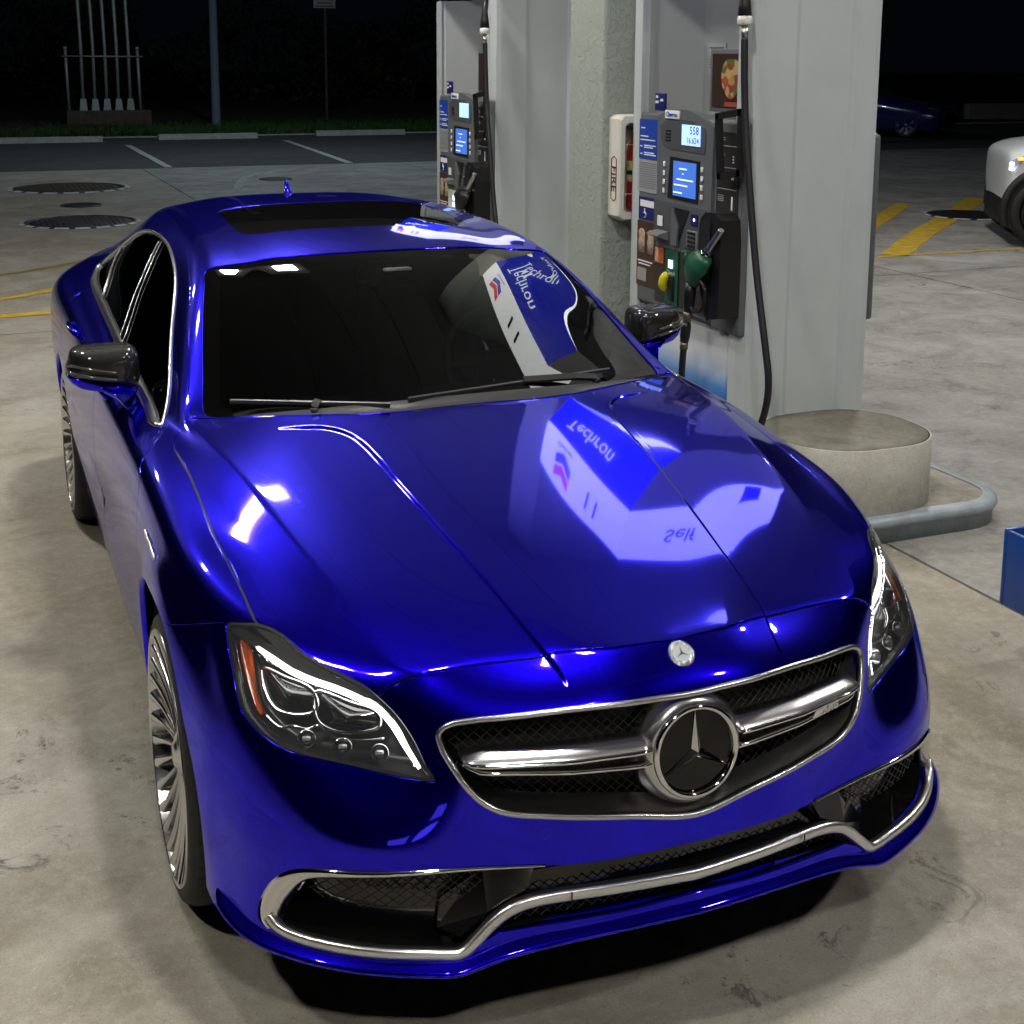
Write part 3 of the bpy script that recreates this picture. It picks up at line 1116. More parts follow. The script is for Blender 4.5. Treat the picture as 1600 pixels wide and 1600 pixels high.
# ---- bonnet badge
bp_, bn_, _ = on_body((0, -.799, .786))
bz = Vector(bn_)
bx = Vector((1, 0, 0))
by = bz.cross(bx)
BM = Matrix((bx, by, bz)).transposed().to_4x4()
BM.translation = Vector(bp_)
mb = MB()
mb.lathe([(.0285, 0), (.0285, .002), (.026, .0036), (.0195, .0036), (.0185, .003)], n=40, cap1=False)
ob = mb.build('bonnet_badge', mat('badge_silver', (.75, .76, .78), .22, 1., bump=.9, bscale=260), hood_o)
ob.data.transform(BM)
mb = MB()
mb.lathe([(.0188, .0031), (.0005, .0034)], n=32, cap0=False)
o2 = mb.build('badge_disc', mat('badge_white', (.62, .66, .72), .18, .3), hood_o)
o2.data.transform(BM)
mb = MB()
for k in range(3):
    a_ = math.radians(90 + 120 * k)
    d_, p_ = Vector((math.cos(a_), math.sin(a_), 0)), Vector((-math.sin(a_), math.cos(a_), 0))
    mb.add([d_ * .0175 + Vector((0, 0, .0042)), p_ * .0022 - d_ * .0012 + Vector((0, 0, .0042)), Vector((0, 0, .0048)), -p_ * .0022 - d_ * .0012 + Vector((0, 0, .0042))], [[0, 1, 2, 3]])
o3 = mb.build('badge_star', mat('badge_dark', (.02, .02, .025), .3), hood_o)
o3.data.transform(BM)

# ---- lower intake
ob_ = inset(PIECE['opening'], .07)
raw('intake_backing', ob_.V, ob_.T, BLACKGLOSS, bumper_o, True)
op = FE['opening']
mb = MB()
n = len(op.P)
vs = [p - nn * .010 for p, nn in zip(op.P, op.N)] + [p - nn * .072 for p, nn in zip(op.P, op.N)]
mb.add(vs, [[i, (i + 1) % n, n + (i + 1) % n, n + i] for i in range(n)], 0, True)
mb.build('intake_wall', BLACKGLOSS, bumper_o)
O2 = np.array([(p[0], p[2]) for p in OP])
for sg in (1, -1):
    side_poly = [(.40, .412), (.64, .410), (.72, .398), (.752, .372), (.74, .340), (.62, .325), (.50, .330), (.44, .350)]
    lattice([(sg * a, b) for a, b in side_poly], .020, 1.3, lambda x, z: surf_y(x, z) + .040, .0014, 'intake_mesh', bumper_o, MATS['mesh_black'])
    # gloss black guide vane between mesh and blade
    mb = MB()
    q = [(.325, .402), (.425, .402), (.505, .335), (.515, .275), (.478, .272), (.425, .318), (.350, .356)]
    pts = [(sg * a, surf_y(a, b) + d, b) for (a, b), d in zip(q, (.03, .045, .056, .056, .024, .022, .022))]
    pts2 = [(p[0], p[1] + .03, p[2]) for p in pts]
    k = len(q)
    mb.add(pts + pts2, [list(range(k)), list(range(2 * k - 1, k - 1, -1))] + [[i, (i + 1) % k, k + (i + 1) % k, k + i] for i in range(k)])
    mb.build('intake_vane', BLACKGLOSS, bumper_o)
lattice([(-.40, .318), (0, .338), (.40, .318), (.43, .288), (.26, .298), (0, .310), (-.26, .298), (-.43, .288)], .018, 1.3, lambda x, z: surf_y(x, z) + .030, .0014, 'lower_mesh', bumper_o, MATS['mesh_black'])

# satin blade across the mouth
BLD = [(.812,-.604,.284),(.800,-.622,.270),(.776,-.652,.264),(.709,-.714,.263),(.626,-.766,.261),(.539,-.805,.257),(.500,-.818,.253),(.482,-.822,.256),(.455,-.829,.280),(.420,-.837,.314),(.390,-.842,.334),(.352,-.848,.346),(.310,-.856,.351),(.270,-.865,.353),(.200,-.876,.354),(.124,-.886,.354),(.06,-.891,.353),(.0,-.895,.352)]
c_ = spline(BLD, 5)
full = c_ + [Vector((-p.x, p.y, p.z)) for p in c_[-2::-1]]
sd = []
for i_, p in enumerate(full):
    q_, nn, _ = on_body(p)
    full[i_] = Vector(q_) + Vector(nn) * .004
    sd.append(Vector((nn[0], nn[1], nn[2] * .3)).normalized())
mb = MB()
mb.sweep(full, [(-.012, -.0125), (.002, -.0125), (.006, -.009), (.007, .006), (.003, .0115), (-.012, .0115)], sd, smooth=True)
mb.build('bumper_blade', mat('satin_aluminium', (.78, .78, .78), .3, 1.), bumper_o)
for sg in (1, -1):
    mb = MB()
    mb.box((sg * .272, -.8735, .353), (.0012, .004, .0245))
    mb.build('blade_joint', BLACKMATT, bumper_o)

# chrome surround of the outer intakes
UO = [(.316,-.842,.418),(.486,-.792,.426),(.660,-.720,.4255),(.728,-.675,.420),(.770,-.640,.402),(.798,-.612,.373),(.819,-.591,.333),(.831,-.580,.292),(.830,-.585,.268),(.818,-.602,.258)]
UI = [(.318,-.842,.413),(.486,-.794,.417),(.661,-.722,.411),(.727,-.678,.398),(.752,-.658,.381),(.777,-.638,.345),(.794,-.624,.315),(.803,-.617,.290),(.806,-.616,.274),(.808,-.614,.262)]
for sg in (1, -1):
    a_, b_ = spline(UO, 6), spline(UI, 6)
    mb = MB()
    vs, fs = [], []
    nrm_ = None
    for p, q in zip(a_, b_):
        pa, na, _ = on_body(p)
        qa, nb, _ = on_body(q)
        pa, qa, na = Vector(pa), Vector(qa), Vector(na)
        m1 = pa.lerp(qa, .35)
        m2 = pa.lerp(qa, .8)
        for w in (pa - na * .004, pa + na * .0025, m1 + na * .006, m2 + na * .0045, qa - na * .002, qa + (qa - pa) * .12 - na * .022):
            vs.append((sg * w.x, w.y, w.z))
    L = len(a_)
    for i in range(L - 1):
        for k in range(5):
            fs.append([i * 6 + k, i * 6 + k + 1, (i + 1) * 6 + k + 1, (i + 1) * 6 + k])
    mb.add(vs, fs, 0, True)
    mb.build('intake_trim', CHROME, bumper_o)

# painted lip under the mouth
LIP = [(.893,-.448,.262),(.884,-.488,.250),(.868,-.541,.241),(.838,-.600,.237),(.790,-.660,.236),(.735,-.713,.236),(.66,-.766,.235),(.58,-.805,.233),(.52,-.828,.231),(.495,-.834,.231),(.46,-.838,.238),(.41,-.845,.250),(.33,-.858,.262),(.20,-.877,.272),(.10,-.888,.276),(0,-.894,.278)]
c_ = spline(LIP, 6)
mb = MB()
vs, fs = [], []
fullL = c_ + [Vector((-p.x, p.y, p.z)) for p in c_[-2::-1]]
L = len(fullL)
for i, p in enumerate(fullL):
    t_ = (fullL[min(i + 1, L - 1)] - fullL[max(i - 1, 0)]).normalized()
    o_ = t_.cross(Vector((0, 0, 1))).normalized()
    if o_.y > 0 and abs(o_.x) < .9:
        o_ = -o_
    if o_.x * p.x < -.3:
        o_ = -o_
    e_ = min(1., min(i, L - 1 - i) / 5.)
    for q in ((-.030, .026), (-.006, .014), (.002 + .009 * e_, .004), (.005 + .013 * e_, -.002), (.004 + .011 * e_, -.007), (-.010, -.011), (-.06, -.010)):
        vs.append(p + o_ * q[0] + Vector((0, 0, q[1])))
for i in range(L - 1):
    for k in range(6):
        fs.append([i * 7 + k, i * 7 + k + 1, (i + 1) * 7 + k + 1, (i + 1) * 7 + k])
mb.add(vs, fs, 0, True)
mb.build('front_lip', PAINT, bumper_o)

# parking sensors
for x_, z_ in ((.313, .478), (-.313, .478)):
    p_, n_, _ = on_body((x_, surf_y(x_, z_), z_))
    mb = MB()
    mb.tube([(.0098 * math.cos(q), .0098 * math.sin(q), -.0002) for q in np.linspace(0, 2 * math.pi, 24, endpoint=False)], .0007, 5, closed=True)
    o_ = mb.build('parking_sensor', BLACKMATT, bumper_o)
    zz = Vector(n_)
    xx = Vector((1, 0, 0))
    xx = (xx - zz * xx.dot(zz)).normalized()
    M_ = Matrix((xx, zz.cross(xx), zz)).transposed().to_4x4()
    M_.translation = Vector(p_)
    o_.data.transform(M_)

# ---- headlights
DRL = [(.794,-.411,.774),(.772,-.451,.763),(.743,-.496,.750),(.710,-.536,.741),(.670,-.575,.733),(.632,-.614,.721),(.599,-.649,.704),(.578,-.675,.678),(.561,-.702,.643),(.541,-.727,.608)]
AMB = [(.821,-.362,.777),(.812,-.385,.768),(.812,-.424,.736),(.812,-.465,.702),(.808,-.505,.672),(.813,-.500,.671),(.821,-.445,.709),(.826,-.390,.748)]
PR1 = [(.796,-.441,.742),(.756,-.493,.737),(.715,-.542,.726),(.706,-.566,.701),(.721,-.570,.690),(.775,-.530,.686),(.792,-.495,.699)]
PR2 = [(.708,-.551,.722),(.647,-.610,.710),(.604,-.647,.697),(.606,-.660,.676),(.637,-.645,.665),(.687,-.612,.665),(.712,-.583,.680)]
LED = [(.740,-.590,.650),(.675,-.636,.640),(.612,-.677,.631)]
DRLM = mat("daytime_running_light", (.9, .9, .9), .3, emit=(1., .97, .92), estr=7.)
AMBER = mat('amber_reflector', (.70, .11, .015), .2, coat=.8)
HOUSING = mat('lamp_housing_black', (.04, .04, .042), .28, .5)
LAMPCHROME = mat('lamp_chrome', (.72, .72, .74), .12, 1.)
LENSDARK = mat('projector_lens', (.012, .012, .014), .03, coat=1.)


def depth_pts(pts, d, sg):
    out = []
    for p in pts:
        q, nn, _ = on_body(p)
        w = q - nn * d
        out.append(Vector((sg * w[0], w[1], w[2])))
    return out


for sg, sfx in ((1, 'l'), (-1, 'r')):
    hl = empty('headlight', (0, 0, 0))
    hl.parent = car
    lens[sfx].parent = hl
    P = PIECE['headlight_' + sfx]
    # bowl
    dd = np.clip(-P.D['headlight_' + sfx] / .030, 0, 1)
    dep = .006 + .055 * (dd * dd * (3 - 2 * dd))
    raw('lamp_housing', P.V - P.N * dep[:, None], P.T, HOUSING, hl, True)
    # dark rim seal
    rim = clip(P, -.007 - P.D['headlight_' + sfx])
    raw('lamp_seal', rim.V - rim.N * .002, rim.T, BLACKMATT, hl, True, rim.N)
    c_ = depth_pts(spline(DRL, 6), .014, sg)
    mb = MB()
    rr = [.0068 * min(1, .55 + i / 14) * (1. if i < len(c_) - 10 else .5 + .5 * (len(c_) - 1 - i) / 10) for i in range(len(c_))]
    mb.tube(c_, rr, 8)
    mb.build('running_light', DRLM, hl)
    up_ = depth_pts(spline([(p[0], p[1] + .006, p[2] + .011) for p in DRL[:8]], 6), .018, sg)
    mb = MB()
    mb.tube(up_, .006, 6)
    mb.build('light_guide_trim', LAMPCHROME, hl)
    # amber
    a_ = spline(AMB, 4, True)
    t_ = depth_pts(a_, .016, sg)
    b_ = depth_pts(a_, .028, sg)
    k = len(t_)
    mb = MB()
    mb.add(t_ + b_, [list(range(k))] + [[i, (i + 1) % k, k + (i + 1) % k, k + i] for i in range(k)], 0, False)
    mb.build('side_marker', AMBER, hl)
    for PRX in (PR1, PR2):
        a_ = spline(PRX, 5, True)
        e_ = depth_pts(a_, .020, sg)
        mb = MB()
        mb.tube(e_, .0042, 6, closed=True)
        pj = mb.build('projector_bezel', LAMPCHROME, hl)
        ctr = sum(e_, Vector()) / len(e_)
        ci = [p.lerp(ctr, .12) for p in e_]
        ff = Vector((-.35 * -sg, -.8, .3)).normalized()
        mb = MB()
        k = len(ci)
        rings = [ci]
        for f_, h_ in ((.45, .010), (.75, .017), (.999, .020)):
            rings.append([p.lerp(ctr, f_) + ff * h_ for p in ci])
        vs = [p for r in rings for p in r]
        fs = [[r * k + i, r * k + (i + 1) % k, (r + 1) * k + (i + 1) % k, (r + 1) * k + i] for r in range(3) for i in range(k)]
        mb.add(vs, fs, 0, True)
        mb.build('projector_lens', LENSDARK, hl)
    for q in LED:
        p0 = depth_pts([q], .034, sg)[0]
        ff = Vector((.25 * sg, -.85, .35)).normalized()
        xx = Vector((0, 0, 1)).cross(ff).normalized()
        yy = ff.cross(xx)
        M_ = Matrix((xx, yy, ff)).transposed().to_4x4()
        M_.translation = p0
        mb = MB()
        mb.lathe([(.007, -.010), (.012, -.004), (.0185, .012), (.0195, .014), (.0175, .0145)], n=24, cap1=False)
        o_ = mb.build('led_reflector', LAMPCHROME, hl)
        o_.data.transform(M_)
        mb = MB()
        mb.box((0, .002, .010), (.017, .009, .016), bev=.003)
        o_ = mb.build('led_chip', mat('led_pale', (.72, .74, .76), .2, .6), hl)
        o_.data.transform(M_)
    # lower chrome step
    st = depth_pts(spline([(.800,-.500,.668),(.780,-.540,.655),(.762,-.560,.668),(.735,-.580,.664),(.712,-.590,.672),(.690,-.618,.655),(.640,-.650,.650),(.60,-.672,.655)], 4), .026, sg)
    mb = MB()
    mb.tube(st, .0035, 6)
    mb.build('lamp_step', LAMPCHROME, hl)

# ---- window trim
for sg, sfx in ((1, 'l'), (-1, 'r')):
    f = FE['window_' + sfx]
    mb = MB()
    P, N = f.P, f.N
    n = len(P)
    vs, fs = [], []
    for i in range(n):
        t_ = V3(P[(i + 1) % n]) - V3(P[i - 1])
        t_ /= np.linalg.norm(t_)
        o_ = np.cross(t_, N[i])
        # belt strip is broader than the upper frame
        low = min(1., max(0., (i - 100) / 6.)) * min(1., (n - i) / 4.)
        w = .0065 + .019 * low
        # o_ may point in or out: make it point outwards (away from loop centre)
        c0 = P.mean(0)
        if (P[i] - c0) @ o_ < 0:
            o_ = -o_
        for a, b in ((-.004, -.008), (-.004, .004), (0, .0055), (w * .6, .0055), (w, .003), (w, -.006)):
            vs.append(P[i] + o_ * a + N[i] * b)
    for i in range(n):
        j = (i + 1) % n
        for k in range(5):
            fs.append([i * 6 + k, i * 6 + k + 1, j * 6 + k + 1, j * 6 + k])
    mb.add(vs, fs, 0, True)
    mb.build('window_trim', SATIN, doors['f' + sfx])
    # pillar bars behind the glass line
    for nm, A, B in (('b_pillar', [(.812,1.725,1.022),(.798,1.745,1.052),(.753,1.81,1.142),(.704,1.87,1.223),(.667,1.925,1.273),(.632,1.99,1.312)], [(.811,1.632,1.020),(.795,1.655,1.055),(.749,1.735,1.143),(.697,1.815,1.229),(.656,1.892,1.285),(.628,1.945,1.316)]),
                     ('quarter_bar', [(.794,2.437,1.044),(.761,2.540,1.096),(.713,2.728,1.145),(.673,2.839,1.177)], [(.794,2.475,1.040),(.760,2.585,1.088),(.715,2.772,1.136),(.672,2.880,1.168)])):
        a_ = [on_body((sg * p[0], p[1], p[2])) for p in spline(A, 4)]
        b_ = [on_body((sg * p[0], p[1], p[2])) for p in spline(B, 4)]
        mb = MB()
        vs, fs = [], []
        for (p, n1, _), (q, n2, _) in zip(a_, b_):
            vs += [p - n1 * .008, p - n1 * .001, q - n2 * .001, q - n2 * .008]
        for i in range(len(a_) - 1):
            for k in range(3):
                fs.append([i * 4 + k, i * 4 + k + 1, i * 4 + k + 5, i * 4 + k + 4])
        mb.add(vs, fs, 0, False)
        br = mb.build(nm, BLACKGLOSS, car)
        mb = MB()
        for L_ in (a_, b_):
            mb.tube([Vector(p - n1 * .0005) for p, n1, _ in L_], .0024, 5)
        mb.build('pillar_bead', SATIN, br)

# windscreen frit
fr = clip(PIECE['windscreen'], -.042 - PIECE['windscreen'].D['windscreen']) if False else None
W_ = PIECE['windscreen']
from itertools import chain
fld = FE['windscreen'].field(W_, near=.075)
frit = clip(W_, -.050 - fld)
raw('windscreen_frit', frit.V - frit.N * .0075, frit.T, mat('frit_grey', (.045, .045, .045), .6), car, True, frit.N)

# ---- door mirrors
CAP = [(1.036,1.136),(1.022,1.146),(.985,1.151),(.930,1.1545),(.884,1.156),(.862,1.152),(.848,1.134),(.843,1.090),(.846,1.046),(.862,1.034),(.905,1.040),(.952,1.046),(1.005,1.056),(1.046,1.066),(1.053,1.082),(1.046,1.108)]
SKIRT = [(1.052,1.072),(1.046,1.054),(1.030,1.040),(1.012,1.030),(.955,1.021),(.905,1.014),(.862,1.008),(.848,1.030),(.860,1.040),(.905,1.046),(.952,1.052),(1.005,1.062)]


def carbon():
    m = bpy.data.materials.new('carbon_fibre')
    m.use_nodes = True
    nt = m.node_tree
    b = nt.nodes['Principled BSDF']
    tc = nt.nodes.new('ShaderNodeTexCoord')
    mp = nt.nodes.new('ShaderNodeMapping')
    mp.inputs['Rotation'].default_value = (0, math.radians(45), 0)
    ck = nt.nodes.new('ShaderNodeTexChecker')
    ck.inputs['Scale'].default_value = 330
    ck.inputs['Color1'].default_value = (.003, .003, .003, 1)
    ck.inputs['Color2'].default_value = (.014, .014, .0135, 1)
    nt.links.new(tc.outputs['Object'], mp.inputs['Vector'])
    nt.links.new(mp.outputs['Vector'], ck.inputs['Vector'])
    nt.links.new(ck.outputs['Color'], b.inputs['Base Color'])
    _sock(b, 'Roughness', .55)
    _sock(b, 'Specular IOR Level', .15)
    _sock(b, 'Coat Weight', 1.)
    _sock(b, 'Coat Roughness', .02)
    return m


CARBON = carbon()


def loft_shell(out2, ybase, rings, sg, dx=-.012, dz=-.026):
    o = spline([(p[0] + dx, 0, p[1] + dz) for p in out2], 4, True)
    c = sum(o, Vector()) / len(o)
    k = len(o)
    vs, fs = [], []
    for sc, dy in rings:
        for p in o:
            q = c.lerp(p, sc)
            # the shell sweeps backwards towards the outside
            back = .30 * max(0, q.x - .86)
            vs.append((sg * q.x, ybase + dy + back, q.z))
    for r in range(len(rings) - 1):
        for i in range(k):
            fs.append([r * k + i, r * k + (i + 1) % k, (r + 1) * k + (i + 1) % k, (r + 1) * k + i])
    return vs, fs


for sg in (1, -1):
    mir = empty('door_mirror', (0, 0, 0))
    mir.parent = doors['fl' if sg > 0 else 'fr']
    mb = MB()
    mb.add(*loft_shell(CAP, 1.03, [(.90, .085), (.97, .06), (1., .03), (.985, -.004), (.93, -.030), (.80, -.048), (.6, -.058), (.35, -.063), (.01, -.065)], sg), 0, True)
    mb.build('mirror_cap', CARBON, doors['fl' if sg > 0 else 'fr'])
    mb = MB()
    mb.add(*loft_shell(CAP, 1.03, [(.90, .084), (.88, .070), (.01, .070)], sg), 0, True)
    mb.build('mirror_glass', mat('mirror_glass', (.8, .8, .8), .02, 1.), doors['fl' if sg > 0 else 'fr'])
    mb = MB()
    mb.add(*loft_shell(SKIRT, 1.03, [(.6, .08), (.98, .06), (1., .03), (.99, -.005), (.95, -.028), (.8, -.040), (.01, -.045)], sg), 0, True)
    mb.build('mirror_skirt', PAINT, doors['fl' if sg > 0 else 'fr'])
    # indicator ribs
    for z_ in (1.062, 1.040):
        mb = MB()
        pts = []
        for x_ in np.linspace(.905, 1.035, 12):
            pts.append((sg * x_, 1.03 - .070 + .30 * (x_ - .86) + .034 * ((x_ - .905) / .13) ** 3, z_ + .018 * (x_ - .905) / .13))
        mb.tube(pts, .0048, 6)
        mb.build('mirror_indicator', mat('smoked_lens', (.05, .05, .05), .08, coat=1.), doors['fl' if sg > 0 else 'fr'])
    # foot
    mb = MB()
    c_ = spline([(.945, 1.035, 1.008), (.912, 1.02, .990), (.885, .985, .960), (.868, .955, .936), (.850, .94, .930)], 5)
    vs, fs = [], []
    for i, p in enumerate(c_):
        f_ = i / (len(c_) - 1)
        hw, hh = .030 + .022 * f_, .016 + .012 * f_
        for k in range(12):
            a_ = 2 * math.pi * k / 12
            vs.append((sg * (p.x + hh * .5 * math.sin(a_)), p.y + hw * math.cos(a_), p.z + hh * math.sin(a_)))
    for i in range(len(c_) - 1):
        for k in range(12):
            fs.append([i * 12 + k, i * 12 + (k + 1) % 12, (i + 1) * 12 + (k + 1) % 12, (i + 1) * 12 + k])
    mb.add(vs, fs, 0, True)
    mb.build('mirror_foot', PAINT, doors['fl' if sg > 0 else 'fr'])
    bpy.data.objects.remove(mir)

# ---- door handles
for sg, sfx in ((1, 'l'), (-1, 'r')):
    for dk, y0_ in (('f', 1.27), ('r', 2.23)):
        p1, n1, _ = on_body((sg * .93, y0_ - .09, .955))
        p2, n2, _ = on_body((sg * .93, y0_ + .09, .962))
        a_, b_, nn = Vector(p1), Vector(p2), Vector(n1)
        pts = [a_ + nn * .004, a_.lerp(b_, .08) + nn * .022, a_.lerp(b_, .3) + nn * .034, a_.lerp(b_, .6) + nn * .035, a_.lerp(b_, .92) + nn * .024, b_ + nn * .004]
        mb = MB()
        mb.tube(spline(pts, 4), .0125, 10)
        ho = mb.build('door_handle', PAINT, doors[dk + sfx])
        mb = MB()
        mb.tube([q + nn * .0115 + Vector((0, 0, .004)) for q in spline(pts[1:5], 4)], .0028, 6)
        mb.build('handle_strip', CHROME, doors[dk + sfx])

# fender badge
for sg in (1, -1):
    p_, n_, _ = on_body((sg * .925, .19, .800))
    q_, _, _ = on_body((sg * .925, .29, .805))
    xd = Vector(q_) - Vector(p_)
    if sg < 0:
        xd = -xd
    M_ = frame(Vector(p_) + Vector(n_) * .002, xd, (0, 0, 1))
    text_mesh('wing_badge', 'V8 BITURBO', .030, M_, mat('badge_bright', (.75, .75, .76), .3, .55), body_o, .0016, bold=.0009)

# ---- wipers
def wiper(name, A, B, pivot, m=mat('wiper_black', (.018, .018, .019), .4)):
    mb = MB()
    pa, pb, pv = Vector(A), Vector(B), Vector(pivot)
    ln = (pb - pa)
    pts = [pa.lerp(pb, t) + Vector((0, -.004, .012)) for t in np.linspace(0, 1, 10)]
    mb.sweep(pts, [(-.004, -.006), (.004, -.006), (.007, .002), (0, .007), (-.007, .002)], [Vector((0, -.6, .8))] * 10)
    o = mb.build(name, m, car)
    mb = MB()
    mid = pa.lerp(pb, .55) + Vector((0, -.006, .020))
    mb.sweep([pv + Vector((0, 0, .006)), pv.lerp(mid, .3) + Vector((0, -.004, .010)), mid], [(-.005, -.010), (.005, -.010), (.005, .010), (-.005, .010)], [Vector((0, -.6, .8))] * 3)
    mb.lathe([(.012, -.010), (.012, .002), (.007, .005)], c=tuple(pv), n=16)
    mb.build('wiper_arm', m, o)
    return o


def ws_pt(x, y, lift=.0):
    p, n, _ = on_body((x, y, 1.05 + (y - .45) * .3))
    return Vector(p) + Vector(n) * lift


wiper('wiper', ws_pt(-.185, .420, .003), ws_pt(.50, .522, .003), ws_pt(.43, .478, .008))
wiper('wiper', ws_pt(-.665, .588, .001), ws_pt(-.24, .412, .001), ws_pt(-.44, .468, .004))
# cowl strip
mb = MB()
vs = []
for x_ in np.linspace(-.60, .60, 41):
    yh = np.interp(abs(x_), [p[0] for p in HOODREAR], [p[1] for p in HOODREAR])
    zh = np.interp(abs(x_), [p[0] for p in HOODREAR], [p[2] for p in HOODREAR])
    w = .030 * (1 - (abs(x_) / .62) ** 4)
    vs += [(x_, yh + .004, zh - .012), (x_, yh + .006, zh + .001), (x_, yh + .010 + w, zh + .005 + w * .40)]
mb.add(vs, [[i * 3 + k, i * 3 + k + 1, i * 3 + k + 4, i * 3 + k + 3] for i in range(40) for k in range(2)], 0, True)
mb.build('cowl_panel', DARKGREY, car)

# ---- roof aerial
mb = MB()
vs, fs = [], []
prof = [(.000, .066, .008), (.02, .062, .010), (.05, .046, .014), (.085, .020, .020), (.115, -.004, .022)]
for y_, h_, w_ in [(-.075, -.004, .010), (-.055, .012, .016), (-.02, .018, .021), (.005, .026, .020), (.02, .052, .014), (.035, .066, .008), (.05, .060, .007), (.06, -.004, .006)]:
    for a_ in np.linspace(-math.pi / 2, math.pi / 2, 9):
        vs.append((w_ * math.sin(a_) * (1 if True else 0), 2.62 + y_, 1.400 + max(h_, -.004) * math.cos(a_) ** .6 if math.cos(a_) > 1e-6 else 1.396))
for i in range(7):
    for k in range(8):
        fs.append([i * 9 + k, i * 9 + k + 1, i * 9 + k + 10, i * 9 + k + 9])
mb.add(vs, fs, 0, True)
mb.build('roof_aerial', PAINT, body_o)

# ---- wheels
TYRE = mat('tyre_rubber', (.013, .013, .013), .62)
RIM = mat('polished_rim', (.82, .82, .82), .2, 1.)
RIMDARK = mat('rim_barrel', (.30, .30, .31), .3, 1.)


def make_wheel(x, y, sg, detail=True):
    w = empty('wheel', (sg * x, y, .3455))
    w.parent = car
    # axis X, outward = +sg
    R_ = .3455
    mb = MB()
    prof = [(.286, -.235), (.300, -.245), (.325, -.243), (.340, -.225), (.3445, -.20), (.3455, -.13), (.3445, -.05), (.340, -.024), (.326, -.004), (.308, .003), (.297, .000), (.290, -.010)]
    mb.lathe([(r, h * sg) for r, h in prof], axis='X', n=72, cap0=False, cap1=False)
    ty = mb.build('tyre', TYRE, w)
    mb = MB()
    for h in (-.195, -.155, -.095, -.055):
        mb.lathe([(.3462, (h - .004) * sg), (.3462, (h + .004) * sg)], axis='X', n=72, cap0=False, cap1=False)
    mb.build('tread_groove', BLACKMATT, w)
    mb = MB()
    nb = 60
    for k in range(nb):
        a_ = 2 * math.pi * k / nb
        for h0, h1 in ((-.232, -.200), (-.050, -.016)):
            v = []
            for h, aa in ((h0, a_), (h1, a_), (h1, a_ + .018), (h0, a_ + .018)):
                rr = .3462 if -.2 <= h <= -.05 else (.3415 if h < -.2 else .3395)
                v.append((h * sg, rr * math.cos(aa), rr * math.sin(aa)))
            mb.add(v, [[0, 1, 2, 3]])
    o = mb.build('tread_sipe', BLACKMATT, w, fix=False)
    o['kind'] = 'stuff'
    mb = MB()
    mb.lathe([(r, h * sg) for r, h in [(.270, -.23), (.262, -.20), (.258, -.12), (.272, -.05), (.284, -.022), (.2895, -.008), (.2915, .001), (.294, .005), (.2975, .004), (.2975, -.004)]], axis='X', n=72, cap0=False, cap1=False)
    mb.build('rim', RIM, w)
    mb = MB()
    mb.lathe([(r, h * sg) for r, h in [(.0, -.012), (.026, -.013), (.030, -.018), (.044, -.022), (.058, -.034), (.068, -.06), (.07, -.10)]], axis='X', n=36, cap0=False, cap1=False)
    mb.build('hub', RIM, w)
    ns = 32
    # each spoke a tapered blade, its face bowed inwards
    prof_r = [.045, .085, .130, .180, .225, .262, .291]
    face = [-.026, -.030, -.029, -.024, -.017, -.008, .001]
    wid = [.0036, .0038, .0046, .0060, .0080, .0104, .0150]
    me = None
    for k in range(ns):
        a_ = 2 * math.pi * (k + .3) / ns
        if me is None:
            mb = MB()
            vs, fs = [], []
            for r_, f_, w_ in zip(prof_r, face, wid):
                vs += [(sg * (f_ - .030), r_, -w_ * .55), (sg * (f_ - .006), r_, -w_), (sg * f_, r_, -w_ * .55), (sg * f_, r_, w_ * .55), (sg * (f_ - .006), r_, w_), (sg * (f_ - .030), r_, w_ * .55)]
            for i in range(len(prof_r) - 1):
                for q in range(6):
                    fs.append([i * 6 + q, i * 6 + (q + 1) % 6, (i + 1) * 6 + (q + 1) % 6, (i + 1) * 6 + q])
            mb.add(vs, fs, 0, True)
            o = mb.build('spoke', RIM, w)
            me = o.data
        else:
            o = bpy.data.objects.new('spoke', me)
            COL.objects.link(o)
            o.parent = w
        o.rotation_euler = (a_, 0, 0)
    mb = MB()
    mb.lathe([(.185, -.085 * sg), (.185, -.070 * sg), (.06, -.070 * sg)], axis='X', n=48, cap0=False, cap1=False)
    mb.build('brake_disc', RIMDARK, w)
    mb = MB()
    mb.lathe([(.262, -.125 * sg), (.05, -.120 * sg)], axis='X', n=40, cap0=False, cap1=False)
    mb.build('wheel_back', BLACKMATT, w)
    return w


for sg in (1, -1):
    make_wheel(.928, 0, sg)
    make_wheel(.928, 2.874, sg)
    for y_ in (0, 2.874):
        mb = MB()
        vs, fs = [], []
        for i, a_ in enumerate(np.radians(np.linspace(-25, 205, 24))):
            for x_ in (.60, .905):
                vs.append((sg * x_, y_ + .398 * math.cos(a_), .345 + .398 * math.sin(a_)))
        fs = [[2 * i, 2 * i + 1, 2 * i + 3, 2 * i + 2] for i in range(23)]
        mb.add(vs, fs, 0, True)
        vs = [(sg * .60, y_ + .398 * math.cos(a_), .345 + .398 * math.sin(a_)) for a_ in np.radians(np.linspace(-25, 205, 24))]
        mb.add(vs, [list(range(24))])
        mb.build('wheel_liner', BLACKMATT, car)

# ---- underbody, sills
mb = MB()
mb.box((0, -.48, .245), (1.0, .56, .02))
mb.box((0, 1.55, .225), (1.74, 2.20, .03))
mb.box((0, 3.5, .25), (1.2, .9, .03))
mb.box((0, 0, .24), (1.16, .9, .02))
mb.build('underbody', BLACKMATT, car)
mb = MB()
mb.box((0, .30, .58), (1.40, .03, .66))
mb.build('bulkhead', BLACKMATT, car)

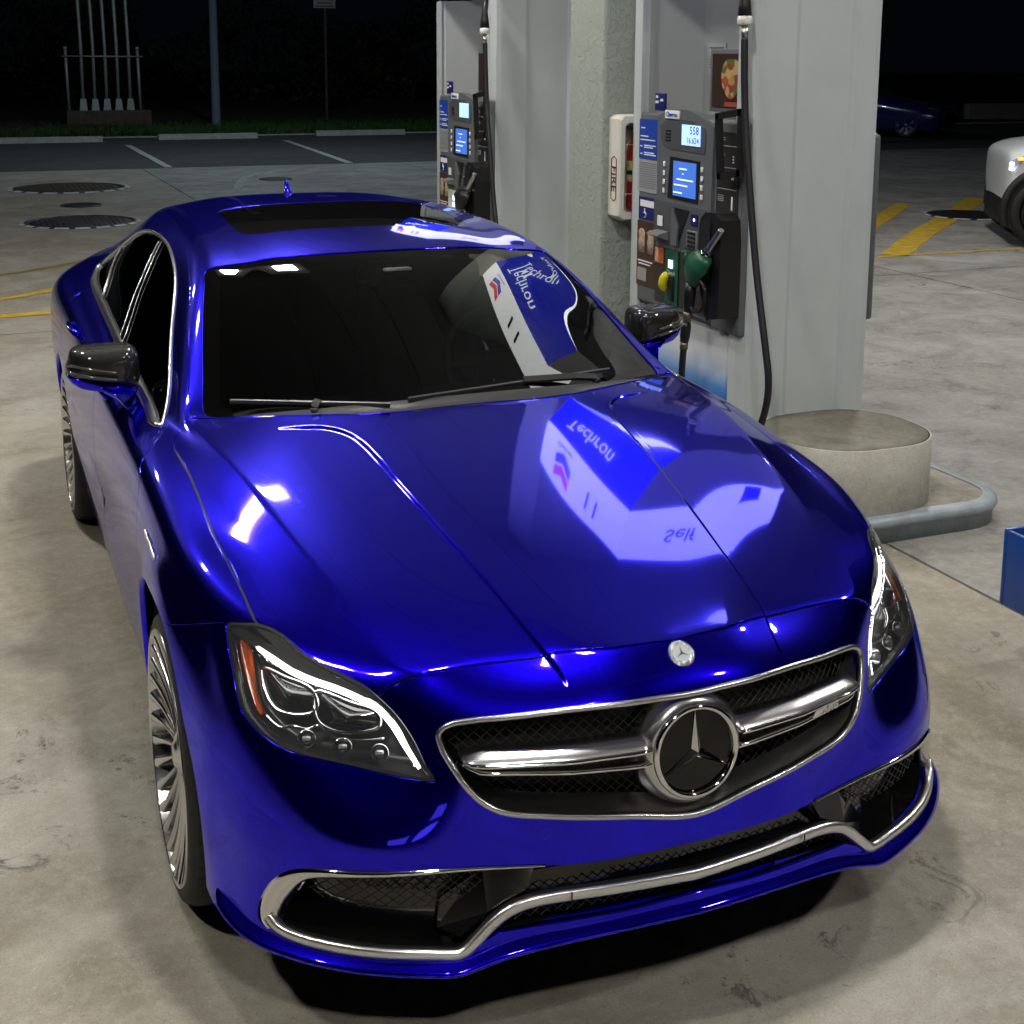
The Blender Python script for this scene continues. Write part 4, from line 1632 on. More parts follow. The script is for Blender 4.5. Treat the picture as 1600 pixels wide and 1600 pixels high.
# ---- cabin
CLOTH = mat('cabin_black', (.012, .012, .013), .7)
mb = MB()
mb.prism([(.56, .93), (.66, .965), (.86, .965), (.98, .91), (1.0, .70), (.56, .70)], -.66, .66, axis=0)
mb.build('dashboard', CLOTH, car)
for sg in (1, -1):
    mb = MB()
    mb.box((sg * .38, 1.75, .55), (.52, .55, .22), bev=.06)
    mb.box((sg * .38, 2.02, .88), (.50, .16, .62), bev=.06)
    mb.box((sg * .38, 2.06, 1.20), (.28, .10, .17), bev=.04)
    mb.build('seat', mat('seat_leather', (.025, .025, .026), .5), car)
mb = MB()
mb.box((0, 2.75, .75), (1.3, .2, .6), bev=.06)
mb.build('rear_seat', CLOTH, car)
sw = Vector((.38, 1.16, .95))
ring_ = [sw + Vector((.185 * math.cos(a), .07 * math.sin(a), .172 * math.sin(a))) for a in np.linspace(0, 2 * math.pi, 36, endpoint=False)]
mb = MB()
mb.tube(ring_, .015, 8, closed=True)
mb.box((sw.x, sw.y - .02, sw.z), (.14, .06, .10), bev=.02)
for a in (0, math.pi, -math.pi / 2):
    mb.tube([sw, sw + Vector((.18 * math.cos(a), .07 * math.sin(a), .17 * math.sin(a)))], .014, 6)
mb.build('steering_wheel', mat('wheel_leather', (.03, .03, .03), .4), car)
mb = MB()
mb.box((0, 1.16, 1.235), (.24, .03, .065), bev=.012)
mb.tube([(0, 1.16, 1.26), (0, 1.12, 1.31)], .012, 8)
mb.build('interior_mirror', DARKGREY, car)
mb = MB()
mb.box((0, 1.13, 1.295), (.10, .10, .03), bev=.01)
mb.build('sensor_housing', DARKGREY, car)
for sg in (1, -1):
    mb = MB()
    vs = [(sg * .075 - .035, 1.155, 1.232), (sg * .075 + .035, 1.155, 1.232), (sg * .06 + .018, 1.135, 1.258), (sg * .06 - .018, 1.135, 1.258)]
    mb.add(vs + [(a, b + .01, c - .004) for a, b, c in vs], [[0, 1, 2, 3], [4, 7, 6, 5], [0, 3, 7, 4], [1, 5, 6, 2], [0, 4, 5, 1], [3, 2, 6, 7]])
    mb.build('sensor_shade', mat('pale_plastic', (.45, .45, .43), .5), car)
# ================================================================== GROUND
def concrete(name, c1, c2, rough=.75, stain=1., scale=1., dark=(.035, .033, .03)):
    m = bpy.data.materials.new(name)
    m.use_nodes = True
    nt = m.node_tree
    N_, L_ = nt.nodes, nt.links
    b = N_['Principled BSDF']
    geo = N_.new('ShaderNodeNewGeometry')

    def noise(sc, det=6, ro=.6, dist=0.):
        n = N_.new('ShaderNodeTexNoise')
        n.inputs['Scale'].default_value = sc
        n.inputs['Detail'].default_value = det
        n.inputs['Roughness'].default_value = ro
        n.inputs['Distortion'].default_value = dist
        L_.new(geo.outputs['Position'], n.inputs['Vector'])
        return n

    def ramp(src, a, b_, lo=0., hi=1.):
        r = N_.new('ShaderNodeMapRange')
        r.inputs['From Min'].default_value = a
        r.inputs['From Max'].default_value = b_
        r.inputs['To Min'].default_value = lo
        r.inputs['To Max'].default_value = hi
        L_.new(src, r.inputs['Value'])
        return r.outputs['Result']

    def mix(f, a, b_):
        x = N_.new('ShaderNodeMix')
        x.data_type = 'RGBA'
        L_.new(f, x.inputs['Factor'])
        for s_, v in (('A', a), ('B', b_)):
            k = [i for i in x.inputs if i.name == s_ and i.type == 'RGBA'][0]
            if isinstance(v, tuple):
                k.default_value = (*v, 1)
            else:
                L_.new(v, k)
        return [o for o in x.outputs if o.type == 'RGBA'][0]
    big = noise(.35 * scale, 5, .6, .4)
    c = mix(ramp(big.outputs['Fac'], .35, .65), c1, c2)
    med = noise(2.2 * scale, 8, .7, .6)
    c = mix(ramp(med.outputs['Fac'], .40, .74, 0, .62 * stain), c, tuple(x * .48 for x in c1))
    lg = noise(.85 * scale, 4, .55, .8)
    c = mix(ramp(lg.outputs['Fac'], .52, .70, 0, .55), c, tuple(min(1, x * 1.35) for x in c2))
    sw = noise(60, 3, .6, 2.5)
    c = mix(ramp(sw.outputs['Fac'], .62, .70, 0, .5), c, tuple(min(1, x * 1.5) for x in c2))
    fine = noise(22, 6, .75)
    c = mix(ramp(fine.outputs['Fac'], .45, .75, 0, .42), c, tuple(min(1, x * 1.45) for x in c2))
    pit = noise(75, 5, .8)
    c = mix(ramp(pit.outputs['Fac'], .60, .66, 0, .6), c, tuple(x * .35 for x in c1))
    gr = noise(170, 3, .7)
    c = mix(ramp(gr.outputs['Fac'], .52, .68, 0, .42), c, tuple(x * .45 for x in c1))
    # scattered spots of old gum and oil
    vo = N_.new('ShaderNodeTexVoronoi')
    vo.inputs['Scale'].default_value = 1.7
    vo.inputs['Randomness'].default_value = 1.
    wob = noise(9, 4, .6)
    va = N_.new('ShaderNodeVectorMath')
    va.operation = 'MULTIPLY_ADD'
    L_.new(wob.outputs['Color'], va.inputs[0])
    va.inputs[1].default_value = (.10, .10, .10)
    L_.new(geo.outputs['Position'], va.inputs[2])
    L_.new(va.outputs['Vector'], vo.inputs['Vector'])
    spot = ramp(vo.outputs['Distance'], .030, .045, 1, 0)
    sel = noise(.9, 2, .5)
    sp = N_.new('ShaderNodeMath')
    sp.operation = 'MULTIPLY'
    L_.new(spot, sp.inputs[0])
    L_.new(ramp(sel.outputs['Fac'], .45, .55), sp.inputs[1])
    c = mix(sp.outputs['Value'], c, dark)
    # scuffed dirty patches
    sc2 = noise(5, 10, .85, 1.2)
    pm = noise(.8, 3, .5)
    m2 = N_.new('ShaderNodeMath')
    m2.operation = 'MULTIPLY'
    L_.new(ramp(sc2.outputs['Fac'], .56, .62), m2.inputs[0])
    L_.new(ramp(pm.outputs['Fac'], .52, .62, 0, .75 * stain), m2.inputs[1])
    c = mix(m2.outputs['Value'], c, tuple(x * 1.6 for x in dark))
    L_.new(c, b.inputs['Base Color'])
    L_.new(ramp(med.outputs['Fac'], .3, .7, rough - .12, rough + .08), b.inputs['Roughness'])
    bp = N_.new('ShaderNodeBump')
    bp.inputs['Strength'].default_value = .4
    bp.inputs['Distance'].default_value = .005
    L_.new(fine.outputs['Fac'], bp.inputs['Height'])
    b2 = N_.new('ShaderNodeBump')
    b2.inputs['Strength'].default_value = .35
    b2.inputs['Distance'].default_value = .003
    L_.new(gr.outputs['Fac'], b2.inputs['Height'])
    L_.new(bp.outputs['Normal'], b2.inputs['Normal'])
    L_.new(b2.outputs['Normal'], b.inputs['Normal'])
    MATS[name] = m
    return m


CONC = concrete('forecourt_concrete', (.275, .235, .168), (.325, .312, .275), stain=1.3)
CONCR = concrete('grey_forecourt_concrete', (.235, .225, .20), (.315, .315, .305), stain=1.6)
CONC2 = concrete('island_concrete', (.25, .235, .19), (.30, .28, .235), stain=1.3, scale=2)
ASPH = concrete('car_park_asphalt', (.055, .055, .052), (.075, .074, .07), rough=.85, stain=.6, dark=(.02, .02, .02))

g = raw('ground', [(-120, -60, -.03), (160, -60, -.03), (160, 160, -.03), (-120, 160, -.03)], [(0, 1, 2, 3)], mat('bare_soil', (.03, .026, .02), .95))
g['kind'] = 'structure'
g = raw('road', [(-60, 21.5, -.010), (90, 21.5, -.010), (90, 30.9, -.010), (-60, 30.9, -.010)], [(0, 1, 2, 3)], ASPH)
g['kind'] = 'structure'
# forecourt of concrete slabs with open joints
fore = raw('forecourt', [(-30, -20, -.022), (40, -20, -.022), (40, 26, -.022), (-30, 26, -.022)], [(0, 1, 2, 3)], mat('joint_dirt', (.018, .017, .015), .95))
fore['kind'] = 'structure'
XJ = [-16, -9, -2.6, 2.18, 6.9, 11.6, 18, 30]
YJ = [-18, -6.2, 7.12, 14.3, 21.49]
for i in range(len(XJ) - 1):
    for j in range(len(YJ) - 1):
        x0, x1, y0, y1 = XJ[i] + .006, XJ[i + 1] - .006, YJ[j] + .006, YJ[j + 1] - .006
        if j == 3:
            x0 -= .43
            x1 -= .43
        nx, ny = max(2, int((x1 - x0) / .22)), max(2, int((y1 - y0) / .22))
        rng = random.Random(i * 17 + j)
        top = []
        # slightly ragged edges
        for k in range(nx):
            top.append((x0 + (x1 - x0) * k / nx, y0 + rng.uniform(0, .006)))
        for k in range(ny):
            top.append((x1 - rng.uniform(0, .006), y0 + (y1 - y0) * k / ny))
        for k in range(nx):
            top.append((x1 - (x1 - x0) * k / nx, y1 - rng.uniform(0, .006)))
        for k in range(ny):
            top.append((x0 + rng.uniform(0, .006), y1 - (y1 - y0) * k / ny))
        mb = MB()
        mb.prism(top, -.02, 0., axis=2)
        mb.build('slab', CONCR if x0 > 1.7 else CONC, fore, fix=False)
# right side: parking bay beyond the forecourt
g = raw('parking_ground', [(11, 14.3, -.012), (60, 14.3, -.012), (60, 60, -.012), (11, 60, -.012)], [(0, 1, 2, 3)], concrete('worn_paving', (.10, .095, .075), (.13, .125, .105), stain=.8))
g['kind'] = 'structure'

# painted lines
YEL = mat('yellow_paint', (.50, .33, .03), .7, var=.35, vscale=9)
WHT = mat('worn_white_paint', (.42, .43, .42), .75, var=.4, vscale=8)


def stripe(name, pts, w, m, label, group, z=.004, taper=None):
    """painted band; ragged edges"""
    p = [Vector((a[0], a[1], 0)) for a in pts]
    p = spline(p, 10)
    vs, fs = [], []
    for i, q in enumerate(p):
        t = (p[min(i + 1, len(p) - 1)] - p[max(i - 1, 0)]).normalized()
        o = Vector((-t.y, t.x, 0))
        w1 = w / 2 * random.uniform(.90, 1.04)
        w2 = w / 2 * random.uniform(.90, 1.04)
        vs += [(q.x + o.x * w1, q.y + o.y * w1, z), (q.x - o.x * w2, q.y - o.y * w2, z)]
    for i in range(len(p) - 1):
        fs.append([2 * i, 2 * i + 1, 2 * i + 3, 2 * i + 2])
    o = raw(name, vs, fs, m)
    tag(o, label, 'ground marking', group)
    return o


stripe('painted_line', [(-3.2, 7.62), (-1.06, 7.84), (-.4, 7.92), (.6, 8.05)], .15, YEL, 'nearest yellow painted line on the concrete at the left, level with the saloon\'s tail', 'yellow lines on the forecourt')
stripe('painted_line', [(-3.4, 8.1), (-1.03, 8.63), (-.3, 9.3), (1.5, 11.2)], .12, YEL, 'middle curved yellow line on the concrete at the left', 'yellow lines on the forecourt')
stripe('painted_line', [(-4, 9.4), (-1., 9.95), (.6, 11.6), (1.6, 13.6)], .10, mat('faded_yellow_paint', (.22, .17, .05), .8, var=.4, vscale=7), 'farthest faded yellow line curving on the concrete at the left', 'yellow lines on the forecourt')
stripe('painted_line', [(4.2, 8.13), (7.3, 8.09), (9.6, 8.08), (12, 8.05)], .07, YEL, 'thin yellow line running under the white SUV', 'yellow lines on the forecourt')
stripe('painted_line', [(7.55, 8.15), (8.9, 9.4), (10.4, 10.7), (12.4, 12.5)], .30, YEL, 'broad yellow stripe pointing at the white SUV\'s nose', 'yellow lines on the forecourt')
stripe('painted_line', [(6.0, 7.7), (8.2, 9.7), (9.25, 10.65), (10.87, 12.2)], .24, YEL, 'broad yellow stripe beside the near pump column, left of the SUV', 'yellow lines on the forecourt')
stripe('painted_line', [(2.27, 28.0), (2.25, 25), (2.23, 21.6)], .15, WHT, 'left white parking bay line in front of the wheel stops', 'white bay lines')
stripe('painted_line', [(5.95, 28.6), (5.75, 25), (5.55, 21.6)], .15, WHT, 'middle white parking bay line in front of the wheel stops', 'white bay lines')
stripe('painted_line', [(10.3, 29.2), (9.8, 25), (9.3, 21.6)], .15, WHT, 'white parking bay line partly behind the far pump', 'white bay lines')
stripe('painted_line', [(2.6, 17.2), (3.3, 19.6), (4.3, 20.6)], .14, mat('ghost_white_paint', (.30, .32, .33), .8, var=.5, vscale=5), 'faded white arrow stroke on the concrete behind the saloon', 'white bay lines')

# manholes
IRON = mat('rusty_iron', (.05, .042, .028), .7, .2, bump=.6, bscale=60, var=.4, vscale=14)
IRON2 = mat('dark_iron_plate', (.028, .029, .032), .5, .4, bump=.5, bscale=90, var=.3, vscale=20)


def manhole(x, y, r, m, label, ring=None, tiles=0):
    t = empty('manhole_cover', (x, y, 0), 0, label, 'manhole', 'manhole covers')
    mb = MB()
    mb.lathe([(0.0005, .012), (r * .90, .012), (r * .915, .004)], n=48, cap0=False, cap1=False)
    # raised grid
    k = 9
    for i in range(-k, k + 1):
        for j in range(-k, k + 1):
            px, py = i * r * .095, j * r * .095
            if px * px + py * py < (r * .84) ** 2:
                mb.box((px, py, .0145), (r * .06, r * .06, .005))
    mb.build('lid', m, t, fix=False)
    mb = MB()
    mb.lathe([(r * .92, .004), (r * .935, .016), (r * 1.0, .014), (r * 1.03, -.002)], n=48, cap0=False, cap1=False)
    mb.build('frame', ring or m, t)
    if tiles:
        for q in range(tiles):
            a0, a1 = 2 * math.pi * q / tiles, 2 * math.pi * (q + .72) / tiles
            v = []
            for a in np.linspace(a0, a1, 5):
                v += [(r * 1.01 * math.cos(a), r * 1.01 * math.sin(a), .016), (r * 1.10 * math.cos(a), r * 1.10 * math.sin(a), .0065)]
            raw('rim_tile', v, [(2 * i, 2 * i + 1, 2 * i + 3, 2 * i + 2) for i in range(4)], mat('white_rim_paint', (.55, .55, .53), .6, var=.3, vscale=10), t)
    return t


manhole(.27, 18.2, .80, IRON, 'large brown manhole cover with white rim marks, farther of the two big ones', IRON2, 18)
manhole(.05, 13.8, .64, IRON2, 'large dark manhole cover with white rim marks, nearest the saloon\'s roof', IRON2, 18)
manhole(.22, 15.7, .26, IRON2, 'small dark manhole between the two large covers')
manhole(3.50, 18.7, .26, mat('grey_iron', (.16, .17, .18), .5, .3, bump=.4), 'pale grey manhole just above the saloon\'s roof aerial', IRON2)
manhole(10.75, 10.75, .52, IRON2, 'dark manhole with white studs under the white SUV\'s bumper', IRON2, 12)

# ================================================================== STATION
GREYP = mat('pale_grey_panel', (.45, .485, .50), .28, coat=.3, var=.05, vscale=3)
GREYD = mat('dispenser_grey', (.105, .114, .122), .42, var=.08, vscale=10)
GREYD2 = mat('dispenser_recess', (.065, .070, .076), .5)
GREYM = mat('mid_grey_metal', (.16, .17, .175), .4)
BROWNP = mat('dark_price_panel', (.026, .024, .022), .35)
BLK = mat('black_plastic', (.010, .010, .010), .35)
HOSE = mat('hose_rubber', (.012, .012, .013), .42)
WHITEP = mat('white_plastic', (.72, .72, .68), .35)
STEEL = mat('brushed_steel', (.55, .54, .50), .3, 1.)
STICKW = mat('white_print', (.75, .76, .78), .5)
STICKG = mat('grey_print', (.30, .31, .33), .5)
BLUEP = mat('blue_sign_print', (.012, .055, .36), .4)
BLUED = mat('dark_blue_print', (.010, .013, .12), .4)
LCD = mat('lcd_backlight', (.3, .5, .9), .3, emit=(.42, .62, 1.), estr=1.15)
SCREEN = mat('touch_screen', (.05, .15, .5), .2, emit=(.045, .13, .50), estr=.95)
LCDTXT = mat('lcd_digit', (.02, .03, .08), .5)
SCRTXT = mat('screen_text', (.8, .85, .9), .4, emit=(.75, .85, 1.), estr=.8)
CHW = mat('sign_white', (.80, .80, .78), .4)
CHWL = mat('backlit_sign_white', (.80, .80, .78), .4, emit=(.95, 1., .98), estr=3.2)
CHBL = mat('backlit_sign_blue', (.010, .04, .42), .35, emit=(.008, .02, 1.), estr=1.1)
CHRL = mat('backlit_sign_red', (.55, .02, .02), .4, emit=(1., .02, .02), estr=2.0)
CHB = mat('sign_blue', (.010, .06, .42), .35)
CHR = mat('sign_red', (.55, .02, .02), .4)
CHT = mat('sign_black', (.015, .015, .02), .4)

IX, IH = 2.206, .11
# island
isl = empty('pump_island', (0, 0, 0), 0, 'raised concrete pump island with rounded steel edge', 'island')


def rrect(x0, x1, y0, y1, r, n=8):
    out = []
    for cx_, cy_, a0 in ((x1 - r, y0 + r, -90), (x1 - r, y1 - r, 0), (x0 + r, y1 - r, 90), (x0 + r, y0 + r, 180)):
        for k in range(n + 1):
            a = math.radians(a0 + 90 * k / n)
            out.append((cx_ + r * math.cos(a), cy_ + r * math.sin(a)))
    return out


o1 = rrect(1.575, 2.837, 1.335, 7.4, .20)
mb = MB()
mb.prism(o1, 0, IH - .001, axis=2)
mb.build('island_slab', CONC2, isl, fix=False)
o2 = rrect(1.545, 2.867, 1.305, 7.43, .23)
STEELB = mat('blue_grey_kerb_paint', (.27, .315, .345), .42, var=.2, vscale=9, bump=.2, bscale=40)
mb = MB()
ring = [Vector((p[0], p[1], 0)) for p in o2]
mb.sweep(ring, [(-.022, -.0), (.0, -.0), (.004, .066), (.018, .070), (.030, .084), (.030, .100), (.016, .112), (-.004, .113), (-.022, .104)], [Vector((p[0] - IX, (p[1] - 4.4) if (p[1] < 1.7 or p[1] > 7.1) else 0, 0)).normalized() for p in o2], closed=True, smooth=True)
# side vectors may flip the second profile axis: rebuild explicitly
mb = MB()
prof = [(-.03, 0.), (.0, 0.), (.002, .062), (.012, .068), (.019, .080), (.018, .096), (.008, .108), (-.008, .112), (-.045, .1125)]
vs, fs = [], []
n = len(o2)
for i, p in enumerate(o2):
    t = Vector((o2[(i + 1) % n][0] - o2[i - 1][0], o2[(i + 1) % n][1] - o2[i - 1][1], 0)).normalized()
    o_ = Vector((t.y, -t.x, 0))
    for a, b in prof:
        vs.append((p[0] + o_.x * a, p[1] + o_.y * a, b))
k9 = len(prof)
for i in range(n):
    for k in range(k9 - 1):
        j = (i + 1) % n
        fs.append([i * k9 + k, i * k9 + k + 1, j * k9 + k + 1, j * k9 + k])
mb.add(vs, fs, 0, True)
mb.build('steel_kerb', STEELB, isl)

drum = empty('concrete_bollard_base', (2.206, 1.60, IH), 0, 'low round concrete drum on the front end of the pump island', 'concrete drum')
dr = [(p[0] - 2.206, p[1] - 1.60) for p in rrect(1.845, 2.567, 1.335, 1.970, .285, 14)]


def ringz(sc, z):
    return [(x * (1 - sc / math.hypot(x, y)), y * (1 - sc / math.hypot(x, y)), z) for x, y in dr]


def stack(rings, mb, smooth=True):
    n = len(rings[0])
    vs = [p for r in rings for p in r]
    mb.add(vs, [[i * n + k, i * n + (k + 1) % n, (i + 1) * n + (k + 1) % n, (i + 1) * n + k] for i in range(len(rings) - 1) for k in range(n)], 0, smooth)


mb = MB()
stack([ringz(.05, -.006), ringz(.004, -.006), ringz(0, .002), ringz(0, .284), ringz(.005, .288), ringz(.009, .286)], mb)
mb.build('side', concrete('drum_side_concrete', (.39, .375, .325), (.44, .43, .385), stain=.7, scale=2, rough=.65, dark=(.12, .11, .09)), drum)
mb = MB()
stack([ringz(.009, .2865), ringz(.016, .2855)], mb)
mb.build('rim_gap', mat('joint_dirt', (.018, .017, .015), .95), drum)
mb = MB()
stack([ringz(.015, .280), ringz(.017, .290), ringz(.08, .293), ringz(.16, .294), ringz(.25, .294)], mb)
mb.add(ringz(.25, .294), [list(range(len(dr)))])
mb.build('top', concrete('drum_top_concrete', (.145, .135, .105), (.20, .19, .15), stain=1.2, scale=3), drum)


def panel_front(x0, x1, y, z0, z1, mb):
    """folded sheet-metal column front, seen from the camera side"""
    w = x1 - x0
    P = [(0, .045), (0.028, .004), (.06, 0), (.30 * w + .02, 0), (.30 * w + .045, .012), (.78 * w - .02, .012), (.78 * w + .005, 0), (w - .05, 0), (w - .022, .006), (w, .045)]
    vs = []
    for a, b in P:
        vs += [(x0 + a, y + b, z0), (x0 + a, y + b, z1)]
    mb.add(vs, [[2 * i, 2 * i + 2, 2 * i + 3, 2 * i + 1] for i in range(len(P) - 1)])


def signbox(y0, lab, num):
    """lit-up topper across the pump: white and blue faces with name, number and 'Self'"""
    t = empty('pump_topper_sign', (0, 0, 0), 0, lab, 'sign', 'pump topper signs')
    x0, x1, y1, z0, z1, zb = 1.68, 2.73, y0 + 1.18, 2.52, 3.40, 2.93
    mb = MB()
    # slightly bowed long faces
    vs, fs = [], []
    nx = 9
    for xs, sg in ((x0, -1), (x1, 1)):
        for k in range(nx):
            f = k / (nx - 1)
            bow = .10 * math.sin(math.pi * f)
            for z in (z0, zb, z1):
                vs.append((xs + sg * bow * .5 + (-sg * .10 if z == z0 else 0), y0 + (y1 - y0) * f, z))
    b = 0
    mw, mbw = [], []
    for s_ in range(2):
        o = s_ * nx * 3
        for k in range(nx - 1):
            mbw.append([o + k * 3, o + k * 3 + 3, o + k * 3 + 4, o + k * 3 + 1])
            mw.append([o + k * 3 + 1, o + k * 3 + 4, o + k * 3 + 5, o + k * 3 + 2])
    m1 = MB()
    m1.add(vs, mw, 0, True)
    m1.build('white_face', CHWL, t)
    m1 = MB()
    m1.add(vs, mbw, 0, True)
    m1.build('blue_face', CHBL, t)
    m1 = MB()
    for y in (y0, y1):
        m1.add([(x0, y, zb), (x1, y, zb), (x1, y, z1), (x0, y, z1)], [[0, 1, 2, 3]])
    m1.add([(x0, y0, z1), (x1, y0, z1), (x1, y1, z1), (x0, y1, z1)], [[0, 1, 2, 3]])
    m1.build('end_panel', CHWL, t)
    m1 = MB()
    for y in (y0, y1):
        m1.add([(x0 + .10, y, z0), (x1 - .10, y, z0), (x1, y, zb), (x0, y, zb)], [[0, 1, 2, 3]])
    m1.add([(x0 + .1, y0, z0), (x1 - .1, y0, z0), (x1 - .1, y1, z0), (x0 + .1, y1, z0)], [[0, 1, 2, 3]])
    m1.build('end_base', GREYP, t)
    m1 = MB()
    m1.add([(x0 + .66, y0 - .004, zb + .02), (x0 + .82, y0 - .004, zb + .02), (x0 + .82, y0 - .004, zb + .18), (x0 + .66, y0 - .004, zb + .18)], [[0, 1, 2, 3]])
    m1.build('end_patch', CHBL, t)
    text_mesh('lettering', 'Self', .16, frame((x0 + .42, y0 - .006, z1 - .22), (1, 0, 0), (0, 0, 1)), CHT, t, .001)

    def fx(y):
        f = (y - y0) / (y1 - y0)
        return x0 - .05 * math.sin(math.pi * f)
    # chevron emblem on the long face (blue over red)
    for col, zz in ((CHRL, 3.32), (CHBL, 3.21)):
        yc = y0 + .80
        m1 = MB()
        P = [(yc - .12, zz), (yc, zz - .07), (yc + .12, zz), (yc + .12, zz - .09), (yc, zz - .16), (yc - .12, zz - .09)]
        m1.add([(fx(a) - .008, a, b_) for a, b_ in P], [[0, 1, 4, 5], [1, 2, 3, 4]])
        m1.build('emblem', col, t)
    text_mesh('lettering', 'Chevron', .055, frame((fx(y0 + .80) - .01, y0 + .80, 3.005), (0, -1, 0), (0, 0, 1)), CHBL, t, .001)
    text_mesh('lettering', num, .24, frame((fx(y0 + .42) - .01, y0 + .36, 3.17), (0, -1, 0), (0, 0, 1)), CHT, t, .001)
    text_mesh('lettering', 'Techron', .16, frame((fx(y0 + .60) + .030, y0 + .60, 2.74), (0, -1, 0), (-.30, 0, 1)), CHWL, t, .001)
    return t


def sheet(name, y0, y1, z0, z1, x, m, parent, out=.0):
    """flat print on a face looking to -x"""
    mb = MB()
    mb.box((x - .0015, (y0 + y1) / 2, (z0 + z1) / 2), (.003, abs(y1 - y0), abs(z1 - z0)))
    return mb.build(name, m, parent)


def bars(name, rows, x, m, parent, h=.006):
    """rows: (y0, y1, z) short dashes of unreadable small print"""
    mb = MB()
    for y0, y1, z in rows:
        mb.box((x - .001, (y0 + y1) / 2, z), (.002, abs(y1 - y0), h))
    return mb.build(name, m, parent, fix=False)


def food_print():
    m = bpy.data.materials.new('food_photo_print')
    m.use_nodes = True
    nt = m.node_tree
    b = nt.nodes['Principled BSDF']
    tc = nt.nodes.new('ShaderNodeTexCoord')
    vo = nt.nodes.new('ShaderNodeTexVoronoi')
    vo.inputs['Scale'].default_value = 26
    nt.links.new(tc.outputs['Object'], vo.inputs['Vector'])
    sp = nt.nodes.new('ShaderNodeSeparateColor')
    nt.links.new(vo.outputs['Color'], sp.inputs[0])
    cr = nt.nodes.new('ShaderNodeValToRGB')
    el = cr.color_ramp.elements
    el[0].color = (.35, .22, .07, 1)
    el[1].color = (.50, .36, .16, 1)
    for p, c in ((.25, (.22, .05, .03, 1)), (.45, (.42, .30, .12, 1)), (.62, (.10, .13, .03, 1)), (.8, (.33, .07, .05, 1))):
        e = el.new(p)
        e.color = c
    cr.color_ramp.interpolation = 'CONSTANT'
    nt.links.new(sp.outputs[0], cr.inputs[0])
    nt.links.new(cr.outputs[0], b.inputs['Base Color'])
    _sock(b, 'Roughness', .35)
    return m


FOOD = food_print()


def gradient_panel():
    m = bpy.data.materials.new('white_to_blue_print')
    m.use_nodes = True
    nt = m.node_tree
    b = nt.nodes['Principled BSDF']
    geo = nt.nodes.new('ShaderNodeNewGeometry')
    sx = nt.nodes.new('ShaderNodeSeparateXYZ')
    nt.links.new(geo.outputs['Position'], sx.inputs[0])
    cr = nt.nodes.new('ShaderNodeMapRange')
    cr.inputs['From Min'].default_value = .34
    cr.inputs['From Max'].default_value = .66
    cr.interpolation_type = 'SMOOTHSTEP'
    nt.links.new(sx.outputs['Z'], cr.inputs['Value'])
    rp = nt.nodes.new('ShaderNodeValToRGB')
    rp.color_ramp.elements[0].color = (.006, .05, .36, 1)
    rp.color_ramp.elements[1].color = (.62, .65, .68, 1)
    e = rp.color_ramp.elements.new(.45)
    e.color = (.08, .24, .58, 1)
    nt.links.new(cr.outputs['Result'], rp.inputs[0])
    nt.links.new(rp.outputs[0], b.inputs['Base Color'])
    _sock(b, 'Roughness', .22)
    return m


GRADP = gradient_panel()
NOZG = mat('green_nozzle_cover', (.010, .075, .035), .4, bump=.1, bscale=40)
NOZB = mat('black_nozzle_cover', (.012, .012, .012), .4)


def cabinet(dy, lab, place):
    """outer cabinet of one pump: two folded columns, back panel, lower skirt"""
    t = empty('pump_cabinet', (IX, 2.5 + dy, IH), 0, lab, 'pump cabinet', 'pump cabinets')
    off = Matrix.Translation(Vector((-IX, -2.5, -IH)))

    def part(name, mb, m):
        o = mb.build(name, m, t)
        o.data.transform(off)
        return o
    H = 2.36
    mb = MB()
    panel_front(1.858, 2.552, 1.965, IH, H, mb)
    mb.box((1.862, 2.035, (IH + H) / 2), (.008, .056, H - IH))
    mb.box((2.548, 2.035, (IH + H) / 2), (.008, .056, H - IH))
    mb.box((2.205, 2.060, (IH + H) / 2), (.67, .008, H - IH))
    part('front_column', mb, GREYP)
    mb = MB()
    mb.box((2.205, 3.00, (IH + H) / 2), (.69, .09, H - IH), bev=.012)
    mb.box((1.856, 2.945, (IH + H) / 2), (.016, .018, H - IH))
    part('rear_column', mb, GREYP)
    mb = MB()
    mb.box((2.10, 2.50, 2.02), (.02, .90, .70))
    mb.prism([(1.90, 2.955), (2.095, 2.75), (2.095, 2.955)], 1.70, H, axis=2)
    part('back_panel', mb, mat('cabinet_inner_grey', (.27, .285, .285), .45))
    mb = MB()
    mb.box((2.20, 2.505, .455), (.62, .90, .69), bev=.004)
    part('skirt', mb, GRADP)
    mb = MB()
    mb.box((1.886, 2.07, .24), (.012, .05, .26))
    part('skirt_foot', mb, CHB)
    return t


